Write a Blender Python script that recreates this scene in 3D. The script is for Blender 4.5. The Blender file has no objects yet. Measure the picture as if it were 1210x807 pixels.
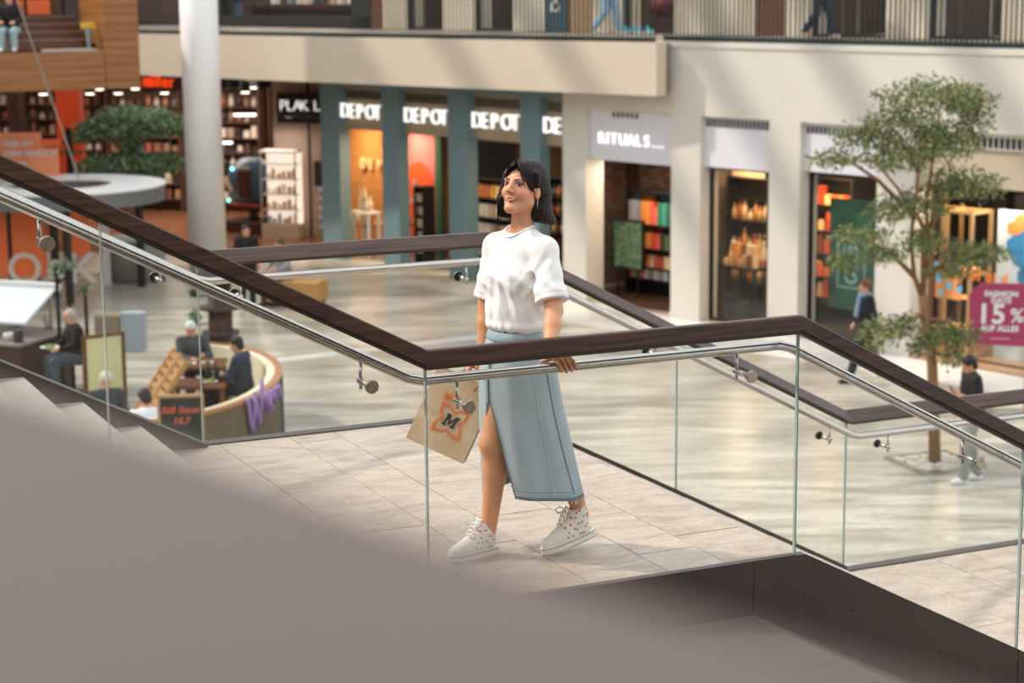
import bpy, bmesh, math, random
import numpy as np
from mathutils import Matrix, Vector

random.seed(7)
rng = np.random.default_rng(7)
C = bpy.context.scene.collection
SC = bpy.context.scene

# ------------------------------------------------------------------ camera, sky, sun, exposure
CAM_Z = 6.5
cam_d = bpy.data.cameras.new('camera')
cam = bpy.data.objects.new('camera', cam_d); C.objects.link(cam)
cam_d.sensor_width = 36.0
cam_d.lens = 2298.0 / 1210.0 * 36.0
cam_d.clip_start = 0.05; cam_d.clip_end = 300
pitch, roll = 0.18112, 0.0088962
fw = Vector((0, math.cos(pitch), -math.sin(pitch))); rt0 = Vector((1, 0, 0)); dn0 = fw.cross(rt0)
rt = rt0 * math.cos(roll) + dn0 * math.sin(roll); dn = dn0 * math.cos(roll) - rt0 * math.sin(roll)
mw = Matrix((( rt.x, -dn.x, -fw.x, 0), (rt.y, -dn.y, -fw.y, 0), (rt.z, -dn.z, -fw.z, CAM_Z), (0, 0, 0, 1)))
cam.matrix_world = mw
cam_d.dof.use_dof = True
cam_d.dof.focus_distance = 8.15
cam_d.dof.aperture_fstop = 3.1
SC.camera = cam

W = bpy.data.worlds.new('sky'); SC.world = W; W.use_nodes = True
wn = W.node_tree.nodes['Background']
wn.inputs[0].default_value = (0.93, 0.965, 1.0, 1); wn.inputs[1].default_value = 1.3

sun_d = bpy.data.lights.new('sun', 'SUN'); sun = bpy.data.objects.new('sun', sun_d); C.objects.link(sun)
sun_d.energy = 2.6; sun_d.angle = math.radians(2.5); sun_d.color = (1.0, 0.90, 0.78)
sun.rotation_euler = Vector((0.70, -0.16, -0.66)).to_track_quat('-Z', 'Y').to_euler()

SC.view_settings.view_transform = 'Standard'; SC.view_settings.look = 'None'
SC.view_settings.exposure = 0.15; SC.view_settings.gamma = 1.0
try: SC.view_settings.use_curve_mapping = False
except Exception: pass
try:
    SC.cycles.max_bounces = 8; SC.cycles.transparent_max_bounces = 20; SC.cycles.sample_clamp_indirect = 6
except Exception: pass

# ------------------------------------------------------------------ frames of reference
TH = 0.435015
Eu = Vector((math.cos(TH), math.sin(TH), 0)); En = Vector((-Eu.y, Eu.x, 0))
def frame(o, x, y, z=(0, 0, 1)):
    x, y, z = Vector(x), Vector(y), Vector(z)
    return Matrix(((x.x, y.x, z.x, o[0]), (x.y, y.y, z.y, o[1]), (x.z, y.z, z.z, o[2]), (0, 0, 0, 1)))
LZ = 4.1                                                       # level of the stair landing
STAIR = frame((-0.3335, 7.2878, LZ), Eu, En)                   # u along the stair, v across it, away from the camera
Ws = Vector((0.6455, -0.7637, 0)); Wr = Vector((0.7637, 0.6455, 0))
WALL = frame((0, 41.84, 0), Ws, Wr)                            # s along the shop wall, r into it
ID = Matrix.Identity(4)
def rot_z(a, o=(0, 0, 0)): return Matrix.Translation(o) @ Matrix.Rotation(a, 4, 'Z')

# ------------------------------------------------------------------ materials
def lin(c):
    if isinstance(c, str):
        c = c.lstrip('#'); c = [int(c[i:i+2], 16) / 255 for i in (0, 2, 4)]
    return tuple(((x / 12.92) if x <= 0.04045 else ((x + 0.055) / 1.055) ** 2.4) for x in c)
MATS = {}
def base_mat(name):
    m = bpy.data.materials.new(name); m.use_nodes = True
    return m, m.node_tree.nodes, m.node_tree.links, m.node_tree.nodes['Principled BSDF']
def mat(name, col, rough=0.5, metal=0.0, col2=None, scale=(6, 6, 6), detail=4, bump=0.0, spec=0.5, distort=0.0, lo=0.35, hi=0.65, coat=0.0, sub=0.0):
    if name in MATS: return MATS[name]
    m, N, L, b = base_mat(name)
    b.inputs['Roughness'].default_value = rough; b.inputs['Metallic'].default_value = metal
    b.inputs['Specular IOR Level'].default_value = spec
    if coat: b.inputs['Coat Weight'].default_value = coat; b.inputs['Coat Roughness'].default_value = 0.15
    c = lin(col); b.inputs['Base Color'].default_value = (*c, 1)
    if col2 is not None or bump:
        tc = N.new('ShaderNodeTexCoord'); mp = N.new('ShaderNodeMapping'); mp.inputs['Scale'].default_value = scale
        nz = N.new('ShaderNodeTexNoise'); nz.inputs['Scale'].default_value = 1.0; nz.inputs['Detail'].default_value = detail
        nz.inputs['Distortion'].default_value = distort
        L.new(tc.outputs['Object'], mp.inputs[0]); L.new(mp.outputs[0], nz.inputs[0])
        if col2 is not None:
            cr = N.new('ShaderNodeValToRGB'); cr.color_ramp.elements[0].position = lo; cr.color_ramp.elements[1].position = hi
            cr.color_ramp.elements[0].color = (*c, 1); cr.color_ramp.elements[1].color = (*lin(col2), 1)
            L.new(nz.outputs[0], cr.inputs[0]); L.new(cr.outputs[0], b.inputs['Base Color'])
        if bump:
            bp = N.new('ShaderNodeBump'); bp.inputs['Strength'].default_value = bump; bp.inputs['Distance'].default_value = 0.01
            L.new(nz.outputs[0], bp.inputs['Height']); L.new(bp.outputs[0], b.inputs['Normal'])
    MATS[name] = m; return m
def emit(name, col, s):
    if name in MATS: return MATS[name]
    m, N, L, b = base_mat(name)
    b.inputs['Base Color'].default_value = (*lin(col), 1); b.inputs['Emission Color'].default_value = (*lin(col), 1)
    b.inputs['Emission Strength'].default_value = s
    MATS[name] = m; return m
def glass(name, tint=(0.975, 0.985, 0.98), r0=0.012, gain=0.38):
    if name in MATS: return MATS[name]
    m, N, L, b = base_mat(name); N.remove(b)
    tr = N.new('ShaderNodeBsdfTransparent'); tr.inputs[0].default_value = (*tint, 1)
    gl = N.new('ShaderNodeBsdfGlossy'); gl.inputs['Roughness'].default_value = 0.0
    lw = N.new('ShaderNodeLayerWeight'); lw.inputs[0].default_value = 0.5
    pw = N.new('ShaderNodeMath'); pw.operation = 'POWER'; pw.inputs[1].default_value = 4.0
    mu = N.new('ShaderNodeMath'); mu.operation = 'MULTIPLY_ADD'; mu.inputs[1].default_value = gain; mu.inputs[2].default_value = r0
    mx = N.new('ShaderNodeMixShader')
    L.new(lw.outputs['Facing'], pw.inputs[0]); L.new(pw.outputs[0], mu.inputs[0]); L.new(mu.outputs[0], mx.inputs[0])
    L.new(tr.outputs[0], mx.inputs[1]); L.new(gl.outputs[0], mx.inputs[2]); L.new(mx.outputs[0], N['Material Output'].inputs[0])
    MATS[name] = m; return m
def vcol_mat(name, rough=0.5, spec=0.4, bump=0.0, bscale=400, sub=0.0, weave=0.0):
    if name in MATS: return MATS[name]
    m, N, L, b = base_mat(name)
    at = N.new('ShaderNodeAttribute'); at.attribute_name = 'Col'; L.new(at.outputs['Color'], b.inputs['Base Color'])
    b.inputs['Roughness'].default_value = rough; b.inputs['Specular IOR Level'].default_value = spec
    if sub:
        b.inputs['Subsurface Weight'].default_value = sub; b.inputs['Subsurface Radius'].default_value = (0.012, 0.005, 0.003); b.inputs['Subsurface Scale'].default_value = 0.6
    if bump:
        tc = N.new('ShaderNodeTexCoord'); nz = N.new('ShaderNodeTexNoise'); nz.inputs['Scale'].default_value = bscale
        bp = N.new('ShaderNodeBump'); bp.inputs['Strength'].default_value = bump; bp.inputs['Distance'].default_value = 0.002
        L.new(tc.outputs['Object'], nz.inputs[0]); L.new(nz.outputs[0], bp.inputs['Height']); L.new(bp.outputs[0], b.inputs['Normal'])
    MATS[name] = m; return m
def stone(name, a, b_, c_, scale=(0.5, 2.2, 1), fine=30, rough=0.4, rotz=0.5):
    m, N, L, b = base_mat(name)
    tc = N.new('ShaderNodeTexCoord'); mp = N.new('ShaderNodeMapping'); mp.inputs['Scale'].default_value = scale; mp.inputs['Rotation'].default_value = (0, 0, rotz)
    n1 = N.new('ShaderNodeTexNoise'); n1.inputs['Scale'].default_value = 1.0; n1.inputs['Detail'].default_value = 6; n1.inputs['Distortion'].default_value = 1.2
    n2 = N.new('ShaderNodeTexNoise'); n2.inputs['Scale'].default_value = fine; n2.inputs['Detail'].default_value = 5; n2.inputs['Roughness'].default_value = 0.7
    r1 = N.new('ShaderNodeValToRGB'); e = r1.color_ramp.elements
    e[0].position = 0.3; e[0].color = (*lin(a), 1); e[1].position = 0.68; e[1].color = (*lin(c_), 1); k = e.new(0.5); k.color = (*lin(b_), 1)
    mx = N.new('ShaderNodeMix'); mx.data_type = 'RGBA'; mx.blend_type = 'OVERLAY'; mx.inputs[0].default_value = 0.45
    oi = N.new('ShaderNodeObjectInfo'); ad = N.new('ShaderNodeVectorMath'); ad.operation = 'ADD'
    cm = N.new('ShaderNodeCombineXYZ'); mm = N.new('ShaderNodeMath'); mm.operation = 'MULTIPLY'; mm.inputs[1].default_value = 40
    L.new(oi.outputs['Random'], mm.inputs[0]); L.new(mm.outputs[0], cm.inputs[0]); L.new(mm.outputs[0], cm.inputs[1])
    L.new(tc.outputs['Object'], mp.inputs[0]); L.new(mp.outputs[0], ad.inputs[0]); L.new(cm.outputs[0], ad.inputs[1])
    L.new(ad.outputs[0], n1.inputs[0]); L.new(tc.outputs['Object'], n2.inputs[0]); L.new(n1.outputs[0], r1.inputs[0])
    L.new(r1.outputs[0], mx.inputs[6]); L.new(n2.outputs[0], mx.inputs[7]); L.new(mx.outputs[2], b.inputs['Base Color'])
    b.inputs['Roughness'].default_value = rough
    bp = N.new('ShaderNodeBump'); bp.inputs['Strength'].default_value = 0.08; bp.inputs['Distance'].default_value = 0.005
    L.new(n2.outputs[0], bp.inputs['Height']); L.new(bp.outputs[0], b.inputs['Normal'])
    MATS[name] = m; return m

M_RAIL = mat('oiled dark wood', '#2b1b13', 0.40, col2='#4e3325', scale=(3, 60, 60), detail=6, bump=0.15)
M_STEEL = mat('brushed steel', '#c9c4bd', 0.24, 1.0, col2='#b5afa8', scale=(8, 200, 200))
M_STEELD = mat('turned steel disc', '#bdb2a5', 0.32, 1.0, col2='#a08f80', scale=(120, 120, 120))
M_BLACK = mat('black rubber', '#141414', 0.5)
M_GLASS = glass('clear balustrade glass')
M_GEDGE = mat('glass edge', '#9fb0ac', 0.15, 0.0, spec=0.8)
M_SHOPGLASS = glass('shop glass', (0.93, 0.95, 0.95), 0.04, 0.4)
M_BRONZE = mat('bronze metal cladding', '#463a33', 0.42, 0.25, col2='#40352f', scale=(3, 3, 3))
M_TAUPE = mat('taupe painted metal', '#594c44', 0.6, 0.0, col2='#564a42', scale=(2, 2, 2))
M_CREAM = mat('cream plaster', '#d4cfc5', 0.8, col2='#d0cbc1', scale=(1.5, 1.5, 1.5), bump=0.03)
M_FASCIA = mat('warm cream plaster', '#d2c4b0', 0.8, col2='#cdbfab', scale=(0.8, 0.8, 0.8))
M_LAV = mat('pale lavender panel', '#d9d8de', 0.6)
M_TEAL = mat('teal painted pillar', '#6f8a90', 0.55, col2='#6b868d', scale=(1, 1, 0.3))
M_WHITE = mat('white paint', '#e4e4e2', 0.5)
M_DARK = mat('dark void', '#15110f', 0.7)
M_DARKMETAL = mat('dark grey metal', '#2b2d2e', 0.45, 0.3)
M_BEIGE = mat('beige header panel', '#9a8a70', 0.6)
M_WOODB = mat('honey wood panel', '#8a5a2e', 0.45, col2='#a06c3a', scale=(0.5, 0.5, 9), detail=6)
M_WOODL = mat('light oak', '#b98a58', 0.5, col2='#a67644', scale=(3, 30, 30), detail=5)
M_WOODM = mat('brown wood', '#6d4228', 0.45, col2='#5a3520', scale=(3, 30, 30), detail=5)
M_ORANGE = mat('orange panel', '#ff7a40', 0.5)
M_ORANGEL = mat('light orange panel', '#ffa274', 0.5)
M_LETTER = emit('lit white letters', '#ffffff', 0.8)
M_GOLD = mat('pale gold frame', '#c9a272', 0.35, 0.5)

# ------------------------------------------------------------------ mesh builder
class MB:
    def __init__(s, T=None): s.v = []; s.f = []; s.mi = []; s.T = T or ID; s.cur = 0; s.sm = []; s.smooth = False
    def add(s, vs, fs, T=None, m=None):
        n = len(s.v); M = s.T if T is None else s.T @ T
        s.v.extend([tuple(M @ Vector(p)) for p in vs])
        s.f.extend([tuple(i + n for i in f) for f in fs])
        s.mi.extend([s.cur if m is None else m] * len(fs)); s.sm.extend([s.smooth] * len(fs)); return s
    def box(s, a, b, m=None, T=None, bev=0.0):
        x0, y0, z0 = [min(p, q) for p, q in zip(a, b)]; x1, y1, z1 = [max(p, q) for p, q in zip(a, b)]
        if bev:
            e = min(bev, (x1-x0)*.45, (y1-y0)*.45, (z1-z0)*.45); pts = []; fs = []
            bm = bmesh.new(); bmesh.ops.create_cube(bm, size=1.0)
            bmesh.ops.scale(bm, vec=(x1-x0, y1-y0, z1-z0), verts=bm.verts)
            bmesh.ops.translate(bm, vec=((x0+x1)/2, (y0+y1)/2, (z0+z1)/2), verts=bm.verts)
            bmesh.ops.bevel(bm, geom=list(bm.edges), offset=e, segments=2, affect='EDGES', profile=0.5)
            bm.verts.index_update(); pts = [tuple(v.co) for v in bm.verts]; fs = [tuple(v.index for v in f.verts) for f in bm.faces]; bm.free()
            return s.add(pts, fs, T, m)
        vs = [(x0,y0,z0),(x1,y0,z0),(x1,y1,z0),(x0,y1,z0),(x0,y0,z1),(x1,y0,z1),(x1,y1,z1),(x0,y1,z1)]
        return s.add(vs, [(0,3,2,1),(4,5,6,7),(0,1,5,4),(1,2,6,5),(2,3,7,6),(3,0,4,7)], T, m)
    def prism(s, poly, z0, z1, m=None, T=None):
        n = len(poly); ar = sum(poly[i][0]*poly[(i+1)%n][1]-poly[(i+1)%n][0]*poly[i][1] for i in range(n))
        if ar < 0: poly = poly[::-1]
        vs = [(x, y, z0) for x, y in poly] + [(x, y, z1) for x, y in poly]
        fs = [tuple(range(n-1, -1, -1)), tuple(range(n, 2*n))] + [(i, (i+1)%n, n+(i+1)%n, n+i) for i in range(n)]
        return s.add(vs, fs, T, m)
    def tube(s, path, r, n=8, m=None, T=None, cap=True, up=None):
        P = [Vector(p) for p in path]; R = r if hasattr(r, '__len__') else [r]*len(P); vs = []; fs = []
        prev = None
        for i, p in enumerate(P):
            a = P[max(0, i-1)]; b = P[min(len(P)-1, i+1)]; d = (b-a)
            d = d.normalized() if d.length > 1e-9 else Vector((0, 0, 1))
            if prev is None:
                ref = Vector((0, 0, 1)) if abs(d.z) < 0.9 else Vector((1, 0, 0)); x = d.cross(ref).normalized()
            else:
                x = (prev - d * prev.dot(d)).normalized()
            prev = x; y = d.cross(x)
            sc = 1.0
            if 0 < i < len(P)-1:
                d1 = (P[i]-P[i-1]).normalized(); d2 = (P[i+1]-P[i]).normalized(); c = max(0.3, math.sqrt(max(0.0, (1 + d1.dot(d2)) / 2)))
                sc = 1.0 / c if c < 0.985 else 1.0
            for k in range(n):
                t = 2*math.pi*k/n; vs.append(tuple(p + (x*math.cos(t) + y*math.sin(t)) * R[i] * sc))
        for i in range(len(P)-1):
            for k in range(n):
                a = i*n+k; b = i*n+(k+1)%n; fs.append((a, b, b+n, a+n))
        if cap: fs.append(tuple(range(n-1, -1, -1))); fs.append(tuple(range((len(P)-1)*n, len(P)*n)))
        return s.add(vs, fs, T, m)
    def lathe(s, prof, n=24, m=None, T=None):
        vs = []; fs = []
        for r, z in prof:
            for k in range(n): t = 2*math.pi*k/n; vs.append((r*math.cos(t), r*math.sin(t), z))
        for i in range(len(prof)-1):
            for k in range(n): a = i*n+k; b = i*n+(k+1)%n; fs.append((a, b, b+n, a+n))
        fs.append(tuple(range(n-1, -1, -1))); fs.append(tuple(range((len(prof)-1)*n, len(prof)*n)))
        return s.add(vs, fs, T, m)
    def sweep(s, path, prof, m=None, T=None, up=(0, 0, 1), miter=True):
        # profile (side, up) swept along a path; the side vector stays horizontal and cross sections stay vertical
        P = [Vector(p) for p in path]; n = len(prof); vs = []; fs = []
        for i, p in enumerate(P):
            ds = []
            if i > 0: ds.append((P[i]-P[i-1]).normalized())
            if i < len(P)-1: ds.append((P[i+1]-P[i]).normalized())
            hs = [Vector((d.x, d.y, 0)).normalized() for d in ds]
            h = sum(hs, Vector((0, 0, 0))).normalized(); side = Vector((h.y, -h.x, 0)); k = 1.0 / max(0.3, h.dot(hs[0]))
            for a, b in prof: vs.append(tuple(p + side * a * k + Vector((0, 0, b))))
        for i in range(len(P)-1):
            for k in range(n): a = i*n+k; b = i*n+(k+1)%n; fs.append((a, a+n, b+n, b))
        fs.append(tuple(range(n))); fs.append(tuple(range(len(P)*n-1, (len(P)-1)*n-1, -1)))
        return s.add(vs, fs, T, m)
    def quad(s, *p, m=None, T=None): return s.add(list(p), [tuple(range(len(p)))], T, m)
    def text(s, txt, size, depth, T, m=None, align='LEFT', offset=0.0, shear=0.0):
        cu = bpy.data.curves.new('lettering', 'FONT'); cu.body = txt; cu.size = size; cu.extrude = depth; cu.offset = offset; cu.shear = shear
        cu.align_x = align; cu.resolution_u = 3; cu.space_character = 1.05
        ob = bpy.data.objects.new('lettering', cu); me = bpy.data.meshes.new_from_object(ob)
        vs = [tuple(v.co) for v in me.vertices]; fs = [tuple(p.vertices) for p in me.polygons]
        bpy.data.objects.remove(ob); bpy.data.curves.remove(cu); bpy.data.meshes.remove(me)
        return s.add(vs, fs, T, m)
def rect(w, h, cx=0, cy=0): return [(cx-w/2, cy-h/2), (cx+w/2, cy-h/2), (cx+w/2, cy+h/2), (cx-w/2, cy+h/2)]

WM = {}
def world_of(p): return WM.get(p.name, ID) if p is not None else ID
def link(name, me, parent=None):
    o = bpy.data.objects.new(name, me); C.objects.link(o)
    if parent is not None: o.parent = parent
    WM[o.name] = world_of(parent)
    return o
def obj(name, mb, mats, parent=None, smooth=None):
    if not isinstance(mats, (list, tuple)): mats = [mats]
    me = bpy.data.meshes.new(name)
    I = world_of(parent).inverted()
    vs = mb.v if I == ID else [tuple(I @ Vector(p)) for p in mb.v]
    me.from_pydata(vs, [], mb.f)
    for mm in mats: me.materials.append(mm)
    me.polygons.foreach_set('material_index', mb.mi)
    me.polygons.foreach_set('use_smooth', [bool(a or smooth) for a in mb.sm]); me.update()
    return link(name, me, parent)
def tag(o, label=None, cat=None, group=None, kind=None):
    if label: o['label'] = label
    if cat: o['category'] = cat
    if group: o['group'] = group
    if kind: o['kind'] = kind
    return o
def thing(name, label, cat, T=ID, group=None, kind=None):
    o = bpy.data.objects.new(name, None); C.objects.link(o); o.empty_display_size = 0.1
    if not isinstance(T, Matrix): T = Matrix.Translation(T)
    o.matrix_basis = T; WM[o.name] = T.copy()
    return tag(o, label, cat, group, kind)
def struct(name, mb, mats, parent=None, label=None, smooth=None):
    o = obj(name, mb, mats, parent, smooth)
    if parent is None:
        o['kind'] = 'structure'
        if label: o['label'] = label
    return o
def copy_tree(o, T=None, parent=None, label=None):
    c = o.copy(); C.objects.link(c)
    if parent is not None: c.parent = parent
    if T is not None: c.matrix_basis = T; WM[c.name] = T.copy()
    else: WM[c.name] = world_of(parent)
    if label: c['label'] = label
    for ch in list(o.children):
        copy_tree(ch, None, c)
    return c
def area(name, loc, size, energy, col=(1, 0.8, 0.55), rot=(0, 0, 0), sy=None):
    d = bpy.data.lights.new(name, 'AREA'); d.energy = energy; d.color = col; d.size = size
    if sy: d.shape = 'RECTANGLE'; d.size_y = sy
    o = bpy.data.objects.new(name, d); C.objects.link(o); o.location = loc; o.rotation_euler = rot
    return o
# ================================================================== THE STAIRCASE
SL = 0.522                                     # slope of both flights
U1 = 1.686                                     # end of the landing
VW = 3.13                                      # width between the two glass lines
U2 = 4.12; DROP = SL * (U2 - U1)               # lower landing
RISE, RUN = 0.1575, 0.2938
stair = thing('staircase', 'stone staircase with a middle landing the smiling woman crosses', 'staircase', STAIR, kind='structure')
M_TILE = stone('pink grey slate tile', '#a08e7e', '#b5a393', '#bfb0a2', scale=(3, 7, 4), fine=38, rough=0.45, rotz=0.3)
M_GROUT = mat('dark tile joint', '#6e655c', 0.8)
mb = MB(STAIR); mb.box((-0.36, 0.03, -0.16), (U1 + 0.02, VW - 0.02, -0.012)); mb.box((U2, 0.03, -DROP - 0.16), (U2 + 3.2, VW - 0.02, -DROP - 0.012))
obj('landing_slab', mb, M_GROUT, stair)
# tiles of the landing, each its own piece
def tile_field(us, v0, v1, z, seed, parent):
    r = random.Random(seed)
    for i in range(len(us) - 1):
        a, b = us[i], us[i + 1]; v = v0 - r.uniform(0, 0.5)
        while v < v1:
            l = r.choice([0.62, 0.8, 0.66, 0.74]); va, vb = max(v, v0), min(v + l, v1)
            if vb - va > 0.05:
                t = MB(STAIR); dz = r.uniform(-0.001, 0.001)
                t.box((a + 0.002, va + 0.002, z - 0.02), (b - 0.002, vb - 0.002, z + dz), bev=0.0015)
                obj('tile', t, M_TILE, parent)
            v += l
tile_field([-0.356, -0.2, 0.073, 0.462, 0.724, 1.09, 1.37, U1 + 0.02], 0.03, VW - 0.03, 0, 5, stair)
tile_field([U2, U2 + 0.3, U2 + 0.68, U2 + 0.95, U2 + 1.33, U2 + 1.6, U2 + 2.0], 0.03, VW - 0.03, -DROP, 9, stair)
M_TREAD = mat('stair tread stone', '#b5a99d', 0.5, col2='#a89b8e', scale=(4, 8, 4), detail=6)
for k in range(6):                             # upper flight
    u0 = -0.356 - RUN * k; z1 = RISE * (k + 1)
    t = MB(STAIR); t.box((u0 - RUN - 0.03, 0.03, z1 - 0.17), (u0 - 0.015, VW - 0.08, z1 - 0.03)); t.box((u0 - RUN, 0.03, z1 - 0.03), (u0, VW - 0.08, z1), bev=0.004)
    obj('step', t, M_TREAD, stair)
nr = 8; rr = DROP / nr; rn = (U2 - U1) / nr
for k in range(nr - 1):                        # lower flight
    u0 = U1 + 0.02 + rn * k; z1 = -rr * (k + 1)
    t = MB(STAIR); t.box((u0, 0.03, z1 - 0.17), (u0 + rn, VW - 0.05, z1 - 0.03)); t.box((u0, 0.03, z1 - 0.03), (u0 + rn + 0.02, VW - 0.05, z1), bev=0.004)
    obj('step', t, M_TREAD, stair)
# far stringer: a bronze plate that follows the flights
def zline(u): return -SL * u if u < 0 else (0.0 if u < U1 else (-SL * (u - U1) if u < U2 else -DROP))
def plate(us, v0, v1, top, bot):
    mb = MB(STAIR)
    for a, b in zip(us, us[1:]):
        za, zb = zline(a), zline(b)
        vs = [(a, v0, za + bot), (b, v0, zb + bot), (b, v1, zb + bot), (a, v1, za + bot), (a, v0, za + top), (b, v0, zb + top), (b, v1, zb + top), (a, v1, za + top)]
        mb.add(vs, [(0,3,2,1),(4,5,6,7),(0,1,5,4),(1,2,6,5),(2,3,7,6),(3,0,4,7)])
    return mb
obj('far_stringer', plate([-2.2, 0.0], VW - 0.075, VW + 0.06, 0.012, -0.5), M_BRONZE, stair)
obj('far_stringer', plate([0.0, U1], VW - 0.025, VW + 0.06, 0.006, -0.5), M_BRONZE, stair)
obj('far_stringer', plate([U1, U2], VW - 0.045, VW + 0.06, 0.045, -0.5), M_BRONZE, stair)
obj('far_stringer', plate([U2, U2 + 3.2], VW - 0.025, VW + 0.06, 0.006, -0.5), M_BRONZE, stair)
# near stringer: fascia panels with open joints, bolts and a ledge below
def near_panel(a, b, kink_top=None, kink_bot=None):
    mb = MB(STAIR); v0, v1 = -0.015, 0.03
    pts = [(a[0], a[1]), (b[0], b[1]), (b[2], b[3]), (a[2], a[3])]
    vs = [(p, v0, z) for p, z in pts] + [(p, v1, z) for p, z in pts]
    mb.add(vs, [(3, 2, 1, 0), (4, 5, 6, 7), (0, 1, 5, 4), (1, 2, 6, 5), (2, 3, 7, 6), (3, 0, 4, 7)])
    return obj('fascia_panel', mb, M_BRONZE, stair)
H = 0.235
near_panel((-2.2, SL*2.2 + 0.0, -2.2, SL*2.2 - H), (-0.9, SL*0.9, -0.9, SL*0.9 - H))
near_panel((-0.895, SL*0.895, -0.895, SL*0.895 - H), (0.0, 0.0, -0.06, -H))
near_panel((0.004, 0.0, -0.056, -H), (U1 - 0.21, 0.0, U1 - 0.21, -H))
mb = MB(STAIR); uu = U1 - 0.207
pts = [(uu, 0.0), (U1 + 0.05, 0.0), (2.9, -SL*(2.9-U1) + 0.026), (2.9, -SL*(2.9-uu) - H), (uu, -H)]
mb.add([(p, -0.015, z) for p, z in pts] + [(p, 0.03, z) for p, z in pts], [(4, 3, 2, 1, 0), (5, 6, 7, 8, 9)] + [(i, (i+1) % 5, 5+(i+1) % 5, 5+i) for i in range(5)])
obj('fascia_panel', mb, M_BRONZE, stair)
near_panel((2.905, -SL*(2.905-U1) + 0.026, 2.905, -SL*(2.905-uu) - H), (4.4, -SL*(4.4-U1) + 0.026, 4.4, -SL*(4.4-uu) - H))
for bu, bd in [(1.39, .115), (1.60, .09), (1.73, .12), (1.98, .10), (2.1, .19), (2.46, .12), (2.6, .2)]:
    z = zline(bu) - bd - (0.0 if bu < U1 else 0.03)
    mb = MB(STAIR @ Matrix.Translation((bu, -0.015, z)) @ Matrix.Rotation(math.pi/2, 4, 'X')); mb.lathe([(0.006, -0.002), (0.006, 0.0015), (0.003, 0.0025)], 10)
    obj('bolt', mb, M_DARKMETAL, stair)
mb = MB(STAIR)                                  # ledge below the fascia
lw = 0.9
for (ua, za), (ub, zb) in [((-2.2, SL*2.2 - H), (-0.06, -H)), ((-0.06, -H), (uu, -H)), ((uu, -H), (4.4, -SL*(4.4-uu) - H))]:
    vs = [(ua, -lw, za - 0.1), (ub, -lw, zb - 0.1), (ub, 0.05, zb - 0.1), (ua, 0.05, za - 0.1), (ua, -lw, za), (ub, -lw, zb), (ub, 0.05, zb), (ua, 0.05, za)]
    mb.add(vs, [(0,3,2,1),(4,5,6,7),(0,1,5,4),(1,2,6,5),(2,3,7,6),(3,0,4,7)])
obj('ledge', mb, M_TAUPE, stair)
mb = MB(STAIR)                                   # soffit carrying the flights
for (ua, za), (ub, zb) in [((-2.2, SL*2.2 - 0.42), (0, -0.42)), ((0, -0.42), (U1, -0.42)), ((U1, -0.42), (U2, -DROP - 0.42)), ((U2, -DROP - 0.42), (U2 + 3.2, -DROP - 0.42))]:
    vs = [(ua, 0.06, za - 0.12), (ub, 0.06, zb - 0.12), (ub, VW - 0.03, zb - 0.12), (ua, VW - 0.03, za - 0.12), (ua, 0.06, za), (ub, 0.06, zb), (ub, VW - 0.03, zb), (ua, VW - 0.03, za)]
    mb.add(vs, [(0,3,2,1),(4,5,6,7),(0,1,5,4),(1,2,6,5),(2,3,7,6),(3,0,4,7)])
obj('soffit', mb, M_BRONZE, stair)

# ------------------------------------------------------------------ glass balustrades
RH = 1.04
def rail_path(us, v, dz): return [(u, v, zline(u) + dz) for u in us]
def glass_panel(parent, ua, ub, v, cut_a=0.003, cut_b=0.003):
    a, b = ua + cut_a, ub - cut_b; t = 0.0085; mb = MB(STAIR)
    ks = sorted([k for k in (0.0, U1, U2) if a < k < b]); us = [a] + ks + [b]
    for i, (p, q) in enumerate(zip(us, us[1:])):
        zp0, zq0 = zline(p) - 0.03, zline(q) - 0.03; zp1, zq1 = zline(p) + RH - 0.055, zline(q) + RH - 0.055
        vs = [(p, v-t, zp0), (q, v-t, zq0), (q, v-t, zq1), (p, v-t, zp1), (p, v+t, zp0), (q, v+t, zq0), (q, v+t, zq1), (p, v+t, zp1)]
        mb.add(vs, [(0, 1, 2, 3), (5, 4, 7, 6)], m=0); mb.add(vs, [(0, 4, 5, 1), (3, 2, 6, 7)], m=1)
        if i == 0: mb.add(vs, [(0, 3, 7, 4)], m=1)
        if i == len(us) - 2: mb.add(vs, [(1, 5, 6, 2)], m=1)
    return obj('glass_panel', mb, [M_GLASS, M_GEDGE], parent)
RAILP = [(-0.066, -0.044), (0.036, -0.03), (0.036, 0.027), (0.031, 0.032), (0.004, 0.032), (-0.062, -0.024), (-0.066, -0.029)]   # upright outside, sloping towards the stairs
RAILM = [(-a, b) for a, b in RAILP[::-1]]
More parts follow.
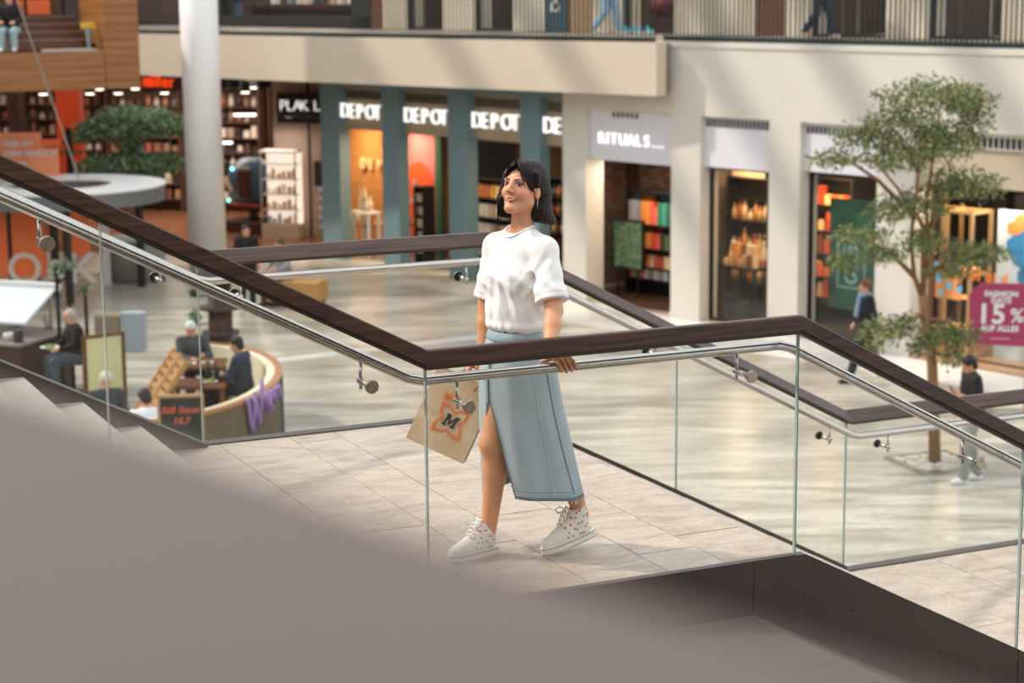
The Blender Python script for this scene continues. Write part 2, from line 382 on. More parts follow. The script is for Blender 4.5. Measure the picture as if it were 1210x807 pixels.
def balustrade(name, label, v, side, us, seams, brackets):
    root = thing(name, label, 'balustrade', STAIR @ Matrix.Translation((0, v, 0)))
    mb = MB(STAIR); mb.sweep(rail_path(us, v, RH - 0.032), RAILP if side > 0 else RAILM); obj('wooden_rail', mb, M_RAIL, root)
    mb = MB(STAIR); mb.sweep(rail_path(us, v, RH - 0.072), rect(0.03, 0.02)); obj('rail_channel', mb, M_BRONZE, root)
    hv = v + side * 0.1
    mb = MB(STAIR); mb.smooth = True
    pts = []
    for i, u in enumerate(us):
        if 0 < i < len(us) - 1: pts += [(u - 0.03, hv, zline(u - 0.03) + 0.895), (u + 0.03, hv, zline(u + 0.03) + 0.895)]
        else: pts.append((u, hv, zline(u) + 0.895))
    mb.tube(pts, 0.0215, 20); obj('steel_handrail', mb, M_STEEL, root)
    for a, b in zip(seams, seams[1:]): glass_panel(root, a, b, v)
    mb = MB(STAIR); mb.sweep(rail_path(us, v, -0.010), rect(0.028, 0.026)); obj('shoe_channel', mb, M_BRONZE, root)
    for u in brackets:
        z = zline(u) + 0.895; o = -side
        zc = z - 0.095
        b = MB(STAIR); b.smooth = True
        b.tube([(u, v - side * 0.02, zc), (u, hv + side * 0.012, zc)], 0.0125, 14)
        b.tube([(u, hv, z - 0.015), (u, hv, zc - 0.03)], 0.007, 10)
        br = obj('handrail_bracket', b, M_STEEL, root)
        d = MB(STAIR @ Matrix.Translation((u, v - side * 0.0085, zc)) @ Matrix.Rotation(math.pi/2 * side, 4, 'X')); d.lathe([(0.026, 0.0), (0.026, 0.004)], 24)
        obj('gasket', d, M_BLACK, br)
        d = MB(STAIR @ Matrix.Translation((u, v - side * 0.0125, zc)) @ Matrix.Rotation(math.pi/2 * side, 4, 'X')); d.smooth = False
        d.lathe([(0.027, 0.0), (0.027, 0.011), (0.024, 0.014), (0.0, 0.0141)], 28); obj('clamp_disc', d, M_STEELD, br)
    return root
balustrade('balustrade', 'glass balustrade nearest the viewer with wooden top rail in front of the woman', 0.0, 1,
           [-2.1, 0.0, U1, U2, U2 + 0.6], [-2.1, -1.22, 0.0, U1, 2.9, U2, U2 + 0.6], [-1.41, -0.225, 0.175, 1.45, 2.64])
balustrade('balustrade', 'glass balustrade behind the woman on the far side of the stairs', VW, -1,
           [-2.1, 0.0, U1, U2, U2 + 3.2], [-2.1, 0.0, U1, 2.9, U2, U2 + 1.6, U2 + 3.2], [-0.226, 0.202, 1.5, 2.7, 3.93, 4.37])

# ------------------------------------------------------------------ parapet right below the camera, strongly out of focus
pa, pb = Vector((-0.1973, 0.7491)), Vector((0.0737, 0.4289))
d = (pb - pa).normalized(); nn = Vector((d.y, -d.x)); 
if nn.y > 0: nn = -nn
a0 = pa - d * 0.5; b0 = pb + d * 0.3
PT = CAM_Z - 0.156
par = thing('parapet', 'taupe metal parapet blurred right in front of the viewer', 'parapet', (pa.x, pa.y, PT))
poly = [tuple(a0), tuple(b0), tuple(b0 + nn * 0.45), tuple(a0 + nn * 0.45)]
mb = MB(); mb.prism(poly, PT - 0.025, PT); obj('coping', mb, M_TAUPE, par)
s0 = [tuple(a0 + nn * 0.02), tuple(b0 + nn * 0.02), tuple(b0 + nn * 0.42), tuple(a0 + nn * 0.42)]
mb = MB(); mb.prism(s0, PT - 0.5, PT - 0.025); obj('upstand', mb, M_TAUPE, par)
# ================================================================== FIGURES: distance fields polygonised with surface nets
class Field:
    def __init__(s): s.p = []
    def cone(s, a, b, r1, r2, k=0.02, op='+'):
        a = np.array(a, float); b = np.array(b, float); c = (a+b)/2; R = np.linalg.norm(a-b)/2 + max(r1, r2)
        s.p.append(('c', (a, b, r1, r2), k, op, c, R)); return s
    def ell(s, c, r, k=0.02, op='+', R=None):
        c = np.array(c, float); r = np.array(r, float); M = np.eye(3) if R is None else np.array(R, float)
        s.p.append(('e', (c, r, M), k, op, c, float(r.max()))); return s
    def chain(s, pts, rs, k=0.01):
        for a, b, r1, r2 in zip(pts, pts[1:], rs, rs[1:]): s.cone(a, b, r1, r2, k)
        return s
def _d(kind, a, P):
    if kind == 'c':
        p0, p1, r1, r2 = a; v = p1 - p0; L2 = max(v @ v, 1e-12)
        t = np.clip(((P - p0) @ v) / L2, 0, 1)
        q = P - p0 - t[:, None] * v
        return np.sqrt((q*q).sum(1)) - (r1 + (r2 - r1) * t)
    c, r, M = a
    q = (P - c) @ M
    k0 = np.sqrt(((q/r)**2).sum(1)); k1 = np.sqrt(((q/(r*r))**2).sum(1))
    return k0 * (k0 - 1.0) / np.maximum(k1, 1e-9)
def _comb(D, d, k, op):
    if op == '+':
        if k <= 0: return np.minimum(D, d)
        h = np.maximum(k - np.abs(D - d), 0) / k; return np.minimum(D, d) - h*h*k*0.25
    d = -d
    if k <= 0: return np.maximum(D, d)
    h = np.maximum(k - np.abs(D - d), 0) / k; return np.maximum(D, d) + h*h*k*0.25
def field_eval(F, P, disp=None):
    D = np.full(len(P), 9.0)
    for kind, a, k, op, c, R in F.p: D = _comb(D, _d(kind, a, P), k, op)
    return D if disp is None else disp(P, D)
def field_mesh(F, h, disp=None, pad=0.03, B=8):
    lo = np.min([c - R for _, _, _, op, c, R in F.p if op == '+'], 0) - pad
    hi = np.max([c + R for _, _, _, op, c, R in F.p if op == '+'], 0) + pad
    nb = np.ceil((hi - lo) / (h * B)).astype(int); n = nb * B
    bi = np.stack(np.meshgrid(*[np.arange(k) for k in nb], indexing='ij'), -1).reshape(-1, 3)
    bc = lo + (bi * B + (B - 1) / 2) * h
    dc = field_eval(F, bc, disp); half = B * h * 0.95
    act = np.abs(dc) < half * 1.6 + 0.02
    G = np.where(dc.reshape(nb) < 0, -1.0, 1.0).astype(np.float32)
    G = np.repeat(np.repeat(np.repeat(G, B, 0), B, 1), B, 2)
    ab = bi[act]; ac = bc[act]
    loc = np.stack(np.meshgrid(*[np.arange(B)]*3, indexing='ij'), -1).reshape(-1, 3)
    D = np.full((len(ab), B**3), 9.0)
    P = (lo + ab[:, None, :] * B * h) + loc[None] * h
    for kind, a, k, op, c, R in F.p:
        near = np.where(np.linalg.norm(ac - c, axis=1) < R + half + k + 0.03)[0]
        if len(near) == 0: continue
        q = P[near].reshape(-1, 3); d = _d(kind, a, q).reshape(len(near), -1)
        D[near] = _comb(D[near], d, k, op)
    if disp is not None: D = disp(P.reshape(-1, 3), D.reshape(-1)).reshape(D.shape)
    idx = ab[:, None, :] * B + loc[None]
    G[idx[..., 0], idx[..., 1], idx[..., 2]] = D
    return nets(G, lo, h)
def nets(G, lo, h):
    S = G < 0
    c = np.zeros(np.array(S.shape) - 1, np.int8)
    for dx in (0, 1):
        for dy in (0, 1):
            for dz in (0, 1): c += S[dx:S.shape[0]-1+dx, dy:S.shape[1]-1+dy, dz:S.shape[2]-1+dz]
    cell = (c > 0) & (c < 8); ijk = np.argwhere(cell)
    mp = np.full(cell.shape, -1, np.int32); mp[cell] = np.arange(len(ijk))
    acc = np.zeros((len(ijk), 3)); cnt = np.zeros(len(ijk))
    cor = [(0,0,0),(1,0,0),(0,1,0),(1,1,0),(0,0,1),(1,0,1),(0,1,1),(1,1,1)]
    vals = [G[ijk[:,0]+x, ijk[:,1]+y, ijk[:,2]+z].astype(float) for x, y, z in cor]
    for a in range(8):
        for b in range(a+1, 8):
            ca, cb = np.array(cor[a]), np.array(cor[b])
            if np.abs(ca-cb).sum() != 1: continue
            va, vb = vals[a], vals[b]; m = (va < 0) != (vb < 0)
            t = np.where(m, va / np.where(m, va - vb, 1), 0)
            acc[m] += ca + t[m, None] * (cb - ca); cnt[m] += 1
    V = lo + (ijk + acc / np.maximum(cnt, 1)[:, None]) * h
    Q = []
    for ax in range(3):
        o1, o2 = [(1, 2), (2, 0), (0, 1)][ax]
        sl = [slice(None)]*3; s2 = [slice(None)]*3
        sl[ax] = slice(0, -1); s2[ax] = slice(1, None)
        A, Bb = S[tuple(sl)], S[tuple(s2)]
        e = np.argwhere(A != Bb); e = e[(e[:, o1] > 0) & (e[:, o2] > 0) & (e[:, o1] < S.shape[o1]-1) & (e[:, o2] < S.shape[o2]-1)]
        s = A[e[:, 0], e[:, 1], e[:, 2]]
        def g(d1, d2):
            q = e.copy(); q[:, o1] -= d1; q[:, o2] -= d2; return mp[q[:, 0], q[:, 1], q[:, 2]]
        q = np.stack([g(1, 1), g(0, 1), g(0, 0), g(1, 0)], 1)
        q[~s] = q[~s][:, ::-1]; Q.append(q)
    Q = np.concatenate(Q); Q = Q[(Q >= 0).all(1)]
    return V, Q
def np_obj(name, V, Q, mats, parent=None, col=None, smooth=True, T=None, mi=None):
    if T is not None: R = np.array(T); V = V @ R[:3, :3].T + R[:3, 3]
    I = world_of(parent).inverted()
    if I != ID: R = np.array(I); V = V @ R[:3, :3].T + R[:3, 3]
    me = bpy.data.meshes.new(name); k = Q.shape[1]
    me.vertices.add(len(V)); me.vertices.foreach_set('co', V.astype(np.float32).ravel())
    me.loops.add(Q.size); me.loops.foreach_set('vertex_index', Q.astype(np.int32).ravel())
    me.polygons.add(len(Q)); me.polygons.foreach_set('loop_start', np.arange(0, Q.size, k, dtype=np.int32))
    me.polygons.foreach_set('use_smooth', np.full(len(Q), smooth))
    for m in (mats if isinstance(mats, (list, tuple)) else [mats]): me.materials.append(m)
    if mi is not None: me.polygons.foreach_set('material_index', mi.astype(np.int32))
    me.update(calc_edges=True); me.validate()
    if col is not None:
        a = me.color_attributes.new('Col', 'FLOAT_COLOR', 'POINT'); c4 = np.ones((len(V), 4), np.float32); c4[:, :3] = col; a.data.foreach_set('color', c4.ravel())
    return link(name, me, parent)
A_ = lambda *p: np.array(p, float)
def unit(v): v = np.array(v, float); return v / np.linalg.norm(v)

# ------------------------------------------------------------------ the woman on the landing
WO = A_(0, 8.05, LZ)                            # all coordinates of the figure are relative to this point
WT = Matrix.Translation(tuple(WO))
woman = thing('person', 'smiling woman with dark bob in white t-shirt and long denim skirt', 'person', WT)
eU = A_(Eu.x, Eu.y, 0); nV = A_(En.x, En.y, 0); UP = A_(0, 0, 1)
# head frame: columns left, forward, up
yaw, tilt = math.radians(237), math.radians(13)
hf = A_(math.cos(yaw)*math.cos(tilt), math.sin(yaw)*math.cos(tilt), math.sin(tilt)); hl = unit(np.cross(UP, hf)); hu = np.cross(hf, hl)
hu2 = unit(hu + hl * 0.04); hl = unit(hl - hu2 * (hl @ hu2)); hf = np.cross(hl, hu2); hf = hf if hf @ A_(math.cos(yaw), math.sin(yaw), 0) > 0 else -hf
HM = np.stack([hl, hf, hu2], 1); HC = A_(0.050, -0.005, 1.578)
hd = lambda x, y, z: HC + HM @ A_(x, y, z)
def tohead(P): return (P - HC) @ HM
body = Field()
E_ = lambda c, r, k=0.02, op='+': body.ell(hd(*c), r, k, op, HM)
E_((0, -0.020, 0.030), (0.071, 0.089, 0.074)); E_((0, 0.018, -0.020), (0.062, 0.070, 0.080), 0.03)
body.cone(hd(0.044, 0.008, -0.066), hd(0.012, 0.064, -0.098), 0.021, 0.017, 0.025); body.cone(hd(-0.044, 0.008, -0.066), hd(-0.012, 0.064, -0.098), 0.021, 0.017, 0.025)
E_((0, 0.068, -0.098), (0.017, 0.015, 0.013), 0.02)
for sx in (1, -1):
    E_((sx*0.037, 0.058, -0.036), (0.019, 0.019, 0.017), 0.022)
    E_((sx*0.027, 0.0745, 0.018), (0.020, 0.008, 0.007), 0.016)
    E_((sx*0.031, 0.094, 0.001), (0.017, 0.015, 0.011), 0.012, '-')
    E_((sx*0.030, 0.0695, 0.001), (0.0140, 0.0130, 0.0115), 0.003)
    body.cone(hd(sx*0.016, 0.0795, 0.0085), hd(sx*0.043, 0.0705, 0.0075), 0.0032, 0.0030, 0.003)
    body.cone(hd(sx*0.018, 0.0775, -0.0095), hd(sx*0.042, 0.0700, -0.0080), 0.0030, 0.0030, 0.004)
    E_((sx*0.0105, 0.095, -0.032), (0.0070, 0.0075, 0.0060), 0.006)
    E_((sx*0.073, -0.010, -0.020), (0.0085, 0.016, 0.026), 0.008)
    E_((sx*0.0815, -0.006, -0.016), (0.005, 0.009, 0.015), 0.005, '-')
body.cone(hd(0, 0.079, 0.012), hd(0, 0.103, -0.026), 0.0068, 0.0085, 0.012)
E_((0, 0.1035, -0.0285), (0.0078, 0.0072, 0.0065), 0.006)
zc = lambda x: -0.0625 + 11.0 * x * x
ups = [hd(x, 0.0895 - 9.5*x*x - 0.003, zc(x) + 0.0062*(1 - (x/0.031)**2)) for x in (-0.029, -0.015, -0.005, 0.005, 0.015, 0.029)]
los = [hd(x, 0.0885 - 9.5*x*x - 0.003, zc(x) - 0.0068*(1 - (x/0.031)**2)) for x in (-0.028, -0.014, 0, 0.014, 0.028)]
for q, r in ((ups, [0.0020, 0.0028, 0.0031, 0.0031, 0.0028, 0.0020]), (los, [0.0020, 0.0032, 0.0038, 0.0032, 0.0020])):
    for a, b, r1, r2 in zip(q, q[1:], r, r[1:]): body.cone(a, b, r1, r2, 0.004)
# neck, torso
nb = A_(0.048, 0.030, 1.385)
body.cone(hd(0, -0.022, -0.055), nb, 0.047, 0.050, 0.03)
shl, shr = A_(0.136, -0.110, 1.328), A_(-0.062, 0.142, 1.312)
tl = unit(shl - shr); tf = unit(np.cross(tl, UP)); tf = tf if tf[1] < 0 else -tf
TM = np.stack([tl, tf, UP], 1)
cc = (shl + shr) / 2
for q in (shl, shr): body.cone(nb - A_(0, 0, 0.03), q, 0.050, 0.052, 0.04)
body.ell(cc + A_(0, 0.01, -0.14), (0.150, 0.100, 0.20), 0.04, '+', TM)
body.ell(A_(0.012, 0.025, 1.02), (0.115, 0.085, 0.13), 0.05, '+', TM)
body.ell(A_(0.018, 0.030, 0.87), (0.155, 0.115, 0.13), 0.05, '+', TM)
# legs: the front leg is straight, the heel of the rear foot is lifting
hipF, hipB = A_(-0.01, -0.035, 0.84), A_(0.045, 0.075, 0.84)
kF, aF = A_(-0.083, -0.050, 0.500), A_(-0.108, -0.020, 0.105)
kB, aB = A_(0.150, 0.055, 0.475), A_(0.292, 0.035, 0.165)
for hip, kn, an, bend in ((hipF, kF, aF, 1), (hipB, kB, aB, -1)):
    mid = kn * 0.55 + an * 0.45
    calf = kn*0.68 + an*0.32 + eU * 0.016
    body.cone(hip, kn, 0.082, 0.054, 0.02); body.cone(kn, calf, 0.050, 0.050, 0.03); body.cone(calf, an, 0.049, 0.032, 0.02)
    body.ell(kn - eU * 0.018, (0.038, 0.036, 0.048), 0.02)
# left arm down to the handrail, hand laid over it
RO = A_(*(STAIR @ Vector((0.615, 0.1, 0.895)))) - WO; cF = -nV
elL = A_(0.172, -0.225, 1.095); wrL = RO + A_(-0.030, 0.055, 0.068)
body.cone(shl, elL, 0.046, 0.036, 0.02); body.cone(elL, wrL + (elL - wrL)*0.6, 0.0355, 0.034, 0.015); body.cone(wrL + (elL - wrL)*0.6, wrL, 0.034, 0.0250, 0.015)
def around(e, ang, r): a = math.radians(ang); return RO + eU*e + UP*(math.cos(a)*r) + cF*(math.sin(a)*r)
palm_c = around(0.005, -8, 0.046)
body.cone(wrL, around(-0.012, 8, 0.043), 0.0225, 0.0185, 0.012); body.cone(wrL, around(0.028, 6, 0.041), 0.0215, 0.0170, 0.012)
for i, (e0, ln) in enumerate([(-0.018, 0.94), (0.006, 1.05), (0.028, 1.0), (0.047, 0.85)]):
    r = 0.0215 + 0.0078
    pts = [around(e0, 16, r + 0.010), around(e0 + 0.009, 52*ln, r + 0.003), around(e0 + 0.017, 88*ln, r + 0.001), around(e0 + 0.022, 122*ln, r)]
    body.chain(pts, [0.0088, 0.0080, 0.0072, 0.0062], 0.004)
body.chain([around(-0.030, -10, 0.040), around(-0.046, -18, 0.033), around(-0.062, -30, 0.031)], [0.011, 0.0092, 0.0075], 0.006)
# right arm hanging behind the bag, fist closed on the paper handles
elR = A_(-0.104, 0.165, 1.065); wrR = A_(-0.122, 0.120, 0.862)
body.cone(shr, elR, 0.046, 0.036, 0.02); body.cone(elR, wrR*0.4 + elR*0.6, 0.039, 0.037, 0.015); body.cone(wrR*0.4 + elR*0.6, wrR, 0.037, 0.0265, 0.015)
HR = A_(-0.150, 0.075, 0.795)                   # grip on the handle
gx = unit(A_(-0.80, -0.45, -0.1)); gy = unit(A_(-0.45, 0.8, -0.2)); gy = unit(gy - gx*(gy@gx)); gz = np.cross(gx, gy); gz = gz if gz[2] > 0 else -gz
body.cone(wrR, HR + gx*0.022 + gz*0.030, 0.023, 0.017, 0.012); body.cone(wrR, HR - gx*0.022 + gz*0.026, 0.023, 0.017, 0.012)
for i, e0 in enumerate((0.034, 0.012, -0.010, -0.031)):
    rr_ = (0.0082, 0.0085, 0.0080, 0.0070)[i]
    b0 = HR + gx*e0 + gz*0.022
    pts = [b0 - gy*0.012, b0 - gy*0.030 - gz*0.012, HR + gx*(e0+.004) - gy*0.026 - gz*0.028, HR + gx*(e0+.004) - gy*0.006 - gz*0.030]
    if i == 0: pts = [b0 - gy*0.010, b0 - gy*0.022 + gx*0.016 - gz*0.012, b0 - gy*0.026 + gx*0.036 - gz*0.026, b0 - gy*0.022 + gx*0.050 - gz*0.032]
    body.chain(pts, [rr_, rr_*0.95, rr_*0.88, rr_*0.78], 0.004)
body.chain([HR + gx*0.020 + gz*0.022 + gy*0.012, HR + gx*0.034 + gy*0.018 - gz*0.006, HR + gx*0.030 - gz*0.022 + gy*0.004], [0.011, 0.0095, 0.0080], 0.006)
V, Q = field_mesh(body, 0.0027)
SKIN, SKIN2 = np.array(lin('#d69a74')), np.array(lin('#d29470'))
def paint_skin(V):
    col = np.tile(SKIN, (len(V), 1)); L = tohead(V); x, y, z = L.T; ax = np.abs(x)
    face = (y > 0.03) & (np.abs(z) < 0.16) & (ax < 0.09)
    def mixin(m, c, f=1.0): col[m] = col[m]*(1-f) + np.array(lin(c))*f
    bl = np.exp(-(((ax-0.040)/0.018)**2 + ((z+0.034)/0.016)**2)); f = face
    col[f] = col[f]*(1 - 0.35*bl[f, None]) + np.array(lin('#d9836a'))*0.35*bl[f, None]
    t = 1 - (x/0.0325)**2; dz = z - (-0.0625 + 11.0*x*x); fm = face & (t > 0) & (y > 0.055)
    mixin(fm & (dz < 0.0085*t) & (dz > -0.0100*t), '#b96a5e')
    mixin(fm & (dz < 0.0036*t) & (dz > -0.0030*t) & (ax < 0.027), '#e9dfd6')
    mixin(fm & (dz < 0.0016*t) & (dz > -0.0010*t - 0.0004) & (ax >= 0.022), '#6b2b28')
    xe = ax - 0.030; te = 1 - (xe/0.0150)**2; fe = face & (te > 0) & (y > 0.05)
    mixin(fe & (z < 0.0095*te + 0.0025) & (z > -0.0055*te), '#2a1b16')
    te2 = 1 - (xe/0.0128)**2; w = fe & (te2 > 0) & (z < 0.0046*te2) & (z > -0.0040*te2)
    mixin(w, '#d8cdc6'); ix = x - np.where(x > 0, 0.0325, -0.0275)
    mixin(w & (ix**2 + (z-0.0012)**2 < 0.0068**2), '#2c1c15')
    b = face & (ax > 0.011) & (ax < 0.050); zb = 0.0158 + 0.0065*np.sin((ax-0.011)/0.039*2.5); th = 0.0048*(1.1 - (ax-0.011)/0.045)
    mixin(b & (np.abs(z - zb) < th) & (y > 0.04), '#3a2820')
    no = face & ((ax-0.0062)**2 + (z+0.0375)**2 < 0.0032**2) & (y > 0.085); mixin(no, '#8c5242')
    lip = None
    return col
col = paint_skin(V)
tips = [around(e0 + 0.022, 122*ln, 0.0293) for e0, ln in [(-0.018, .94), (0.006, 1.05), (0.028, 1.0), (0.047, .85)]]
for tpos in tips + [HR + gx*0.084 - gy*0.022 - gz*0.010]:
    m = np.linalg.norm(V - tpos, axis=1) < 0.0075; col[m] = np.array(lin('#c0604e'))
M_SKIN = vcol_mat('skin', 0.48, 0.4, bump=0.03, bscale=500, sub=0.12)
np_obj('body', V, Q, M_SKIN, woman, col, T=WT)

# hair
hair = Field(); Hh = lambda c, r, k=0.02, op='+', R=None: hair.ell(hd(*c), r, k, op, HM if R is None else R)
Hh((0, -0.026, 0.036), (0.083, 0.098, 0.083))
Hh((0, -0.062, -0.045), (0.084, 0.060, 0.085), 0.04)
hair.cone(hd(0.050, -0.066, -0.02), hd(0.070, -0.074, -0.118), 0.046, 0.034, 0.03); hair.cone(hd(-0.050, -0.05, -0.02), hd(-0.068, -0.050, -0.120), 0.044, 0.032, 0.03)
hair.cone(hd(0.070, -0.074, -0.100), hd(0.094, -0.108, -0.118), 0.034, 0.020, 0.03)
hair.cone(hd(0, -0.080, -0.02), hd(0, -0.085, -0.115), 0.05, 0.036, 0.03)
hair.cone(hd(-0.066, 0.020, 0.04), hd(-0.079, 0.020, -0.06), 0.022, 0.018, 0.02); hair.cone(hd(-0.079, 0.020, -0.06), hd(-0.080, 0.000, -0.135), 0.018, 0.010, 0.02)
hair.cone(hd(0.068, 0.018, 0.055), hd(0.074, 0.008, 0.012), 0.017, 0.008, 0.015)
Hh((0, 0.100, -0.030), (0.068, 0.078, 0.098), 0.008, '-')
Hh((0.080, 0.004, -0.034), (0.024, 0.025, 0.034), 0.006, '-')
def hair_disp(P, D):
    L = tohead(P); a = np.arctan2(L[:, 0], -(L[:, 1] + 0.0)); rr = np.hypot(L[:, 0], L[:, 1])
    n = np.sin(46*a + 9*L[:, 2]/0.1) * 0.0016 + np.sin(93*a - 14*L[:, 2]/0.1 + 2*np.sin(7*a)) * 0.0009
    part = 0.005*np.exp(-(L[:, 0]/0.004)**2) * (L[:, 2] > 0.06)
    D = D + n * np.clip(rr/0.05, 0, 1) + part
    cut = -(L[:, 2] + 0.132 + 0.004*np.sin(37*a))          # blunt, slightly uneven ends
    return np.maximum(D, cut)
V, Q = field_mesh(hair, 0.0030, hair_disp)
M_HAIR = mat('dark brown hair', '#150e0b', 0.45, col2='#241711', scale=(150, 150, 6), detail=3, bump=0.25, spec=0.3)
hobj = np_obj('hair', V, Q, M_HAIR, woman, T=WT)
r = random.Random(3); mb = MB(WT)
def strand(pts, r0):
    pts = [A_(*p) for p in pts]; out = []
    for i in range(len(pts)-1):                 # smooth Catmull-Rom through the guide points
        p0, p1, p2, p3 = pts[max(i-1, 0)], pts[i], pts[i+1], pts[min(i+2, len(pts)-1)]
        for t in np.linspace(0, 1, 5)[:-1]: out.append(0.5*((2*p1)+(p2-p0)*t+(2*p0-5*p1+4*p2-p3)*t*t+(3*p1-p0-3*p2+p3)*t**3))
    out.append(pts[-1]); n = len(out)
    mb.tube([tuple(p) for p in out], [r0*(1 - 0.75*(i/(n-1))**2) for i in range(n)], 5)
for i in range(64):                            # curtain fringe, parted in the middle
    s = 1 if i % 2 else -1; f = (i // 2) / 31.0; j = lambda a=0.002: r.uniform(-a, a)
    e = 0.036 + 0.030*f
    strand([hd(s*(0.001 + 0.004*f) + j(.001), 0.060 - 0.05*f + j(), 0.1045 + 0.006*f), hd(s*(0.014 + 0.016*f), 0.080 - 0.030*f + j(.0015), 0.084 + 0.008*f + j()),
            hd(s*(0.032 + 0.020*f), 0.077 - 0.030*f + j(.0015), 0.055 + 0.006*f + j()), hd(s*(0.050 + 0.016*f), 0.062 - 0.032*f + j(.0015), 0.024 - 0.004*f + j(.003)),
            hd(s*(0.062 + 0.012*f) + j(.001), 0.046 - 0.030*f, -0.004 - 0.018*f + j(.008))], 0.0026)
for k in range(5):                             # loose strands over the brow
    o_ = 0.0016*k; strand([hd(0.004, 0.074, 0.098), hd(0.020 + o_, 0.0845, 0.074), hd(0.034 + o_, 0.083, 0.046), hd(0.043 + o_, 0.077, 0.022), hd(0.047 + 2.5*o_, 0.071, 0.002 - 2*o_)], 0.0015)
for k in range(3): strand([hd(-0.004, 0.074, 0.098), hd(-0.020 - .002*k, 0.0845, 0.074), hd(-0.040 - .002*k, 0.074, 0.040), hd(-0.054, 0.058, 0.008), hd(-0.064 - .003*k, 0.045, -0.03)], 0.0014)
for i in range(26):                            # loose ends below the bob and strands beside the far cheek
    s = 1 if i < 12 else -1
    if s == 1: strand([hd(0.06 + r.uniform(-.03, .02), -0.085 + r.uniform(-.02, .02), -0.09), hd(0.075 + r.uniform(-.03, .02), -0.095 + r.uniform(-.02, .02), -0.122), hd(0.085 + r.uniform(-.03, .02), -0.108 + r.uniform(-.02, .02), -0.136 + r.uniform(-.004, .008))], 0.0035)
    else: strand([hd(-0.078, 0.02 + r.uniform(-.02, .012), -0.02), hd(-0.084 + r.uniform(-.006, .004), 0.024 + r.uniform(-.02, .012), -0.08), hd(-0.082 + r.uniform(-.012, .012), 0.012 + r.uniform(-.025, .02), -0.145 + r.uniform(-.02, .015))], 0.0035)
obj('hair_strand', mb, M_HAIR, hobj, smooth=True)['kind'] = 'stuff'
for sx in (1,):
    mb = MB(WT); p = hd(sx*0.078, -0.004, -0.047)
    mb.tube([tuple(p + HM @ A_(0.003, 0.004*math.cos(a), 0.009*math.sin(a) - 0.010)) for a in np.linspace(0, 2*math.pi, 15)], 0.0012, 6)
    mb.tube([tuple(p + A_(0, 0, -0.018)), tuple(p + A_(0, 0, -0.034))], [0.0022, 0.0006], 6)
    obj('earring', mb, M_STEEL, woman)

# white t-shirt
sh = Field()
sh.ell(cc + A_(-0.005, 0.008, -0.135), (0.158, 0.108, 0.185), 0.04, '+', TM)
sh.ell(A_(0.012, 0.022, 1.045), (0.142, 0.112, 0.12), 0.06, '+', TM)
for sx in (1, -1): sh.ell(cc + tl*0.068*sx + tf*0.075 + A_(0, 0, -0.120), (0.062, 0.050, 0.060), 0.05, '+', TM)
for q in (shl, shr): sh.cone(nb + A_(0, 0, -0.026) + tf*0.006, q + A_(0, 0, -0.004), 0.064, 0.0545, 0.03)
sh.cone(shl, elL*0.80 + shl*0.20, 0.053, 0.063, 0.03); sh.cone(elL*0.80 + shl*0.20, elL*1.06 - shl*0.06, 0.063, 0.066, 0.02)
sh.cone(shr, elR*0.95 + shr*0.05, 0.053, 0.064, 0.03)
sh.ell(nb + tf*0.035 + A_(0, 0, -0.085), (0.110, 0.055, 0.060), 0.04, '+', TM); sh.ell(nb + A_(0, 0, 0.030) + tf*0.016, (0.067, 0.060, 0.056), 0.004, '-', TM)
axL, axR = unit(elL - shl), unit(elR - shr); cutL = shl + axL*0.225; cutR = shr + axR*0.225
FL = [  # soft folds: (point on crease, direction of crease, width, depth)
    (A_(0.02, -0.12, 1.16), A_(0.35, 0, -1), 0.016, 0.007), (A_(-0.02, -0.11, 1.12), A_(0.28, 0, -1), 0.014, 0.008), (A_(0.07, -0.11, 1.12), A_(0.55, 0, -1), 0.016, 0.006),
    (A_(-0.075, -0.06, 1.10), A_(0.03, 0, -1), 0.012, 0.008), (A_(0.10, -0.15, 1.24), A_(-0.75, 0, -1), 0.015, 0.007), (A_(0.085, -0.14, 1.20), A_(-1.0, 0, -0.9), 0.015, 0.006), (A_(-0.10, 0.02, 1.15), A_(0.15, 0, -1), 0.013, 0.007)]
def shirt_disp(P, D):
    tor = (np.abs((P - shl) @ axL - 0.12) > 0.2) | True
    for p, d, w, a in FL:
        d = unit(d); q = P - p; t = q @ d; pr = q - t[:, None]*d; dist = np.abs(pr[:, 0]*d[2] - pr[:, 2]*d[0])
        fade = np.exp(-(t/0.085)**2) * (P[:, 1] < 0.05)
        D = D + a * np.exp(-(dist/w)**2) * fade - 0.7*a*np.exp(-((dist - 1.7*w)/w)**2) * fade
    ang = np.arctan2(P[:, 1] - 0.02, P[:, 0] - 0.01); low = np.clip((1.05 - P[:, 2]) / 0.09, 0, 1)
    D = D + low * 0.004*np.sin(13*ang + 2*np.sin(3*ang)) - 0.012*np.exp(-((P[:, 2] - 0.995)/0.022)**2)
    D = D + 0.0022*np.sin(P[:, 0]*55 + P[:, 2]*38 + 3*np.sin(P[:, 2]*21)) * np.exp(-((P[:, 2]-1.2)/0.14)**2)
    D = np.maximum(D, 0.958 + 0.004*np.sin(9*ang) - P[:, 2])
    for s, ax, ct in ((shl, axL, cutL), (shr, axR, cutR)):
        side = np.linalg.norm((P - s) - ((P - s) @ ax)[:, None]*ax, axis=1)
        q = (P - s) @ tl * (1 if s is shl else -1)
        t = (P - ct) @ ax
        zone = (q > -0.055) & (side < 0.105)
        rib = 0.0022*np.exp(-((t + 0.020)/0.0022)**2)
        D = np.where(zone, np.maximum(D + rib, t), D)
    return D
V, Q = field_mesh(sh, 0.0034, shirt_disp)
M_SHIRT = mat('white cotton jersey', '#f0eeec', 0.85, col2='#eceae7', scale=(40, 40, 40), bump=0.05, spec=0.2)
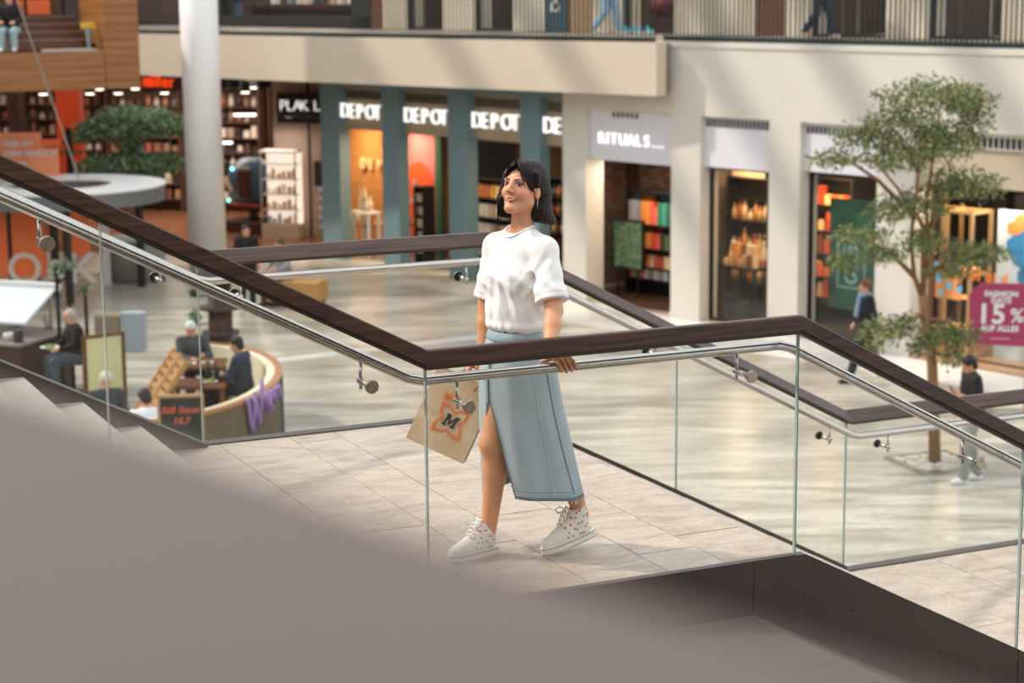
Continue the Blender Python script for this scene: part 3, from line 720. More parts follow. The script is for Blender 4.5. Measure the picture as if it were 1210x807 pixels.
shirt = np_obj('t_shirt', V, Q, M_SHIRT, woman, T=WT)
ring = []
for a in np.linspace(0, 2*math.pi, 41):
    rd = 0.0665; d_ = tl*math.cos(a)*rd*1.02 + tf*(math.sin(a)*rd*0.90 + 0.018)
    ring.append(nb + d_ + A_(0, 0, 0.008 - 0.022*max(0, math.sin(a)) + 0.016*max(0, -math.sin(a)) + 0.014*abs(math.cos(a))**2))
mb = MB(WT); mb.smooth = True; mb.tube([tuple(p) for p in ring], 0.0062, 8); obj('neckband', mb, M_SHIRT, shirt)

# denim skirt with a front slit and frayed hem
def skirt_pt(a, z, off=0.0):
    # a: angle around the body, 0 = front (towards the walking direction), + towards her left (nearer the viewer)
    t = np.clip((0.965 - z) / (0.965 - 0.27), 0, 1)
    cx = 0.012 + 0.078*t**1.4; cy = 0.022 + 0.0*t
    sd = 0.118 + 0.042*np.minimum(t/0.22, 1)**0.8 + 0.020*t; fb = 0.100 + 0.050*np.minimum(t/0.25, 1)**0.8 + 0.060*t**1.1
    f2 = unit(A_(-0.93, -0.37, 0)); l2 = A_(0.37, -0.93, 0)
    fold = (0.007*np.sin(5*a + 1.0 + 2.2*t) + 0.005*np.sin(9*a - 3*t)) * t
    ca, sa = np.cos(a), np.sin(a); k = 1 + 0
    r1 = np.sign(ca)*np.abs(ca)**0.88*(fb + fold + off); r2 = np.sign(sa)*np.abs(sa)**0.88*(sd + fold + off)
    return A_(cx, cy, 0) + f2*r1 + l2*r2 + A_(0, 0, z)
A0 = 0.30                                      # where the slit sits
def slit_l(t): s = max(0.0, (t - 0.42) / 0.58); return A0 + 0.02 + 0.55*s**0.8      # edge of the left panel (nearer viewer)
def slit_r(t): s = max(0.0, (t - 0.42) / 0.58); return A0 - 0.02 - 0.42*s**0.9
rows, cols = 46, 96; Vs, Vi = [], []
hem = lambda a: 0.268 + 0.010*math.sin(2*a) + 0.015*max(0, math.cos(a))
for j in range(rows):
    t = j/(rows-1)
    a0, a1 = slit_l(t), slit_r(t) + 2*math.pi
    for i in range(cols):
        a = a0 + (a1-a0)*i/(cols-1); z = 0.972 + (hem(a) - 0.972)*t
        Vs.append(skirt_pt(a, z)); Vi.append(skirt_pt(a, z, -0.0035))
Vs, Vi = np.array(Vs), np.array(Vi); N0 = rows*cols
q = []
for j in range(rows-1):
    for i in range(cols-1):
        a = j*cols+i; q.append((a, a+cols, a+cols+1, a+1)); q.append((N0+a, N0+a+1, N0+a+cols+1, N0+a+cols))
    for i, fl in ((0, 0), (cols-1, 1)):
        a = j*cols+i; b = a+cols; q.append((a, N0+a, N0+b, b) if not fl else (a, b, N0+b, N0+a))
for i in range(cols-1):
    a = (rows-1)*cols+i; q.append((a, N0+a, N0+a+1, a+1))
    q.append((i, i+1, N0+i+1, N0+i))
Vk = np.concatenate([Vs, Vi]); tt = np.tile(np.repeat(np.linspace(0, 1, rows), cols), 2)
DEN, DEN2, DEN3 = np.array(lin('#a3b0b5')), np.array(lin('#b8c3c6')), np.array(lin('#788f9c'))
nzv = (np.sin(Vk[:, 0]*61 + Vk[:, 2]*17)*np.sin(Vk[:, 1]*47 - Vk[:, 2]*9) + 1)/2
dc = DEN*(1 - 0.45*nzv[:, None]) + DEN2*0.45*nzv[:, None]
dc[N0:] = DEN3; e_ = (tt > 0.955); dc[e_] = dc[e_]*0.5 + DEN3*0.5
M_DENIM = vcol_mat('washed light denim', 0.85, 0.15, bump=0.35, bscale=900)
skirt = np_obj('denim_skirt', Vk, np.array(q), M_DENIM, woman, dc, T=WT)
M_SEAM = mat('pale denim stitching', '#c2ccd0', 0.8); M_SEAMD = mat('dark denim edge', '#5c7686', 0.85)
def seam(fa, t0, t1, rad, mm, name='seam', n=30):
    mb = MB(WT); pts = []
    for t in np.linspace(t0, t1, n): a = fa(t); pts.append(tuple(skirt_pt(a, 0.972 + (hem(a)-0.972)*t, 0.001)))
    mb.tube(pts, rad, 5); return obj(name, mb, mm, skirt)
seam(lambda t: slit_l(t) + 0.02, 0.0, 1.0, 0.0022, M_SEAMD); seam(lambda t: slit_l(t) + 0.075, 0.02, 0.99, 0.0012, M_SEAM)
seam(lambda t: slit_r(t) - 0.02, 0.42, 1.0, 0.0022, M_SEAMD); seam(lambda t: slit_r(t) - 0.08, 0.05, 0.99, 0.0012, M_SEAM)
seam(lambda t: 1.57 + 0.10*t, 0.03, 0.97, 0.0018, M_SEAM); seam(lambda t: 1.95 + 0.16*t, 0.03, 0.97, 0.0022, M_SEAMD)
for tz, rad, mm in ((0.962, 0.0014, M_SEAM), (0.975, 0.0014, M_SEAM), (0.997, 0.0030, M_SEAMD)):
    mb = MB(WT); a0, a1 = slit_l(tz), slit_r(tz) + 2*math.pi
    mb.tube([tuple(skirt_pt(a, 0.972 + (hem(a)-0.972)*tz, 0.001)) for a in np.linspace(a0, a1, 70)], rad, 5); obj('hem_stitch', mb, mm, skirt)
mb = MB(WT); mb.smooth = True                  # waistband
ww = []
for zz, off in ((0.940, 0.004), (0.944, 0.008), (0.974, 0.006), (0.976, 0.001)):
    ww.append([skirt_pt(a, zz, off) for a in np.linspace(0, 2*math.pi, 61)[:-1]])
vs = [tuple(p) for row in ww for p in row]; mb.add(vs, [(j*60+i, j*60+(i+1) % 60, (j+1)*60+(i+1) % 60, (j+1)*60+i) for j in range(3) for i in range(60)])
obj('waistband', mb, mat('denim waistband', '#9aa9b0', 0.85, col2='#8b9ca5', scale=(60, 60, 60)), skirt)
r = random.Random(11); mb = MB(WT)             # frayed threads at the back of the hem
for i in range(46):
    a = r.uniform(2.0, 4.4); p = skirt_pt(a, hem(a) + 0.002); q_ = p + A_(r.uniform(-.006, .006), r.uniform(-.006, .006), -r.uniform(.012, .030)); mb.tube([tuple(p), tuple((p+q_)/2 + A_(r.uniform(-.003, .003), 0, 0)), tuple(q_)], [0.0013, 0.0011, 0.0008], 4)
f_ = obj('frayed_thread', mb, M_SEAM, skirt); f_['kind'] = 'stuff'

# canvas high-top sneakers
M_CANVAS = vcol_mat('off white canvas with small red hearts', 0.8, 0.2, bump=0.2, bscale=700)
M_SOLE = mat('off white rubber', '#e7e3d8', 0.5); M_STRIPE = mat('dark sole stripe', '#4a4642', 0.6); M_LACE = mat('cream lace', '#eeeae2', 0.8)
def sneaker(label, heel, dirn, pitch_up, roll_=0.0, shaft=None):
    d_ = unit(dirn); Z = A_(0, 0, 1); S = unit(np.cross(Z, d_))
    p = math.radians(pitch_up); fx = d_*math.cos(p) - Z*math.sin(p); fz = Z*math.cos(p) + d_*math.sin(p)
    M = np.stack([fx, S, fz], 1); o = np.array(heel, float); g = lambda x, y, z: o + M @ A_(x, y, z)
    root = thing('shoe', None, None, WT @ frame(tuple(o), tuple(fx), tuple(S), tuple(fz))); root.parent = woman
    root.matrix_basis = frame(tuple(o), tuple(fx), tuple(S), tuple(fz)); 
    F = Field(); F.cone(g(0.040, 0, 0.050), g(0.120, 0, 0.048), 0.034, 0.036, 0.02); F.cone(g(0.120, 0, 0.046), g(0.205, 0, 0.036), 0.037, 0.034, 0.02)
    F.cone(g(0.045, 0, 0.07), g(0.038, 0, 0.150), 0.036, 0.043, 0.02); F.cone(g(0.070, 0, 0.100), g(0.155, 0, 0.052), 0.034, 0.030, 0.03)
    def dsp(P, D):
        L = (P - o) @ M; D = np.maximum(D, L[:, 2] - 0.150 + 0.02*(L[:, 0]-0.04)); return np.maximum(D, 0.012 - L[:, 2])
    V, Q = field_mesh(F, 0.0026, dsp); L = (V - o) @ M
    col = np.tile(np.array(lin('#e9e4da')), (len(V), 1)); rr = random.Random(5 if pitch_up else 8)
    for side in (1, -1):
        pts = [(x + rr.uniform(-.004, .004), z + rr.uniform(-.004, .004)) for x in np.arange(0.012, 0.13, 0.026) for z in np.arange(0.045, 0.145, 0.024) if z < 0.15 - max(0, x-0.07)*1.05]
        for k, (hx, hz) in enumerate(pts):
            hx += 0.011*(k % 2); u = (L[:, 0]-hx)/0.0042; w = (L[:, 2]-hz)/0.0042
            m = ((u*u + w*w - 1)**3 - u*u*w**3 < 0) & (L[:, 1]*side > 0.006); col[m] = np.array(lin('#cf4b3c' if k % 4 else '#8a6a78'))
    np_obj('upper', V, Q, M_CANVAS, root, col, T=WT)
    def outline(gw): 
        pts = []
        for i in range(40):
            a = 2*math.pi*i/40; x = 0.118 + 0.128*math.copysign(abs(math.cos(a))**0.75, math.cos(a)); w = 0.036 + 0.008*math.exp(-((x-0.175)/0.05)**2)
            pts.append((x + gw*math.cos(a), (w + gw)*math.copysign(abs(math.sin(a))**0.75, math.sin(a))))
        return pts
    T = WT @ frame(tuple(o), tuple(fx), tuple(S), tuple(fz))
    mb = MB(T)
    for k, (z0, z1, gw) in enumerate(((0, 0.007, 0.003), (0.007, 0.031, 0.0015))): mb.prism(outline(gw), z0, z1)
    obj('sole', mb, M_SOLE, root)
    mb = MB(T); mb.prism(outline(0.0022), 0.026, 0.0285); obj('sole_stripe', mb, M_STRIPE, root)
    mb = MB(T); mb.prism(outline(0.0036), 0.0035, 0.0055); obj('sole_stripe', mb, M_STRIPE, root)
    mb = MB(T); mb.smooth = True
    for i in range(9):
        pr = []
        for k in range(9):
            a = math.pi*k/8; b = math.pi/2*i/8
            pr.append((0.196 + 0.047*math.sin(b)*1.0*math.sin(a)**0.5 if False else 0.198 + 0.045*math.sin(a)*math.cos(b), 0.0385*math.cos(a)*math.cos(b)**0.5, 0.028 + 0.036*math.sin(b)))
        if i == 0: base = len(mb.v)
        mb.v.extend([tuple(T @ Vector(p)) for p in pr])
    for i in range(8):
        for k in range(8): q0 = base + i*9 + k; mb.f.append((q0, q0+1, q0+10, q0+9)); mb.mi.append(0); mb.sm.append(True)
    obj('toe_cap', mb, M_SOLE, root)
    mb = MB(T); 
    for i in range(7):
        x = 0.170 - 0.0135*i; z = 0.075 + 0.0145*i - (0.004 if i < 2 else 0); w = 0.019
        mb.tube([(x-0.004, -w-0.005, z-0.014), (x, -w*0.5, z+0.004), (x, w*0.5, z+0.004), (x-0.004, w+0.005, z-0.014)], 0.0028, 6)
        mb.tube([(x-0.012, -w, z-0.002), (x-0.004, 0, z+0.007), (x+0.002, w, z-0.010)], 0.0026, 6)
    for s in (1, -1):
        mb.tube([(0.094, 0, 0.158), (0.110, s*0.020, 0.172), (0.125, s*0.040, 0.160), (0.118, s*0.042, 0.138), (0.100, s*0.020, 0.146), (0.094, 0, 0.156)], 0.0026, 6)
        mb.tube([(0.094, 0, 0.156), (0.115, s*0.012, 0.142), (0.128, s*0.022, 0.112), (0.132, s*0.030, 0.088)], 0.0026, 6)
    obj('lace', mb, M_LACE, root, smooth=True)
    return root
sneaker('front', A_(-0.080, 0.012, 0.001), A_(-0.80, -0.60, 0), 0)
sneaker('rear', A_(0.345, 0.060, 0.062), A_(-0.92, -0.36, 0), 15)

# paper carrier bag held in her right hand
bl = A_(-0.462, 0.13, 0.485); wv = unit(A_(0.24, -0.035, -0.108)); hv_ = unit(A_(0.130, 0.02, 0.262)); hv_ = unit(hv_ - wv*(hv_@wv)); dv = np.cross(hv_, wv); dv = dv if dv[1] > 0 else -dv
bw, bh, bd = 0.272, 0.335, 0.135
BT = WT @ frame(tuple(bl), tuple(wv), tuple(dv), tuple(hv_))
bag = thing('paper_bag', 'brown paper carrier bag with an orange logo in the right hand of the woman', 'bag', BT)
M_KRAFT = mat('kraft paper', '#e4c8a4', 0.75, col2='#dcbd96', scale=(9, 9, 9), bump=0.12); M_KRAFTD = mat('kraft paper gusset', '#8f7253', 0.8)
gx2 = random.Random(2); mb = MB(BT); nx, nz = 10, 12
def bagpt(i, j, side):
    x = bw*i/nx; z = bh*j/nz; taper = 0.30*max(0, (z - 0.10)/bh)
    y = (0 + bd/2*taper*1.3) if side == 0 else bd - bd/2*taper*1.3
    y += (0.004*math.sin(9*i/nx + 2.1*j/nz*3) + (0.003 if j == 5 else 0)) * (1 if side == 0 else -1)
    return (x, y, z)
for side in (0, 1):
    b0 = len(mb.v); mb.add([bagpt(i, j, side) for j in range(nz+1) for i in range(nx+1)], [((j*(nx+1)+i), (j*(nx+1)+i+1), ((j+1)*(nx+1)+i+1), ((j+1)*(nx+1)+i)) if side == 0 else ((j*(nx+1)+i), ((j+1)*(nx+1)+i), ((j+1)*(nx+1)+i+1), (j*(nx+1)+i+1)) for j in range(nz) for i in range(nx)])
for xe, sg in ((0, 1), (nx, -1)):
    pts = []
    for j in range(nz+1):
        a = bagpt(xe, j, 0); b = bagpt(xe, j, 1); inn = 0.030*max(0, (j/nz - 0.2)); pts += [a, (a[0] + sg*inn, (a[1]+b[1])/2, a[2]), b]
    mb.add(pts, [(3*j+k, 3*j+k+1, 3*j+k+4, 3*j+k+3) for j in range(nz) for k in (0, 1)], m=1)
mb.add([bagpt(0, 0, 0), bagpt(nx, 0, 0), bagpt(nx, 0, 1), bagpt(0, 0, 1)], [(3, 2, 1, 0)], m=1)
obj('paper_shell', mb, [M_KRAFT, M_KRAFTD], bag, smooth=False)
top = [A_(bw*0.30, bagpt(3, nz, 0)[1], bh), A_(bw*0.70, bagpt(7, nz, 0)[1], bh)]
BI = np.array(BT.inverted()); hl_ = BI[:3, :3] @ (HR + WO) + BI[:3, 3]
M_ROPE = mat('twisted paper handle', '#a5814f', 0.8)
for yy in (bagpt(5, nz, 0)[1], bagpt(5, nz, 1)[1]):
    mb = MB(BT); mb.smooth = True
    a, b = A_(bw*0.32, yy, bh - 0.03), A_(bw*0.68, yy, bh - 0.03)
    t1, t2 = A_(*hl_) + A_(-0.030, 0, 0.0), A_(*hl_) + A_(0.030, 0, 0.0)
    mb.tube([tuple(a), tuple(a*0.55 + t1*0.45 + A_(-.01, 0, 0)), tuple(t1), tuple(t2), tuple(b*0.55 + t2*0.45 + A_(.01, 0, 0)), tuple(b)], 0.0036, 7)
    obj('handle', mb, M_ROPE, bag)
LT = lambda x, z, y=-0.0025: BT @ frame((x, y, z), (1, 0, 0), (0, 0, 1), (0, -1, 0))
M_ORP = mat('orange print', '#f0824a', 0.7); M_GRP = mat('dark grey print', '#3b3b36', 0.7)
lx, lz = bw*0.545, bh*0.44
def quatre(s, th):
    # four-cornered star outline with notched sides, drawn as a band
    q = [(-1, 0.72), (-0.98, 1), (-0.66, 0.96), (-0.36, 0.90), (0, 0.64), (0.36, 0.90), (0.66, 0.96), (0.98, 1)]
    P = []
    for k in range(4):
        c, s_ = [(1, 0), (0, 1), (-1, 0), (0, -1)][k]
        P += [(x*c + y*s_, y*c - x*s_) for x, y in q[1:7]]
    return [(x*s, y*s) for x, y in P]
o_, i_ = quatre(0.068, 0), quatre(0.054, 0)
yb = lambda x, z: bagpt(0, nz*z/bh, 0)[1] - 0.006
mb = MB(LT(lx, lz, 0)); n = len(o_)
zz_ = lambda p: -( bd/2*0.39*max(0, (lz + p[1] - 0.10)/bh)) + 0.0065
mb.add([(p[0], p[1], zz_(p)) for p in o_] + [(p[0], p[1], zz_(p)) for p in i_], [(i, (i+1) % n, n+(i+1) % n, n+i) for i in range(n)])
obj('logo_outline', mb, M_ORP, bag)
def flat_text(txt, size, x, z, mm, off, name, shear=0.0, al='CENTER'):
    mb = MB(LT(x, z, 0)); mb.text(txt, size, 0.0, ID, align=al, offset=off, shear=shear)
    Ti = (BT.inverted()); vs = []
    for v in mb.v:
        q_ = Ti @ Vector(v); q_.y = (bd/2*0.39*max(0, (q_.z - 0.10)/bh)) - 0.0068; vs.append(tuple(BT @ q_))
    mb.v = vs; return obj(name, mb, mm, bag)
MP = [(0,0),(.38,0),(.38,.15),(.29,.15),(.29,.66),(.52,.12),(.60,.12),(.83,.66),(.83,.15),(.74,.15),(.74,0),(1.12,0),(1.12,.15),(1.03,.15),(1.03,.85),(1.12,.85),(1.12,1),(.80,1),(.56,.42),(.32,1),(0,1),(0,.85),(.09,.85),(.09,.15),(0,.15)]
mb = MB(LT(lx, lz, 0)); q_ = [((x - .56)*0.054 + (y - .5)*.010, (y - .5)*0.054) for x, y in MP]
mb.add([(a, b, zz_((a, b)) + 0.0006) for a, b in q_], [tuple(range(len(q_)))]); obj('logo_letter', mb, M_GRP, bag)
flat_text('M\u00fcller', 0.044, lx - 0.012, lz + 0.078, M_ORP, 0.0016, 'shop_lettering')
# ================================================================== THE MALL SHELL
M_FLOOR = stone('polished mall stone floor', '#8f877a', '#b0a99c', '#cdc8be', scale=(0.5, 2.6, 1), fine=9, rough=0.28, rotz=-0.35)
mb = MB(); mb.prism([(-30, -12), (30, -12), (30, 46), (6, 52), (-10, 72), (-30, 72)], -0.2, 0.0); struct('floor', mb, M_FLOOR)
M_FLOORB = mat('red brown shop floor', '#8a5e45', 0.22, col2='#7a4f39', scale=(2, 0.6, 1), detail=5)
mb = MB(); mb.prism([(-20, 50.6), (-5.3, 47.2), (-2, 56), (-6, 70), (-22, 70)], 0.0, 0.012); struct('floor', mb, M_FLOORB, label='red brown shop floor under the gallery')
M_SUNBAND = mat('pale stone band with painted sunlight', '#dcdad6', 0.25)  # sunlight on the two floor bands is put into this pale colour
mb = MB(WALL); mb.prism([(1.7, -2.1), (14.5, -1.3), (14.5, -0.02), (1.7, -0.02)], 0.0, 0.006); struct('trim_1', mb, M_SUNBAND, label='white stone band with painted sunlight along the foot of the cream wall')
mb = MB(); mb.prism([(-4.95, 33.2), (-0.6, 35.8), (-0.62, 36.2), (-4.97, 33.6)], 0.0, 0.005); struct('trim_2', mb, M_SUNBAND, label='narrow white strip of painted sunlight on the mall floor')

# ---- the shop wall on the right
wall = thing('wall_right', 'long cream shop wall with teal and cream pillars', 'wall', WALL, kind='structure')
def wpart(name, mb, m): return obj(name, mb, m, wall)
PIL = [(1.69, 2.40), (4.88, 5.67), (7.45, 8.20), (10.00, 10.79), (14.2, 15.2)]
for a, b in PIL:
    mb = MB(WALL); mb.box((a, 0, 0), (b, 0.5, 4.0)); wpart('pillar', mb, M_CREAM)
    mb = MB(WALL); mb.box((a - 0.012, -0.012, 0), (b + 0.012, 0.4, 0.12)); wpart('plinth', mb, M_CREAM)
mb = MB(WALL); mb.box((1.69, 0, 4.0), (15.2, 0.5, 5.37)); wpart('upper_wall', mb, M_CREAM)
mb = MB(WALL); mb.box((4.4, -0.03, 5.30), (15.2, 0.5, 5.40)); wpart('coping', mb, M_CREAM)
TPIL = [(-7.11, -6.34), (-4.63, -4.0), (-2.15, -1.48), (0.33, 0.94)]
for a, b in TPIL:
    mb = MB(WALL); mb.box((a, 0, 0), (b, 0.3, 4.4)); wpart('teal_pillar', mb, M_TEAL)
mb = MB(WALL); mb.box((-7.11, 0.02, 4.19), (1.69, 0.3, 4.4)); wpart('teal_beam', mb, M_TEAL)
def slots(name, a, b, r, z0, z1, pitch, w, mm=M_DARKMETAL):
    mb = MB(WALL); n = int((b - a) / pitch)
    for i in range(n): x = a + (b - a) * (i + 0.5) / n; mb.box((x - w/2, r - 0.015, z0), (x + w/2, r + 0.02, z1))
    o = wpart(name, mb, mm); o['kind'] = 'stuff'; return o
def header(a, b, z0, z1, r, mm): mb = MB(WALL); mb.box((a, r, z0), (b, r + 0.12, z1), bev=0.01); return wpart('header_panel', mb, mm)
header(2.40, 4.88, 2.97, 4.0, 0.12, M_LAV); slots('vent', 3.05, 3.85, 0.12, 3.86, 3.96, 0.12, 0.06)
header(5.67, 7.45, 3.02, 4.0, 0.12, M_LAV); slots('vent', 5.70, 7.42, 0.12, 3.80, 3.95, 0.10, 0.055)
header(8.20, 10.0, 3.10, 4.0, 0.12, M_LAV); slots('vent', 8.24, 9.96, 0.12, 3.80, 3.93, 0.10, 0.055)
M_HBEIGE = mat('beige plaster header', '#bcae96', 0.7)
header(10.79, 14.2, 3.07, 3.72, 0.16, M_HBEIGE); header(10.79, 14.2, 3.72, 4.0, 0.10, M_CREAM); slots('vent', 10.85, 14.1, 0.10, 3.76, 3.93, 0.115, 0.07)
for a, b in ((-6.34, -4.63), (-4.0, -2.15), (-1.48, 0.33), (0.94, 1.69)):
    header(a, b, 3.16, 4.19, 0.2, M_BEIGE); slots('vent', a + 0.05, b - 0.05, 0.2, 3.88, 4.08, 0.075, 0.035)
# ---- gallery slab with the warm cream front that overhangs on the left
FA, FB = Vector((2.82, 37.62)), Vector((-9.35, 49.0))
fd = (FB - FA).normalized(); FC = FB + fd * 9
GT, GB = 5.40, 4.38
P_ = lambda s, r: (WALL @ Vector((s, r, 0))).xy
mb = MB(); mb.prism([tuple(P_(4.38, 0.52)), tuple(P_(15.2, 0.52)), tuple(P_(15.2, 9)), tuple(P_(-26, 9)), tuple(FC + Vector((0.3, 0.4))), tuple(FA + Vector((0.25, 0.3)))], GB, GT - 0.02)
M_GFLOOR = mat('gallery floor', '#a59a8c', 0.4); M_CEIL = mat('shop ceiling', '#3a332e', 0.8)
struct('floor', mb, M_GFLOOR, label='upper gallery floor slab behind the railing')
front = thing('trim_3', 'warm cream gallery front overhanging the shops', 'gallery front', (FA.x, FA.y, GB), kind='structure')
seg = 4
for i in range(seg):
    a = FA + (FC - FA) * i / seg; b = FA + (FC - FA) * (i + 1) / seg; nrm = Vector((fd.y, -fd.x)); nrm = nrm if nrm.y > 0 else -nrm
    a2 = a + fd * 0.004; mb = MB(); mb.prism([tuple(a2), tuple(b), tuple(b + nrm * 0.3), tuple(a2 + nrm * 0.3)], GB, GT); obj('front_panel', mb, M_FASCIA, front)
# ---- railing of the gallery: dark bars, one by one
def railing(label, a, b, n, base, top=6.5):
    d = (b - a).normalized(); root = thing('railing', label, 'railing', (a.x, a.y, base))
    ang = math.atan2(d.y, d.x); T = rot_z(ang, (a.x, a.y, base)); L = (b - a).length
    mb = MB(T); mb.box((0, -0.03, 0.0), (L, 0.03, 0.09)); obj('bottom_rail', mb, M_RAILM, root)
    mb = MB(T); mb.box((0, -0.03, top - base), (L, 0.03, top - base + 0.05)); obj('top_rail', mb, M_RAILM, root)
    bar = MB(T); bar.tube([(0, 0, 0.05), (0, 0, top - base + 0.01)], 0.017, 6); o = obj('baluster', bar, M_RAILM, root)
    o.matrix_basis = Matrix.Identity(4)
    for i in range(1, n):
        c = o.copy(); C.objects.link(c); c.parent = root; v = d * (L * i / n); c.location = (v.x, v.y, 0)
    return root
M_RAILM = mat('dark green grey railing metal', '#2b3636', 0.4, 0.3)
railing('dark bar railing on the warm cream gallery front', FA + fd * 0.1 + Vector((0.05, 0.12)), FB + fd * 5 + Vector((0.05, 0.12)), 190, GT)
p0, p1 = P_(4.55, 0.12), P_(15.0, 0.12)
railing('dark bar railing above the cream shop wall', Vector(p0), Vector(p1), 96, 5.41)

# ---- upper shop fronts behind the gallery
UW = WALL @ Matrix.Translation((0, 4.1, GT))
up = thing('wall_back', 'row of shop fronts on the upper gallery with fluted cream columns', 'wall', UW, kind='structure')
M_FLUTE = mat('fluted cream column', '#d6cdbb', 0.7)
def fluted(a, b, name='fluted_column', mm=None, pitch=0.14):
    mb = MB(UW); n = max(3, int((b - a) / pitch)); pts = []
    for i in range(n):
        x0 = a + (b - a) * i / n; x1 = a + (b - a) * (i + 1) / n; w = x1 - x0
        pts += [(x0, -0.06), (x0 + w*0.2, -0.11), (x0 + w*0.8, -0.11), (x1 - w*0.02, -0.06)]
    mb.prism(pts + [(b, 0.5), (a, 0.5)], 0, 3.6); return obj(name, mb, mm or M_FLUTE, up)
for a, b in ((-9.93, -8.89), (-7.34, -6.12), (-4.59, -3.42), (-1.71, -0.76), (4.18, 4.87), (6.86, 7.87), (9.62, 11.2)): fluted(a, b)
fluted(0.93, 3.34, 'fluted_wall'); 
def upanel(name, a, b, r0, r1, z0, z1, mm): mb = MB(UW); mb.box((a, r0, z0), (b, r1, z1)); return obj(name, mb, mm, up)
upanel('wood_post', -10.5, -9.95, -0.05, 0.4, 0, 3.6, M_WOODM)
upanel('blue_panel', -3.40, -2.70, -0.08, 0.3, 0, 3.6, mat('slate blue panel', '#2f4756', 0.5))
mb = MB(UW @ frame((-2.92, -0.085, 0.45), (0, 0, 1), (-1, 0, 0), (0, -1, 0))); mb.text('Das', 0.42, 0.004, ID); obj('panel_lettering', mb, M_WHITE, up)
upanel('wood_wall', -2.70, -1.71, 0.0, 0.3, 0, 3.6, mat('striped tan wood', '#a58a66', 0.5, col2='#7d6547', scale=(14, 1, 0.2)))
upanel('wood_jamb', 3.34, 4.18, -0.02, 0.3, 0, 3.6, M_WOODM)
for a, b in ((-8.89, -7.34), (-6.12, -4.59), (-0.76, 0.93), (4.87, 6.86), (7.87, 9.62), (-26, -10.5)):
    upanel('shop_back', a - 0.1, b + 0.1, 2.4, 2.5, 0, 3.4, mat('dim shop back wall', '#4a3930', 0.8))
    upanel('door_frame', a, a + 0.07, 0.0, 0.12, 0, 3.4, M_DARKMETAL); upanel('door_frame', b - 0.07, b, 0.0, 0.12, 0, 3.4, M_DARKMETAL)
    upanel('threshold', a, b, 0.0, 0.12, 0, 0.06, M_DARKMETAL)
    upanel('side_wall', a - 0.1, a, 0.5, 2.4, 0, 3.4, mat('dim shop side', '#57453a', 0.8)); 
upanel('upper_ceiling', -26, 15, -0.1, 2.6, 3.4, 3.6, M_CEIL)
# big dark bookshop window on the left
upanel('window_frame', -18.2, -17.9, -0.06, 0.2, 0, 3.4, M_DARK); upanel('window_sill', -18.2, -10.5, -0.06, 0.3, 0, 0.30, M_DARK); upanel('window_frame', -11.4, -10.5, -0.06, 0.3, 0, 3.4, M_DARK)
for (s, col) in ((-7.9, '#ff9a4a'), (-5.3, '#ff8f50')):
    area('upper_shop_lamp', UW @ Vector((s, 1.4, 3.3)), 1.2, 14, (1, .7, .45))
for s in (0.1, 5.9, 8.7): area('upper_shop_lamp', UW @ Vector((s, 1.2, 3.3)), 1.4, 70, (1, .85, .7))
for s in (-12.5, -15, -19): area('upper_shop_lamp', UW @ Vector((s, 1.5, 3.3)), 1.6, 130, (1, .85, .7))

# ---- white round column and the wooden bulkhead at the left
mb = MB(Matrix.Translation((-7.03, 44.7, 0))); mb.smooth = True; mb.lathe([(0.43, 0), (0.43, 9.0)], 40); o = struct('column', mb, mat('bright white lacquer', '#f2f2f0', 0.5), label='tall round white column beside the gallery front')
mb = MB(Matrix.Translation((-7.03, 44.7, 0))); mb.lathe([(0.50, 0), (0.50, 0.05), (0.45, 0.07)], 40); obj('base_ring', mb, M_STEEL, o)
blk = thing('trim_4', 'wood clad gallery bulkhead below the upper seating steps', 'gallery front', (-8.2, 42, 4.38), kind='structure')
BK = rot_z(math.atan2(1.3, 2.5), (-10.7, 41.2, 4.38))
def boards(x0, x1, z0, z1, y0, y1, n):
    for i in range(n):
        za = z0 + (z1 - z0) * i / n; zb = z0 + (z1 - z0) * (i + 1) / n
        mb = MB(BK); mb.box((x0, y0, za + 0.004), (x1, y1, zb - 0.004), bev=0.004); obj('board', mb, M_WOODB, blk)
boards(-6, 2.26, 0, 0.80, 0, 0.3, 5); boards(2.266, 3.02, 0, 2.1, -0.02, 1.9, 12)
mb = MB(BK); mb.box((-6, 0.02, 0.0), (2.28, 6, 0.78)); obj('bulkhead_core', mb, mat('bulkhead core', '#6b4526', 0.7), blk)
mb = MB(BK); mb.box((1.0, 0.0, 0.80), (2.1, 0.5, 0.86), bev=0.01); obj('kerb', mb, mat('pale stone kerb', '#a39a92', 0.6), blk)
for k in range(4):
    mb = MB(BK); mb.box((0.55, 0.75 + 0.42*k, 0.80), (2.2, 3.2, 0.88 + 0.16*(k+1)), bev=0.008); obj('step', mb, M_WOODM, blk)
    mb = MB(BK); mb.box((0.55, 0.74 + 0.42*k, 0.88 + 0.16*(k+1)), (2.2, 0.80 + 0.42*k, 0.90 + 0.16*(k+1))); obj('nosing', mb, mat('grey nosing', '#8d8880', 0.5), blk)
# bulkhead wall behind it, hiding the floor above
mb = MB(); mb.prism([(-24, 62), (-9, 62), (-9, 62.3), (-24, 62.3)], 0, 9); struct('wall_left', mb, mat('dim brown wall', '#5a463a', 0.8))
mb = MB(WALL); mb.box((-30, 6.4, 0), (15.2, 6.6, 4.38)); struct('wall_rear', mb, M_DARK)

# ---- unseen skylight beams, added to throw soft diagonal bands on the cream wall
for i in range(9):
    mb = MB(WALL @ Matrix.Translation((-11 + 3.1 * i, 0, 13.5))); mb.box((-0.28, -16, 0), (0.28, 3, 0.5)); struct('beam', mb, M_WHITE, label='unseen skylight beam added above the mall to throw shade bands')

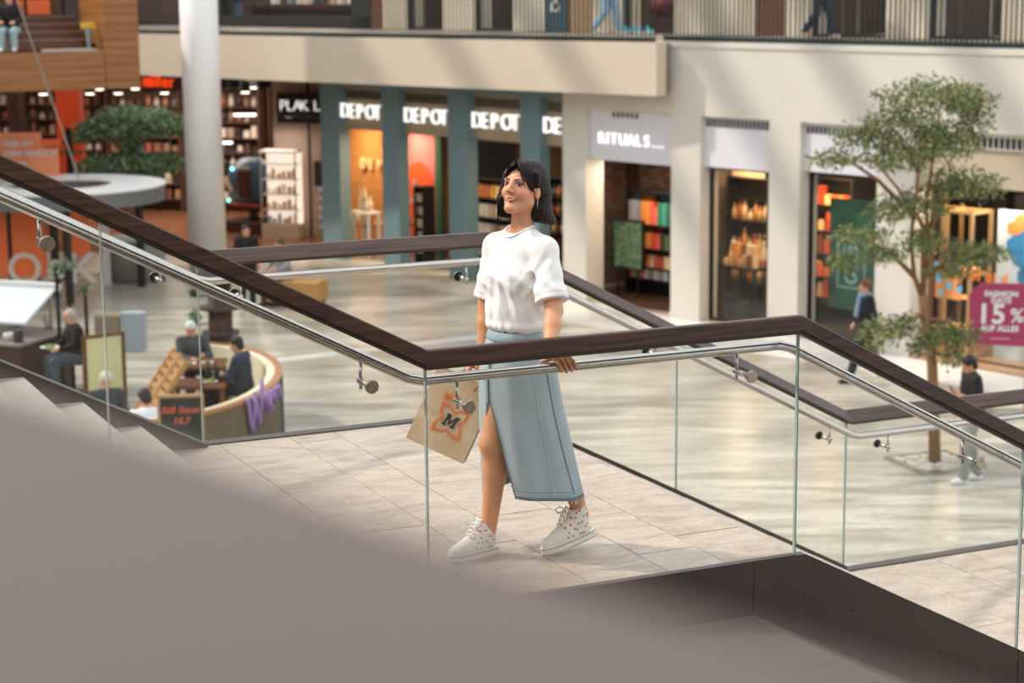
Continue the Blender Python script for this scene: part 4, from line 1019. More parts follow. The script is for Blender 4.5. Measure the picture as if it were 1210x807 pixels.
# ---- unseen viewer's side of the mall, added to cut front light and reflections
mb = MB(); mb.prism([(-26, -10), (26, -10), (26, 0.15), (-26, 0.15)], 5.0, 5.3); struct('floor', mb, M_GFLOOR, label='unseen gallery floor added on the side of the viewer')
mb = MB(); mb.prism([(-26, -10.3), (26, -10.3), (26, -10), (-26, -10)], 0, 13); struct('wall_front', mb, mat('beige rear wall', '#8f7c68', 0.8))
mb = MB(); mb.prism([(-20, -12), (-19.7, -12), (-19.7, 60), (-20, 60)], 0, 9); struct('wall_1', mb, mat('beige side wall', '#a08e7a', 0.8))
# ================================================================== SHOPS BEHIND THE OPENINGS
rs = random.Random(21)
def Wp(s, r, z): return WALL @ Matrix.Translation((s, r, z))
def partition(s, mm, r1=6.4): mb = MB(WALL); mb.box((s - 0.05, 0.5, 0), (s + 0.05, r1, 4.38)); o = wpart('partition', mb, mm); return o
M_PART = mat('dim shop partition', '#6a5a4c', 0.8); M_SHELFD = mat('black shelf metal', '#1d1b1a', 0.5)
def slant(pts, mm=M_PART):
    mb = MB(WALL)
    for (a, b), (c, d) in zip(pts, pts[1:]):
        n_ = Vector((d - b, a - c)).normalized() * 0.04; mb.prism([(a - n_.x, b - n_.y), (c - n_.x, d - n_.y), (c + n_.x, d + n_.y), (a + n_.x, b + n_.y)], 0, 4.37)
    return wpart('partition', mb, mm)
slant([(-5.95, 1.1), (-5.95, 1.9)]); slant([(0.75, 1.2), (0.75, 6.4)]); slant([(5.25, 0.5), (4.12, 1.85), (4.12, 6.4)])
def back(a, b, r, mm, name='back_wall', z1=4.3): mb = MB(WALL); mb.box((a, r, 0), (b, r + 0.08, z1)); return wpart(name, mb, mm)
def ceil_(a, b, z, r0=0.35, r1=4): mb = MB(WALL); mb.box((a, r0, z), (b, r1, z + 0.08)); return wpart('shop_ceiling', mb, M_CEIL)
def lamp(s, r, z, e, size=1.0, col=(1, .72, .42)): area('shop_lamp', WALL @ Vector((s, r, z)), size, e, col)
PROTO = {}
def good_mesh(kind, col, w, d, h):
    key = (kind, col, w, d, h)
    if key in PROTO: return PROTO[key]
    mb = MB(); m = mat('product ' + col, col, 0.45)
    if kind == 'bottle': mb.smooth = True; mb.lathe([(w*.5, 0), (w*.5, h*.6), (w*.2, h*.75), (w*.2, h*.93), (w*.26, h*.93), (w*.26, h)], 10)
    elif kind == 'jar': mb.lathe([(w*.5, 0), (w*.5, h*.75), (w*.42, h*.8), (w*.44, h*.8), (w*.44, h)], 10)
    elif kind == 'bowl': mb.smooth = True; mb.lathe([(w*.25, 0), (w*.45, h*.4), (w*.5, h), (w*.46, h), (w*.4, h*.45), (0, h*.1)], 14)
    elif kind == 'bag': mb.box((-w/2, -d/2, 0), (w/2, d/2, h*.75)); mb.tube([(-w*.25, 0, h*.74), (-w*.2, 0, h), (w*.2, 0, h), (w*.25, 0, h*.74)], w*.04, 5)
    else: mb.box((-w/2, -d/2, 0), (w/2, d/2, h), bev=0.004)
    me = bpy.data.meshes.new(kind); me.from_pydata(mb.v, [], mb.f); me.materials.append(m); me.polygons.foreach_set('use_smooth', mb.sm); me.update()
    PROTO[key] = me; return me
def good(kind, T, col, w, d, h, label, cat, group):
    o = bpy.data.objects.new(kind, good_mesh(kind, col, w, d, h)); C.objects.link(o); o.matrix_basis = T; WM[o.name] = T
    return tag(o, label, cat, group)
ORD = 'first second third fourth fifth sixth seventh eighth ninth tenth eleventh twelfth'.split()
BOARD = {}
def row(kind, s0, s1, r, z, n, cols, w, d, h, label, cat, group, base=WALL, jitter=0.15, hj=0.0, many=False):
    k = BOARD.get(label, 0); BOARD[label] = k + 1
    for i in range(n):
        s = s0 + (s1 - s0) * (i + 0.5) / n
        lab = f'{label}, {ORD[k]} board, {ORD[i]} from left' if many else (f'{label}, {ORD[i]} from left' if k == 0 else f'{label}, row {ORD[k]}, {ORD[i]} from left')
        good(kind, base @ Matrix.Translation((s, r + rs.uniform(-.02, .02), z)) @ Matrix.Rotation(rs.uniform(-jitter, jitter), 4, 'Z'), rs.choice(cols), w, d, round(h * (1 + hj * rs.choice((-1, 0, 1))), 3), lab, cat, group)
def shelf_unit(label, a, b, r, depth, zs, top, mm, base=WALL, backm=None, name='shelf_unit'):
    root = thing(name, label, 'shelf', base @ Matrix.Translation(((a + b)/2, r, 0)))
    for x in (a, b): mb = MB(base); mb.box((x - 0.02, r, 0), (x + 0.02, r + depth, top)); obj('side_panel', mb, mm, root)
    for z in zs: mb = MB(base); mb.box((a + 0.02, r + 0.01, z - 0.03), (b - 0.02, r + depth - 0.02, z)); obj('shelf_board', mb, mm, root)
    mb = MB(base); mb.box((a + 0.02, r + depth - 0.02, 0.02), (b - 0.02, r + depth, top)); obj('back_panel', mb, backm or mm, root)
    mb = MB(base); mb.box((a - 0.02, r, top), (b + 0.02, r + depth, top + 0.03)); obj('top_panel', mb, mm, root)
    return root
def glazed(a, b, r, z1, label):
    t = thing('shop_window', label, 'window', WALL @ Matrix.Translation(((a+b)/2, r, 0)))
    mb = MB(WALL); mb.box((a + 0.05, r, 0.05), (b - 0.05, r + 0.02, z1 - 0.05)); obj('pane', mb, M_SHOPGLASS, t)
    for x in (a, b - 0.05): mb = MB(WALL); mb.box((x, r - 0.03, 0), (x + 0.05, r + 0.05, z1)); obj('frame_post', mb, M_SHELFD, t)
    for z in (0, z1 - 0.05): mb = MB(WALL); mb.box((a + 0.05, r - 0.03, z), (b - 0.05, r + 0.05, z + 0.05)); obj('frame_rail', mb, M_SHELFD, t)
    return t
def letters(txt, size, s, r, z, mm, label, cat='sign', depth=0.03, align='LEFT', off=0.01, name='lettering', pitch=None):
    root = thing(name, label, cat, WALL @ Matrix.Translation((s, r, z)))
    x = 0
    for ch in txt:
        if ch != ' ':
            mb = MB(WALL @ frame((s + x, r, z), (1, 0, 0), (0, 0, 1), (0, -1, 0))); mb.text(ch, size, depth, ID, offset=off); obj('letter', mb, mm, root)
        x += pitch if pitch else size * (0.72 if ch not in 'I.' else 0.36)
    return root

# ---- home decor shop behind the teal pillars: white letters in every bay
for i, (a, t) in enumerate(((-6.32, 'DEPOT'), (-3.82, 'DEPOT'), (-1.36, 'DEPOT'), (1.02, 'DE'))):
    letters(t, 0.50, a + 0.0, 0.04, 3.44, M_LETTER, ['white shop lettering in the first teal bay beside the black sign', 'white shop lettering in the second teal bay from the black sign', 'white shop lettering in the third teal bay behind the head of the woman', 'two white letters in the narrow bay beside the cream wall'][i], off=-0.003, pitch=0.332)
M_WARMWOOD = mat('warm plywood wall', '#c58a4e', 0.55, col2='#b57a40', scale=(1, 1, 14))
back(-9.5, -4.35, 1.9, M_WARMWOOD, 'plywood_wall'); ceil_(-9.5, -4.3, 3.3)
letters('DEPO', 0.34, -8.05, 1.84, 2.0, mat('pale wood letter', '#f3d2a4', 0.6), 'small pale letters on the plywood wall inside the decor shop', pitch=0.36)
lamp(-7.6, 1.0, 3.2, 80, 0.6); lamp(-5.2, 0.8, 3.1, 60, 0.8)
for i in range(3):
    mb = MB(WALL @ Matrix.Translation((-8.0 + 0.55*i, 1.0, 3.05))); mb.lathe([(0.05, 0), (0.05, 0.2), (0.02, 0.22)], 10); t = tag(obj('spotlight', mb, M_DARK), f'small black ceiling spotlight in the plywood decor shop, {ORD[i]} from left', 'lamp', 'ceiling spotlights')
def table(label, s, r, w, d, h, mm, name='display_table'):
    root = thing(name, label, 'table', WALL @ Matrix.Translation((s, r, 0)))
    mb = MB(WALL); mb.box((s - w/2, r - d/2, h - 0.05), (s + w/2, r + d/2, h), bev=0.008); obj('tabletop', mb, mm, root)
    for x in (-1, 1):
        for y in (-1, 1): mb = MB(WALL); mb.box((s + x*(w/2-.05) - .03, r + y*(d/2-.05) - .03, 0), (s + x*(w/2-.05) + .03, r + y*(d/2-.05) + .03, h - 0.05)); obj('leg', mb, mm, root)
    return root
table('pale wooden display table in the first decor shop bay', -6.75, 1.15, 1.2, 0.8, 0.78, M_WOODL); table('low white display table in the first decor shop bay', -6.35, 0.75, 0.7, 0.4, 1.12, M_WHITE)
CW = ('#f5e6cc', '#f2d9b0', '#e6d2b8', '#d9c39c', '#f7efe2')
row('bottle', -6.6, -6.1, 0.75, 1.12, 4, CW, 0.12, 0.12, 0.55, 'cream candle on the white display table', 'candle', 'cream candles', hj=0.35)
row('bowl', -7.25, -6.85, 1.1, 0.78, 2, ('#e9d37e', '#8fb2a6'), 0.32, 0.3, 0.2, 'round bowl on the pale wooden display table', 'bowl', 'bowls on the pale table')
row('jar', -7.3, -6.3, 0.9, 0.78, 6, CW + ('#6f9a86', '#d58a4a'), 0.11, 0.11, 0.22, 'small jar on the pale wooden display table', 'jar', 'jars on the pale table', hj=0.3)
# second bay: colourful mural, table and rack
M_MURAL = mat('pink mural paint', '#c4747a', 0.6); M_MURALO = mat('orange mural paint', '#e0562c', 0.6)
mb = MB(WALL); mb.box((-5.75, 1.5, 0), (-4.55, 1.56, 3.2)); mu = tag(obj('mural', mb, M_MURAL), 'pink wall panel with orange arch inside the second teal bay', 'wall panel')
mb = MB(WALL @ frame((-5.15, 1.49, 0), (1, 0, 0), (0, 0, 1), (0, -1, 0))); mb.prism([(-0.55, 0.2)] + [(-0.55*math.cos(a), 1.75 + 0.6*math.sin(a)) for a in np.linspace(0, math.pi, 17)] + [(0.55, 0.2)], 0, 0.012); obj('arch', mb, M_MURALO, mu)
mb = MB(WALL); mb.box((-4.54, 1.48, 0), (-4.32, 1.56, 3.2)); obj('green_strip', mb, mat('dark green paint', '#2f5a4a', 0.6), mu)
mb = MB(WALL); mb.box((-5.80, 1.46, 0), (-5.72, 1.5, 3.2)); obj('gold_strip', mb, mat('ochre paint', '#c58a2c', 0.6), mu)
table('wooden display table in front of the orange arch', -5.05, 0.95, 0.8, 0.5, 0.95, M_WOODL)
row('bottle', -5.4, -4.9, 0.9, 0.95, 5, CW, 0.11, 0.11, 0.5, 'cream candle on the table by the orange arch', 'candle', 'candles by the orange arch', hj=0.4)
row('jar', -5.0, -4.65, 0.8, 0.95, 5, ('#3f6b3a', '#7a8f3a', '#b65a3a'), 0.1, 0.1, 0.18, 'small potted herb on the table by the orange arch', 'pot', 'herb pots')
sg = thing('price_sign', 'square white price board hung before the orange arch', 'sign', WALL @ Matrix.Translation((-4.7, 0.9, 1.5)))
for x0, x1, z0, z1 in ((-4.9, -4.8, 1.55, 1.98), (-4.62, -4.52, 1.55, 1.98), (-4.9, -4.52, 1.45, 1.57)): mb = MB(WALL); mb.box((x0, 0.88, z0), (x1, 0.92, z1)); obj('board_strip', mb, mat('pale grey board', '#c5c4bd', 0.6), sg)
SU = lambda lab, a, b, r, zs, top, mm=M_SHELFD, dp=0.35: shelf_unit(lab, a, b, r, dp, zs, top, mm)
SU('tall black rack of cards at the right of the arch', -4.42, -4.1, 0.75, [0.3, 0.6, 0.9, 1.2, 1.5], 1.85)
for z in (0.3, 0.6, 0.9, 1.2, 1.5): row('carton', -4.4, -4.12, 0.82, z, 3, CW + ('#a98f78',), 0.075, 0.05, 0.2, 'small card pack on the tall black rack', 'pack', 'packs on the tall rack', many=True)
# third and fourth bay: dark shop with shelves
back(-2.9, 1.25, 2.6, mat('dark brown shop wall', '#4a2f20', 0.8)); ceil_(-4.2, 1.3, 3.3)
SU('black shelf of pale boxes in the third teal bay', -3.0, -1.55, 1.3, [0.35, 0.8, 1.25, 1.7], 2.1)
for z in (0.35, 0.8, 1.25, 1.7): row('carton', -2.95, -1.6, 1.42, z, 7, ('#b9ada1', '#d8cfc6', '#c9a98e', '#8a7768', '#e3dcd4') if z < 1.6 else ('#f0b060', '#ffd08a', '#c9784a'), 0.15, 0.15, 0.3, 'pale box on the black third bay shelf', 'box', 'pale boxes on the black shelf', many=True)
SU('black shelf of bottles in the narrow fourth bay', -0.45, 0.55, 1.3, [0.3, 0.7, 1.1, 1.5, 1.9], 2.3)
for z in (0.3, 0.7, 1.1, 1.5, 1.9): row('bottle', -0.42, 0.5, 1.42, z, 6, ('#c97a35', '#3d4a3a', '#e5c48a', '#7a3d28', '#4d5f6c'), 0.11, 0.11, 0.28, 'small bottle on the black fourth bay shelf', 'bottle', 'bottles in the narrow bay', many=True)
lamp(-2.3, 0.9, 3.2, 30, 0.8); lamp(0.1, 0.9, 3.2, 30, 0.6)

# ---- cosmetics shop: lettering, brick wall, dark shelf of bags, framed poster
letters('RITUALS...', 0.34, 2.66, 0.10, 3.31, emit('soft lit white letters', '#ffffff', 0.75), 'white glowing shop lettering on the pale panel above the brick shop', off=-0.004, depth=0.02)
bk = MB(WALL); bw_, bh_ = 0.21, 0.071
M_BRICK = mat('old red brown brick', '#6b4a3c', 0.85, col2='#8a7468', scale=(5, 5, 9)); M_MORT = mat('grey mortar', '#6d645b', 0.9)
back(0.8, 5.1, 2.66, M_MORT, 'brick_backing')
for j in range(43):
    for i in range(-4, 18):
        x = 1.4 + i*(bw_+.01) + (0.11 if j % 2 else 0)
        if 0.82 < x and x + bw_ < 5.08: y = 2.64 + rs.uniform(-.008, .008); bk.box((x, y, j*(bh_+.011)), (x + bw_, 2.68, j*(bh_+.011) + bh_))
o = wpart('brickwork', bk, M_BRICK); o['kind'] = 'stuff'
mb = MB(WALL); mb.box((0.8, 0.8, 0), (0.86, 2.7, 4)); wpart('side_wall', mb, M_BRICK); ceil_(1.4, 5.1, 3.05)
mb = MB(WALL); mb.box((1.4, 0.3, 0.0), (5.1, 2.7, 0.02)); wpart('shop_floor', mb, mat('dark wood shop floor', '#4a352a', 0.35))
SU('dark shelf of coloured gift bags in the brick shop', 2.1, 3.95, 1.4, [0.38, 0.62, 1.02, 1.53], 2.2, M_SHELFD, 0.45)
G1 = 'gift bags on the dark shelf'
for i, c in enumerate(('#9a9aa0', '#a5a5ab', '#8f8f96', '#f0913c', '#f3a352', '#f2695a', '#f07a6a', '#2f8a78', '#53a890', '#2c6f66', '#88b8a0')):
    good('bag', Wp(2.2 + 0.125*i, 1.55, 1.53), c, 0.105, 0.16, 0.62 if i != 6 else 0.48, f'slim gift bag, {ORD[i]} from left on the top board of the dark shelf', 'bag', G1)
for i, c in enumerate(('#f0913c', '#f3a352', '#ee5546', '#f2695a', '#4a4a40', '#6a7a50', '#3a7a6c', '#f2c898', '#e0a878')):
    good('bag', Wp(2.62 + 0.13*i, 1.55, 1.02), c, 0.10, 0.14, 0.44, f'slim gift bag, {ORD[i]} from left on the middle board of the dark shelf', 'bag', G1)
row('jar', 2.6, 3.8, 1.55, 0.62, 9, ('#f08c3a', '#ee5c48', '#3a8a78', '#f4d8a8', '#c8503c'), 0.13, 0.13, 0.26, 'round coloured jar on the low board of the dark shelf', 'jar', 'jars on the dark shelf')
row('carton', 2.2, 3.5, 1.5, 0.38, 9, ('#c9c4be', '#d8d4ce', '#8f8a84', '#3f8a7c', '#c8673c'), 0.11, 0.14, 0.20, 'small carton on the bottom board of the dark shelf', 'box', 'cartons on the dark shelf')
ps = thing('poster', 'framed green forest poster standing before the brick wall', 'poster', WALL @ Matrix.Translation((2.6, 1.0, 0.62)))
mb = MB(WALL); mb.box((2.16, 1.0, 0.64), (3.04, 1.03, 1.62)); obj('print', mb, mat('green forest print', '#3c5f52', 0.5, col2='#7d9568', scale=(6, 6, 9), detail=6), ps)
mb = MB(WALL)
mb.box((2.13, 0.98, 0.60), (3.07, 1.05, 0.65)); mb.box((2.13, 0.98, 1.61), (3.07, 1.05, 1.66)); mb.box((2.13, 0.98, 0.65), (2.17, 1.05, 1.61)); mb.box((3.03, 0.98, 0.65), (3.07, 1.05, 1.61)); obj('frame', mb, M_SHELFD, ps)
for x in (2.3, 2.9): mb = MB(WALL); mb.box((x - .015, 1.0, 0), (x + .015, 1.03, 0.6)); obj('leg', mb, M_SHELFD, ps)
lamp(3.0, 0.8, 3.0, 35, 0.8, (1, .8, .6)); lamp(3.9, 1.0, 2.9, 22, 0.4, (1, .6, .3))

# ---- two dark show windows with warm goods
glazed(5.67, 7.45, 0.30, 3.02, 'tall black framed show window between two cream pillars'); glazed(8.20, 10.0, 0.30, 3.10, 'tall black framed show window behind the man walking')
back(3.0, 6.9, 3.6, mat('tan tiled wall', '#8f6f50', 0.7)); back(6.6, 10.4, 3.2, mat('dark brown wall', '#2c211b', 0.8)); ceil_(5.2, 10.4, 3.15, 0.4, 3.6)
mb = MB(WALL); mb.box((5.2, 0.4, 0), (10.4, 3.6, 0.02)); wpart('shop_floor', mb, mat('dark shop floor', '#3d3128', 0.3))
GW = ('#f2c48c', '#ffdca8', '#e09a58', '#c9763c', '#f7ead2', '#8a4f2c', '#d8b080')
SU('black shelf of warm lit bottles at the back of the first show window', 4.5, 5.6, 2.0, [0.5, 1.15, 1.75, 2.2], 2.6)
for z in (0.5, 1.15, 1.75): row('bottle', 4.55, 5.55, 2.1, z, 7, GW, 0.11, 0.11, 0.34, 'warm lit bottle on the first show window shelf', 'bottle', 'bottles in the first show window', hj=0.3, many=True)
table('dark display table with gift sets in the first show window', 5.55, 1.5, 1.1, 0.8, 0.95, M_SHELFD)
for k in range(3):
    row('jar', 5.1, 6.0, 1.3 + 0.2*k, 0.95 + 0.13*k*0, 7, GW, 0.13, 0.13, 0.24, 'small gift jar heaped on the dark display table', 'jar', 'gift jars on the dark table', hj=0.45)
row('carton', 5.2, 5.9, 1.45, 1.19, 5, GW, 0.16, 0.14, 0.18, 'small gift box on top of the jars', 'box', 'gift boxes on the jars')
table('upper shelf table of bottles deeper in the first show window', 5.9, 2.3, 1.0, 0.5, 1.45, M_SHELFD); row('bottle', 5.5, 6.3, 2.3, 1.45, 7, GW, 0.12, 0.12, 0.42, 'pale bottle on the deep table in the first show window', 'bottle', 'bottles deeper in the window', hj=0.3)
sb = thing('light_sign', 'glowing tan board hung high in the first show window', 'sign', WALL @ Matrix.Translation((5.2, 2.2, 2.3)))
mb = MB(WALL); mb.box((4.45, 2.2, 2.62), (5.35, 2.25, 2.98)); obj('board', mb, emit('warm lit board', '#d8a878', 0.7), sb)
mb = MB(WALL); mb.box((5.35, 2.19, 1.0), (5.40, 2.26, 3.1)); obj('post', mb, M_SHELFD, sb)
bsk = thing('basket', 'dark wicker basket on the floor of the first show window', 'basket', Wp(5.75, 1.0, 0.02))
mb = MB(Wp(5.75, 1.0, 0.02)); mb.lathe([(0.20, 0), (0.27, 0.42), (0.28, 0.42), (0.28, 0.45), (0.25, 0.45), (0.19, 0.03)], 18); obj('body', mb, mat('dark wicker', '#2f2a26', 0.8), bsk)
tgs = good('carton', Wp(5.75 - 0.95, 0.6, 0.55), '#e8e6e2', 0.22, 0.03, 0.16, 'small white notice low in the first show window', 'notice', None)
mb = MB(WALL); mb.box((4.79, 0.6, 0.02), (4.81, 0.62, 0.55)); obj('stem', mb, M_STEEL, tgs).matrix_parent_inverse = tgs.matrix_basis.inverted()
lamp(5.6, 1.2, 3.0, 45, 0.8); lamp(5.0, 2.2, 3.0, 40, 0.6)
SU('black shelf of orange lit goods in the second show window', 7.0, 8.1, 1.6, [0.5, 0.9, 1.35, 1.8, 2.3], 2.8)
for z in (0.5, 0.9, 1.35, 1.8, 2.3): row(rs.choice(('jar', 'carton')), 7.05, 8.05, 1.7, z, 6, ('#e8763a', '#f09a50', '#c9502c', '#f5cf9a', '#8a4a2c'), 0.13, 0.12, 0.28, 'orange lit product in the second show window', 'product', 'goods in the second show window', hj=0.3, many=True)
SU('dark shelf deep inside the second show window', 8.3, 9.6, 2.6, [1.9, 2.4], 2.9); row('carton', 8.35, 9.55, 2.7, 2.4, 8, ('#e8763a', '#c9502c', '#f5cf9a'), 0.12, 0.12, 0.3, 'orange box deep in the second show window', 'box', 'boxes deep in the window')
lamp(7.9, 1.1, 3.05, 50, 0.6, (1, .6, .3)); lamp(8.9, 1.6, 3.0, 14, 0.6)
M_GREEN = mat('deep green banner', '#1f5240', 0.4, col2='#2b6a4c', scale=(2, 2, 2)); M_MINT = mat('pale mint print', '#9fc4bd', 0.5)
bn = thing('banner', 'dark green discount banner with pale print inside the second show window', 'banner', WALL @ Matrix.Translation((8.95, 0.62, 0.6)))
mb = MB(WALL); mb.box((8.42, 0.62, 0.55), (9.50, 0.64, 2.6)); obj('cloth', mb, M_GREEN, bn)
def bl_(name, fn): mb = MB(WALL @ frame((8.62, 0.615, 0), (1, 0, 0), (0, 0, 1), (0, -1, 0))); fn(mb); return obj(name, mb, M_MINT, bn)
def fr_(mb):
    for x0, x1, z0, z1 in ((0, .66, 1.82, 1.85), (0, .66, .95, .98), (0, .03, .98, 1.82), (.63, .66, .98, 1.82)): mb.box((x0, z0, 0), (x1, z1, 0.004))
bl_('print_frame', fr_); bl_('print_number', lambda mb: mb.text('10%', 0.27, 0.002, Matrix.Translation((0.33, 1.57, 0)), align='CENTER', offset=.006))
bl_('print_line', lambda mb: mb.text('auf jeden', 0.115, 0.002, Matrix.Translation((0.33, 1.46, 0)), align='CENTER')); bl_('print_line', lambda mb: mb.text('Einkauf', 0.115, 0.002, Matrix.Translation((0.33, 1.33, 0)), align='CENTER'))
def sm_(mb):
    a = np.linspace(math.pi*1.05, math.pi*1.95, 13); o_ = [(0.33 + .17*math.cos(t), 1.20 + .17*math.sin(t)) for t in a]; i_ = [(0.33 + .12*math.cos(t), 1.20 + .11*math.sin(t)) for t in a[::-1]]
    mb.prism(o_ + i_, 0, 0.004)
bl_('print_smile', sm_)
def ey_(mb): mb.prism([(0.24 + .03*math.cos(t), 1.25 + .03*math.sin(t)) for t in np.linspace(0, 6.28, 13)[:-1]], 0, .004)
bl_('print_eye', ey_); bl_('print_eye', lambda mb: mb.box((0.36, 1.17, 0), (0.44, 1.25, .004)))

# ---- fashion shop at the right edge: tan wall, gold frames, white wall with paint splashes, sale board
mb = MB(WALL); mb.box((10.0, 1.08, 0), (10.66, 1.2, 3.2)); wpart('wood_wall', mb, mat('tan striped wood wall', '#8a6a4c', 0.6, col2='#7a5a3e', scale=(14, 1, .3)))
back(10.5, 15, 3.4, mat('dim brown wall', '#3a2c24', 0.8)); ceil_(10.5, 15, 3.2, 0.3, 3.4)
mb = MB(WALL); mb.box((10.5, 0.0, 0), (15, 3.4, 0.03)); wpart('shop_floor', mb, mat('tan shop floor', '#a9876a', 0.4))
gf = thing('display_tower', 'tall pale gold cube frames with lit ledges in the fashion shop', 'display frame', WALL @ Matrix.Translation((11.2, 0.9, 0)))
def gpost(s, r, z0, z1): mb = MB(WALL); mb.box((s - .03, r - .03, z0), (s + .03, r + .03, z1)); obj('post', mb, M_GOLD, gf)
def grail(a, b): mb = MB(WALL); p, q = Vector(a), Vector(b); mb.box((min(p.x, q.x) - .025, min(p.y, q.y) - .025, p.z - .025), (max(p.x, q.x) + .025, max(p.y, q.y) + .025, p.z + .025)); obj('rail', mb, M_GOLD, gf)
for s, r in ((10.72, 1.0), (11.72, 1.0), (11.72, 0.45), (11.2, 0.45), (10.72, 1.5)): gpost(s, r, 0.03, 2.6)
for z in (0.10, 1.5, 2.58): grail((10.72, 1.0, z), (11.72, 1.0, z)); grail((11.2, 0.45, z), (11.72, 0.45, z)); grail((11.72, 0.45, z), (11.72, 1.0, z)); grail((11.2, 0.45, z), (11.2, 1.0, z))
for z in (0.45, 0.98, 1.5): mb = MB(WALL); mb.box((10.74, 0.95, z), (11.35, 1.25, z + 0.03)); obj('ledge', mb, emit('warm lit ledge', '#ffb070', 0.8), gf)
ww_ = thing('shop_poster', 'tall white poster wall with blue and orange paint splashes', 'poster', WALL @ Matrix.Translation((12.4, 1.2, 0)))
for k in range(5): mb = MB(WALL); mb.box((11.86 + .34*k, 1.0, 0.03), (12.19 + .34*k, 1.06, 2.62)); obj('panel', mb, mat('white poster panel', '#d4dde0', 0.5), ww_)
def blob(x, z, r_, mm, name, sq=1.0):
    mb = MB(WALL @ frame((x, 0.992, z), (1, 0, 0), (0, 0, 1), (0, -1, 0))); k = rs.random()*6
    mb.prism([(r_*(1 + .25*math.sin(3*t + k) + .12*math.sin(7*t))*math.cos(t), sq*r_*(1 + .25*math.sin(3*t + k))*math.sin(t)) for t in np.linspace(0, 6.283, 29)[:-1]], 0, 0.006); obj(name, mb, mm, ww_)
M_BLUEP = mat('blue paint', '#2f7fb0', 0.5); M_LBLUE = mat('light blue paint', '#7ab8d8', 0.5); M_OPAINT = mat('bright orange paint', '#f2853c', 0.5)
blob(12.45, 1.95, 0.30, M_BLUEP, 'paint_splash', 1.5); blob(12.55, 1.55, 0.22, M_BLUEP, 'paint_splash'); blob(12.30, 2.35, 0.20, M_OPAINT, 'paint_splash')
ls = letters('astreloid', 0.26, 11.05, 0.44, 1.44, M_OPAINT, 'orange script lettering on the glass of the fashion shop', pitch=0.165, depth=0.004)
for (x, z, r_) in ((11.02, 1.62, .06), (11.08, 1.40, .075), (11.28, 1.72, .085), (11.30, 1.28, .06), (11.48, 1.62, .05), (11.52, 1.25, .06), (11.12, 1.15, .05)):
    mb = MB(WALL @ frame((x, 0.43, z), (1, 0, 0), (0, 0, 1), (0, -1, 0))); mb.prism([(r_*math.cos(t), 1.25*r_*math.sin(t)) for t in np.linspace(0, 6.283, 15)[:-1]], 0, .006); obj('blue_dot', mb, M_LBLUE, ls)
mb = MB(WALL); mb.box((10.98, 0.44, 1.05), (11.55, 0.445, 1.42)); obj('orange_patch', mb, mat('orange script patch', '#e8975a', 0.5), ls)
glazed(10.95, 14.0, 0.47, 3.06, 'wide shop window with orange script at the right edge')
lamp(11.4, 0.8, 3.0, 45, 0.8); lamp(12.6, 0.7, 3.0, 50, 0.8, (1, .9, .8))
# sale board on a stand in front of the window
SB = frame((6.93, 29.2, 0), (0.985, -0.17, 0), (0.17, 0.985, 0))
sbd = thing('sale_board', 'magenta sale board reading fifteen percent before the fashion shop', 'sign', SB)
M_MAG = mat('magenta board', '#a83e62', 0.5)
mb = MB(SB @ frame((0, 0, 0), (1, 0, 0), (0, 0, 1), (0, -1, 0))); mb.prism([(0.03, 1.06), (1.05, 1.03), (1.05, 2.0), (0.20, 2.0), (0.03, 1.83)], 0, 0.03); obj('board', mb, M_MAG, sbd)
SBT = lambda x, z: SB @ frame((x, -0.034, z), (1, 0, 0), (0, 0, 1), (0, -1, 0))
for txt, sz, x, z, of in (('FASHION', 0.115, 0.50, 1.80, .006), ('DAYS', 0.115, 0.50, 1.70, .006), ('15', 0.42, 0.36, 1.39, .012), ('%', 0.30, 0.745, 1.41, .006), ('AUF ALLES', 0.115, 0.49, 1.27, .006)):
    mb = MB(SBT(x, z)); mb.text(txt, sz, 0.002, ID, align='CENTER', offset=of); obj('lettering', mb, M_WHITE, sbd)
mb = MB(SBT(0.50, 1.14)); mb.box((-0.15, 0, 0), (0.15, 0.02, 0.003)); obj('small_print', mb, mat('pink print', '#d9a0b4', 0.5), sbd)
for x in (0.15, 0.9): mb = MB(SB); mb.box((x - .015, 0.0, 0.02), (x + .015, 0.03, 1.05)); obj('post', mb, M_GOLD, sbd)
mb = MB(SB); mb.box((0.0, -0.2, 0), (1.05, 0.22, 0.02)); obj('base', mb, M_STEEL, sbd)

# ---- drugstore on the left below the gallery: orange letters, black sign, shelves, ride-on helicopter
ang = math.atan2(FB.y - FA.y, FB.x - FA.x) + math.pi
DS = frame((-9.9, 49.9, 0), (math.cos(-0.74), math.sin(-0.74), 0), (-math.sin(-0.74), math.cos(-0.74), 0))
hd_ = thing('shop_sign', 'dark shop sign band with orange letters under the gallery front', 'sign', DS)
mb = MB(DS); mb.box((-1.5, 0.25, 4.0), (2.6, 0.4, 4.38)); obj('band', mb, mat('dark brown band', '#3f2f24', 0.6), hd_)
for i, ch in enumerate('m\u00fcller'):
    mb = MB(DS @ frame((0.62 + 0.255*i - (0.12 if i > 2 else 0) - (0.1 if i > 3 else 0), 0.23, 4.07), (1, 0, 0), (0, 0, 1), (0, -1, 0))); mb.text(ch, 0.44, 0.02, ID, offset=.004); obj('letter', mb, emit('lit orange letters', '#ff4a1a', 0.7), hd_)
PK = frame((-6.15, 51.2, 0), (0.96, -0.28, 0), (0.28, 0.96, 0))
pk = thing('shop_sign', 'black projecting sign with white letters beside the teal pillar', 'sign', PK)
mb = MB(PK); mb.box((0.05, 0, 3.0), (1.5, 0.15, 3.78), bev=.01); obj('board', mb, M_DARK, pk)
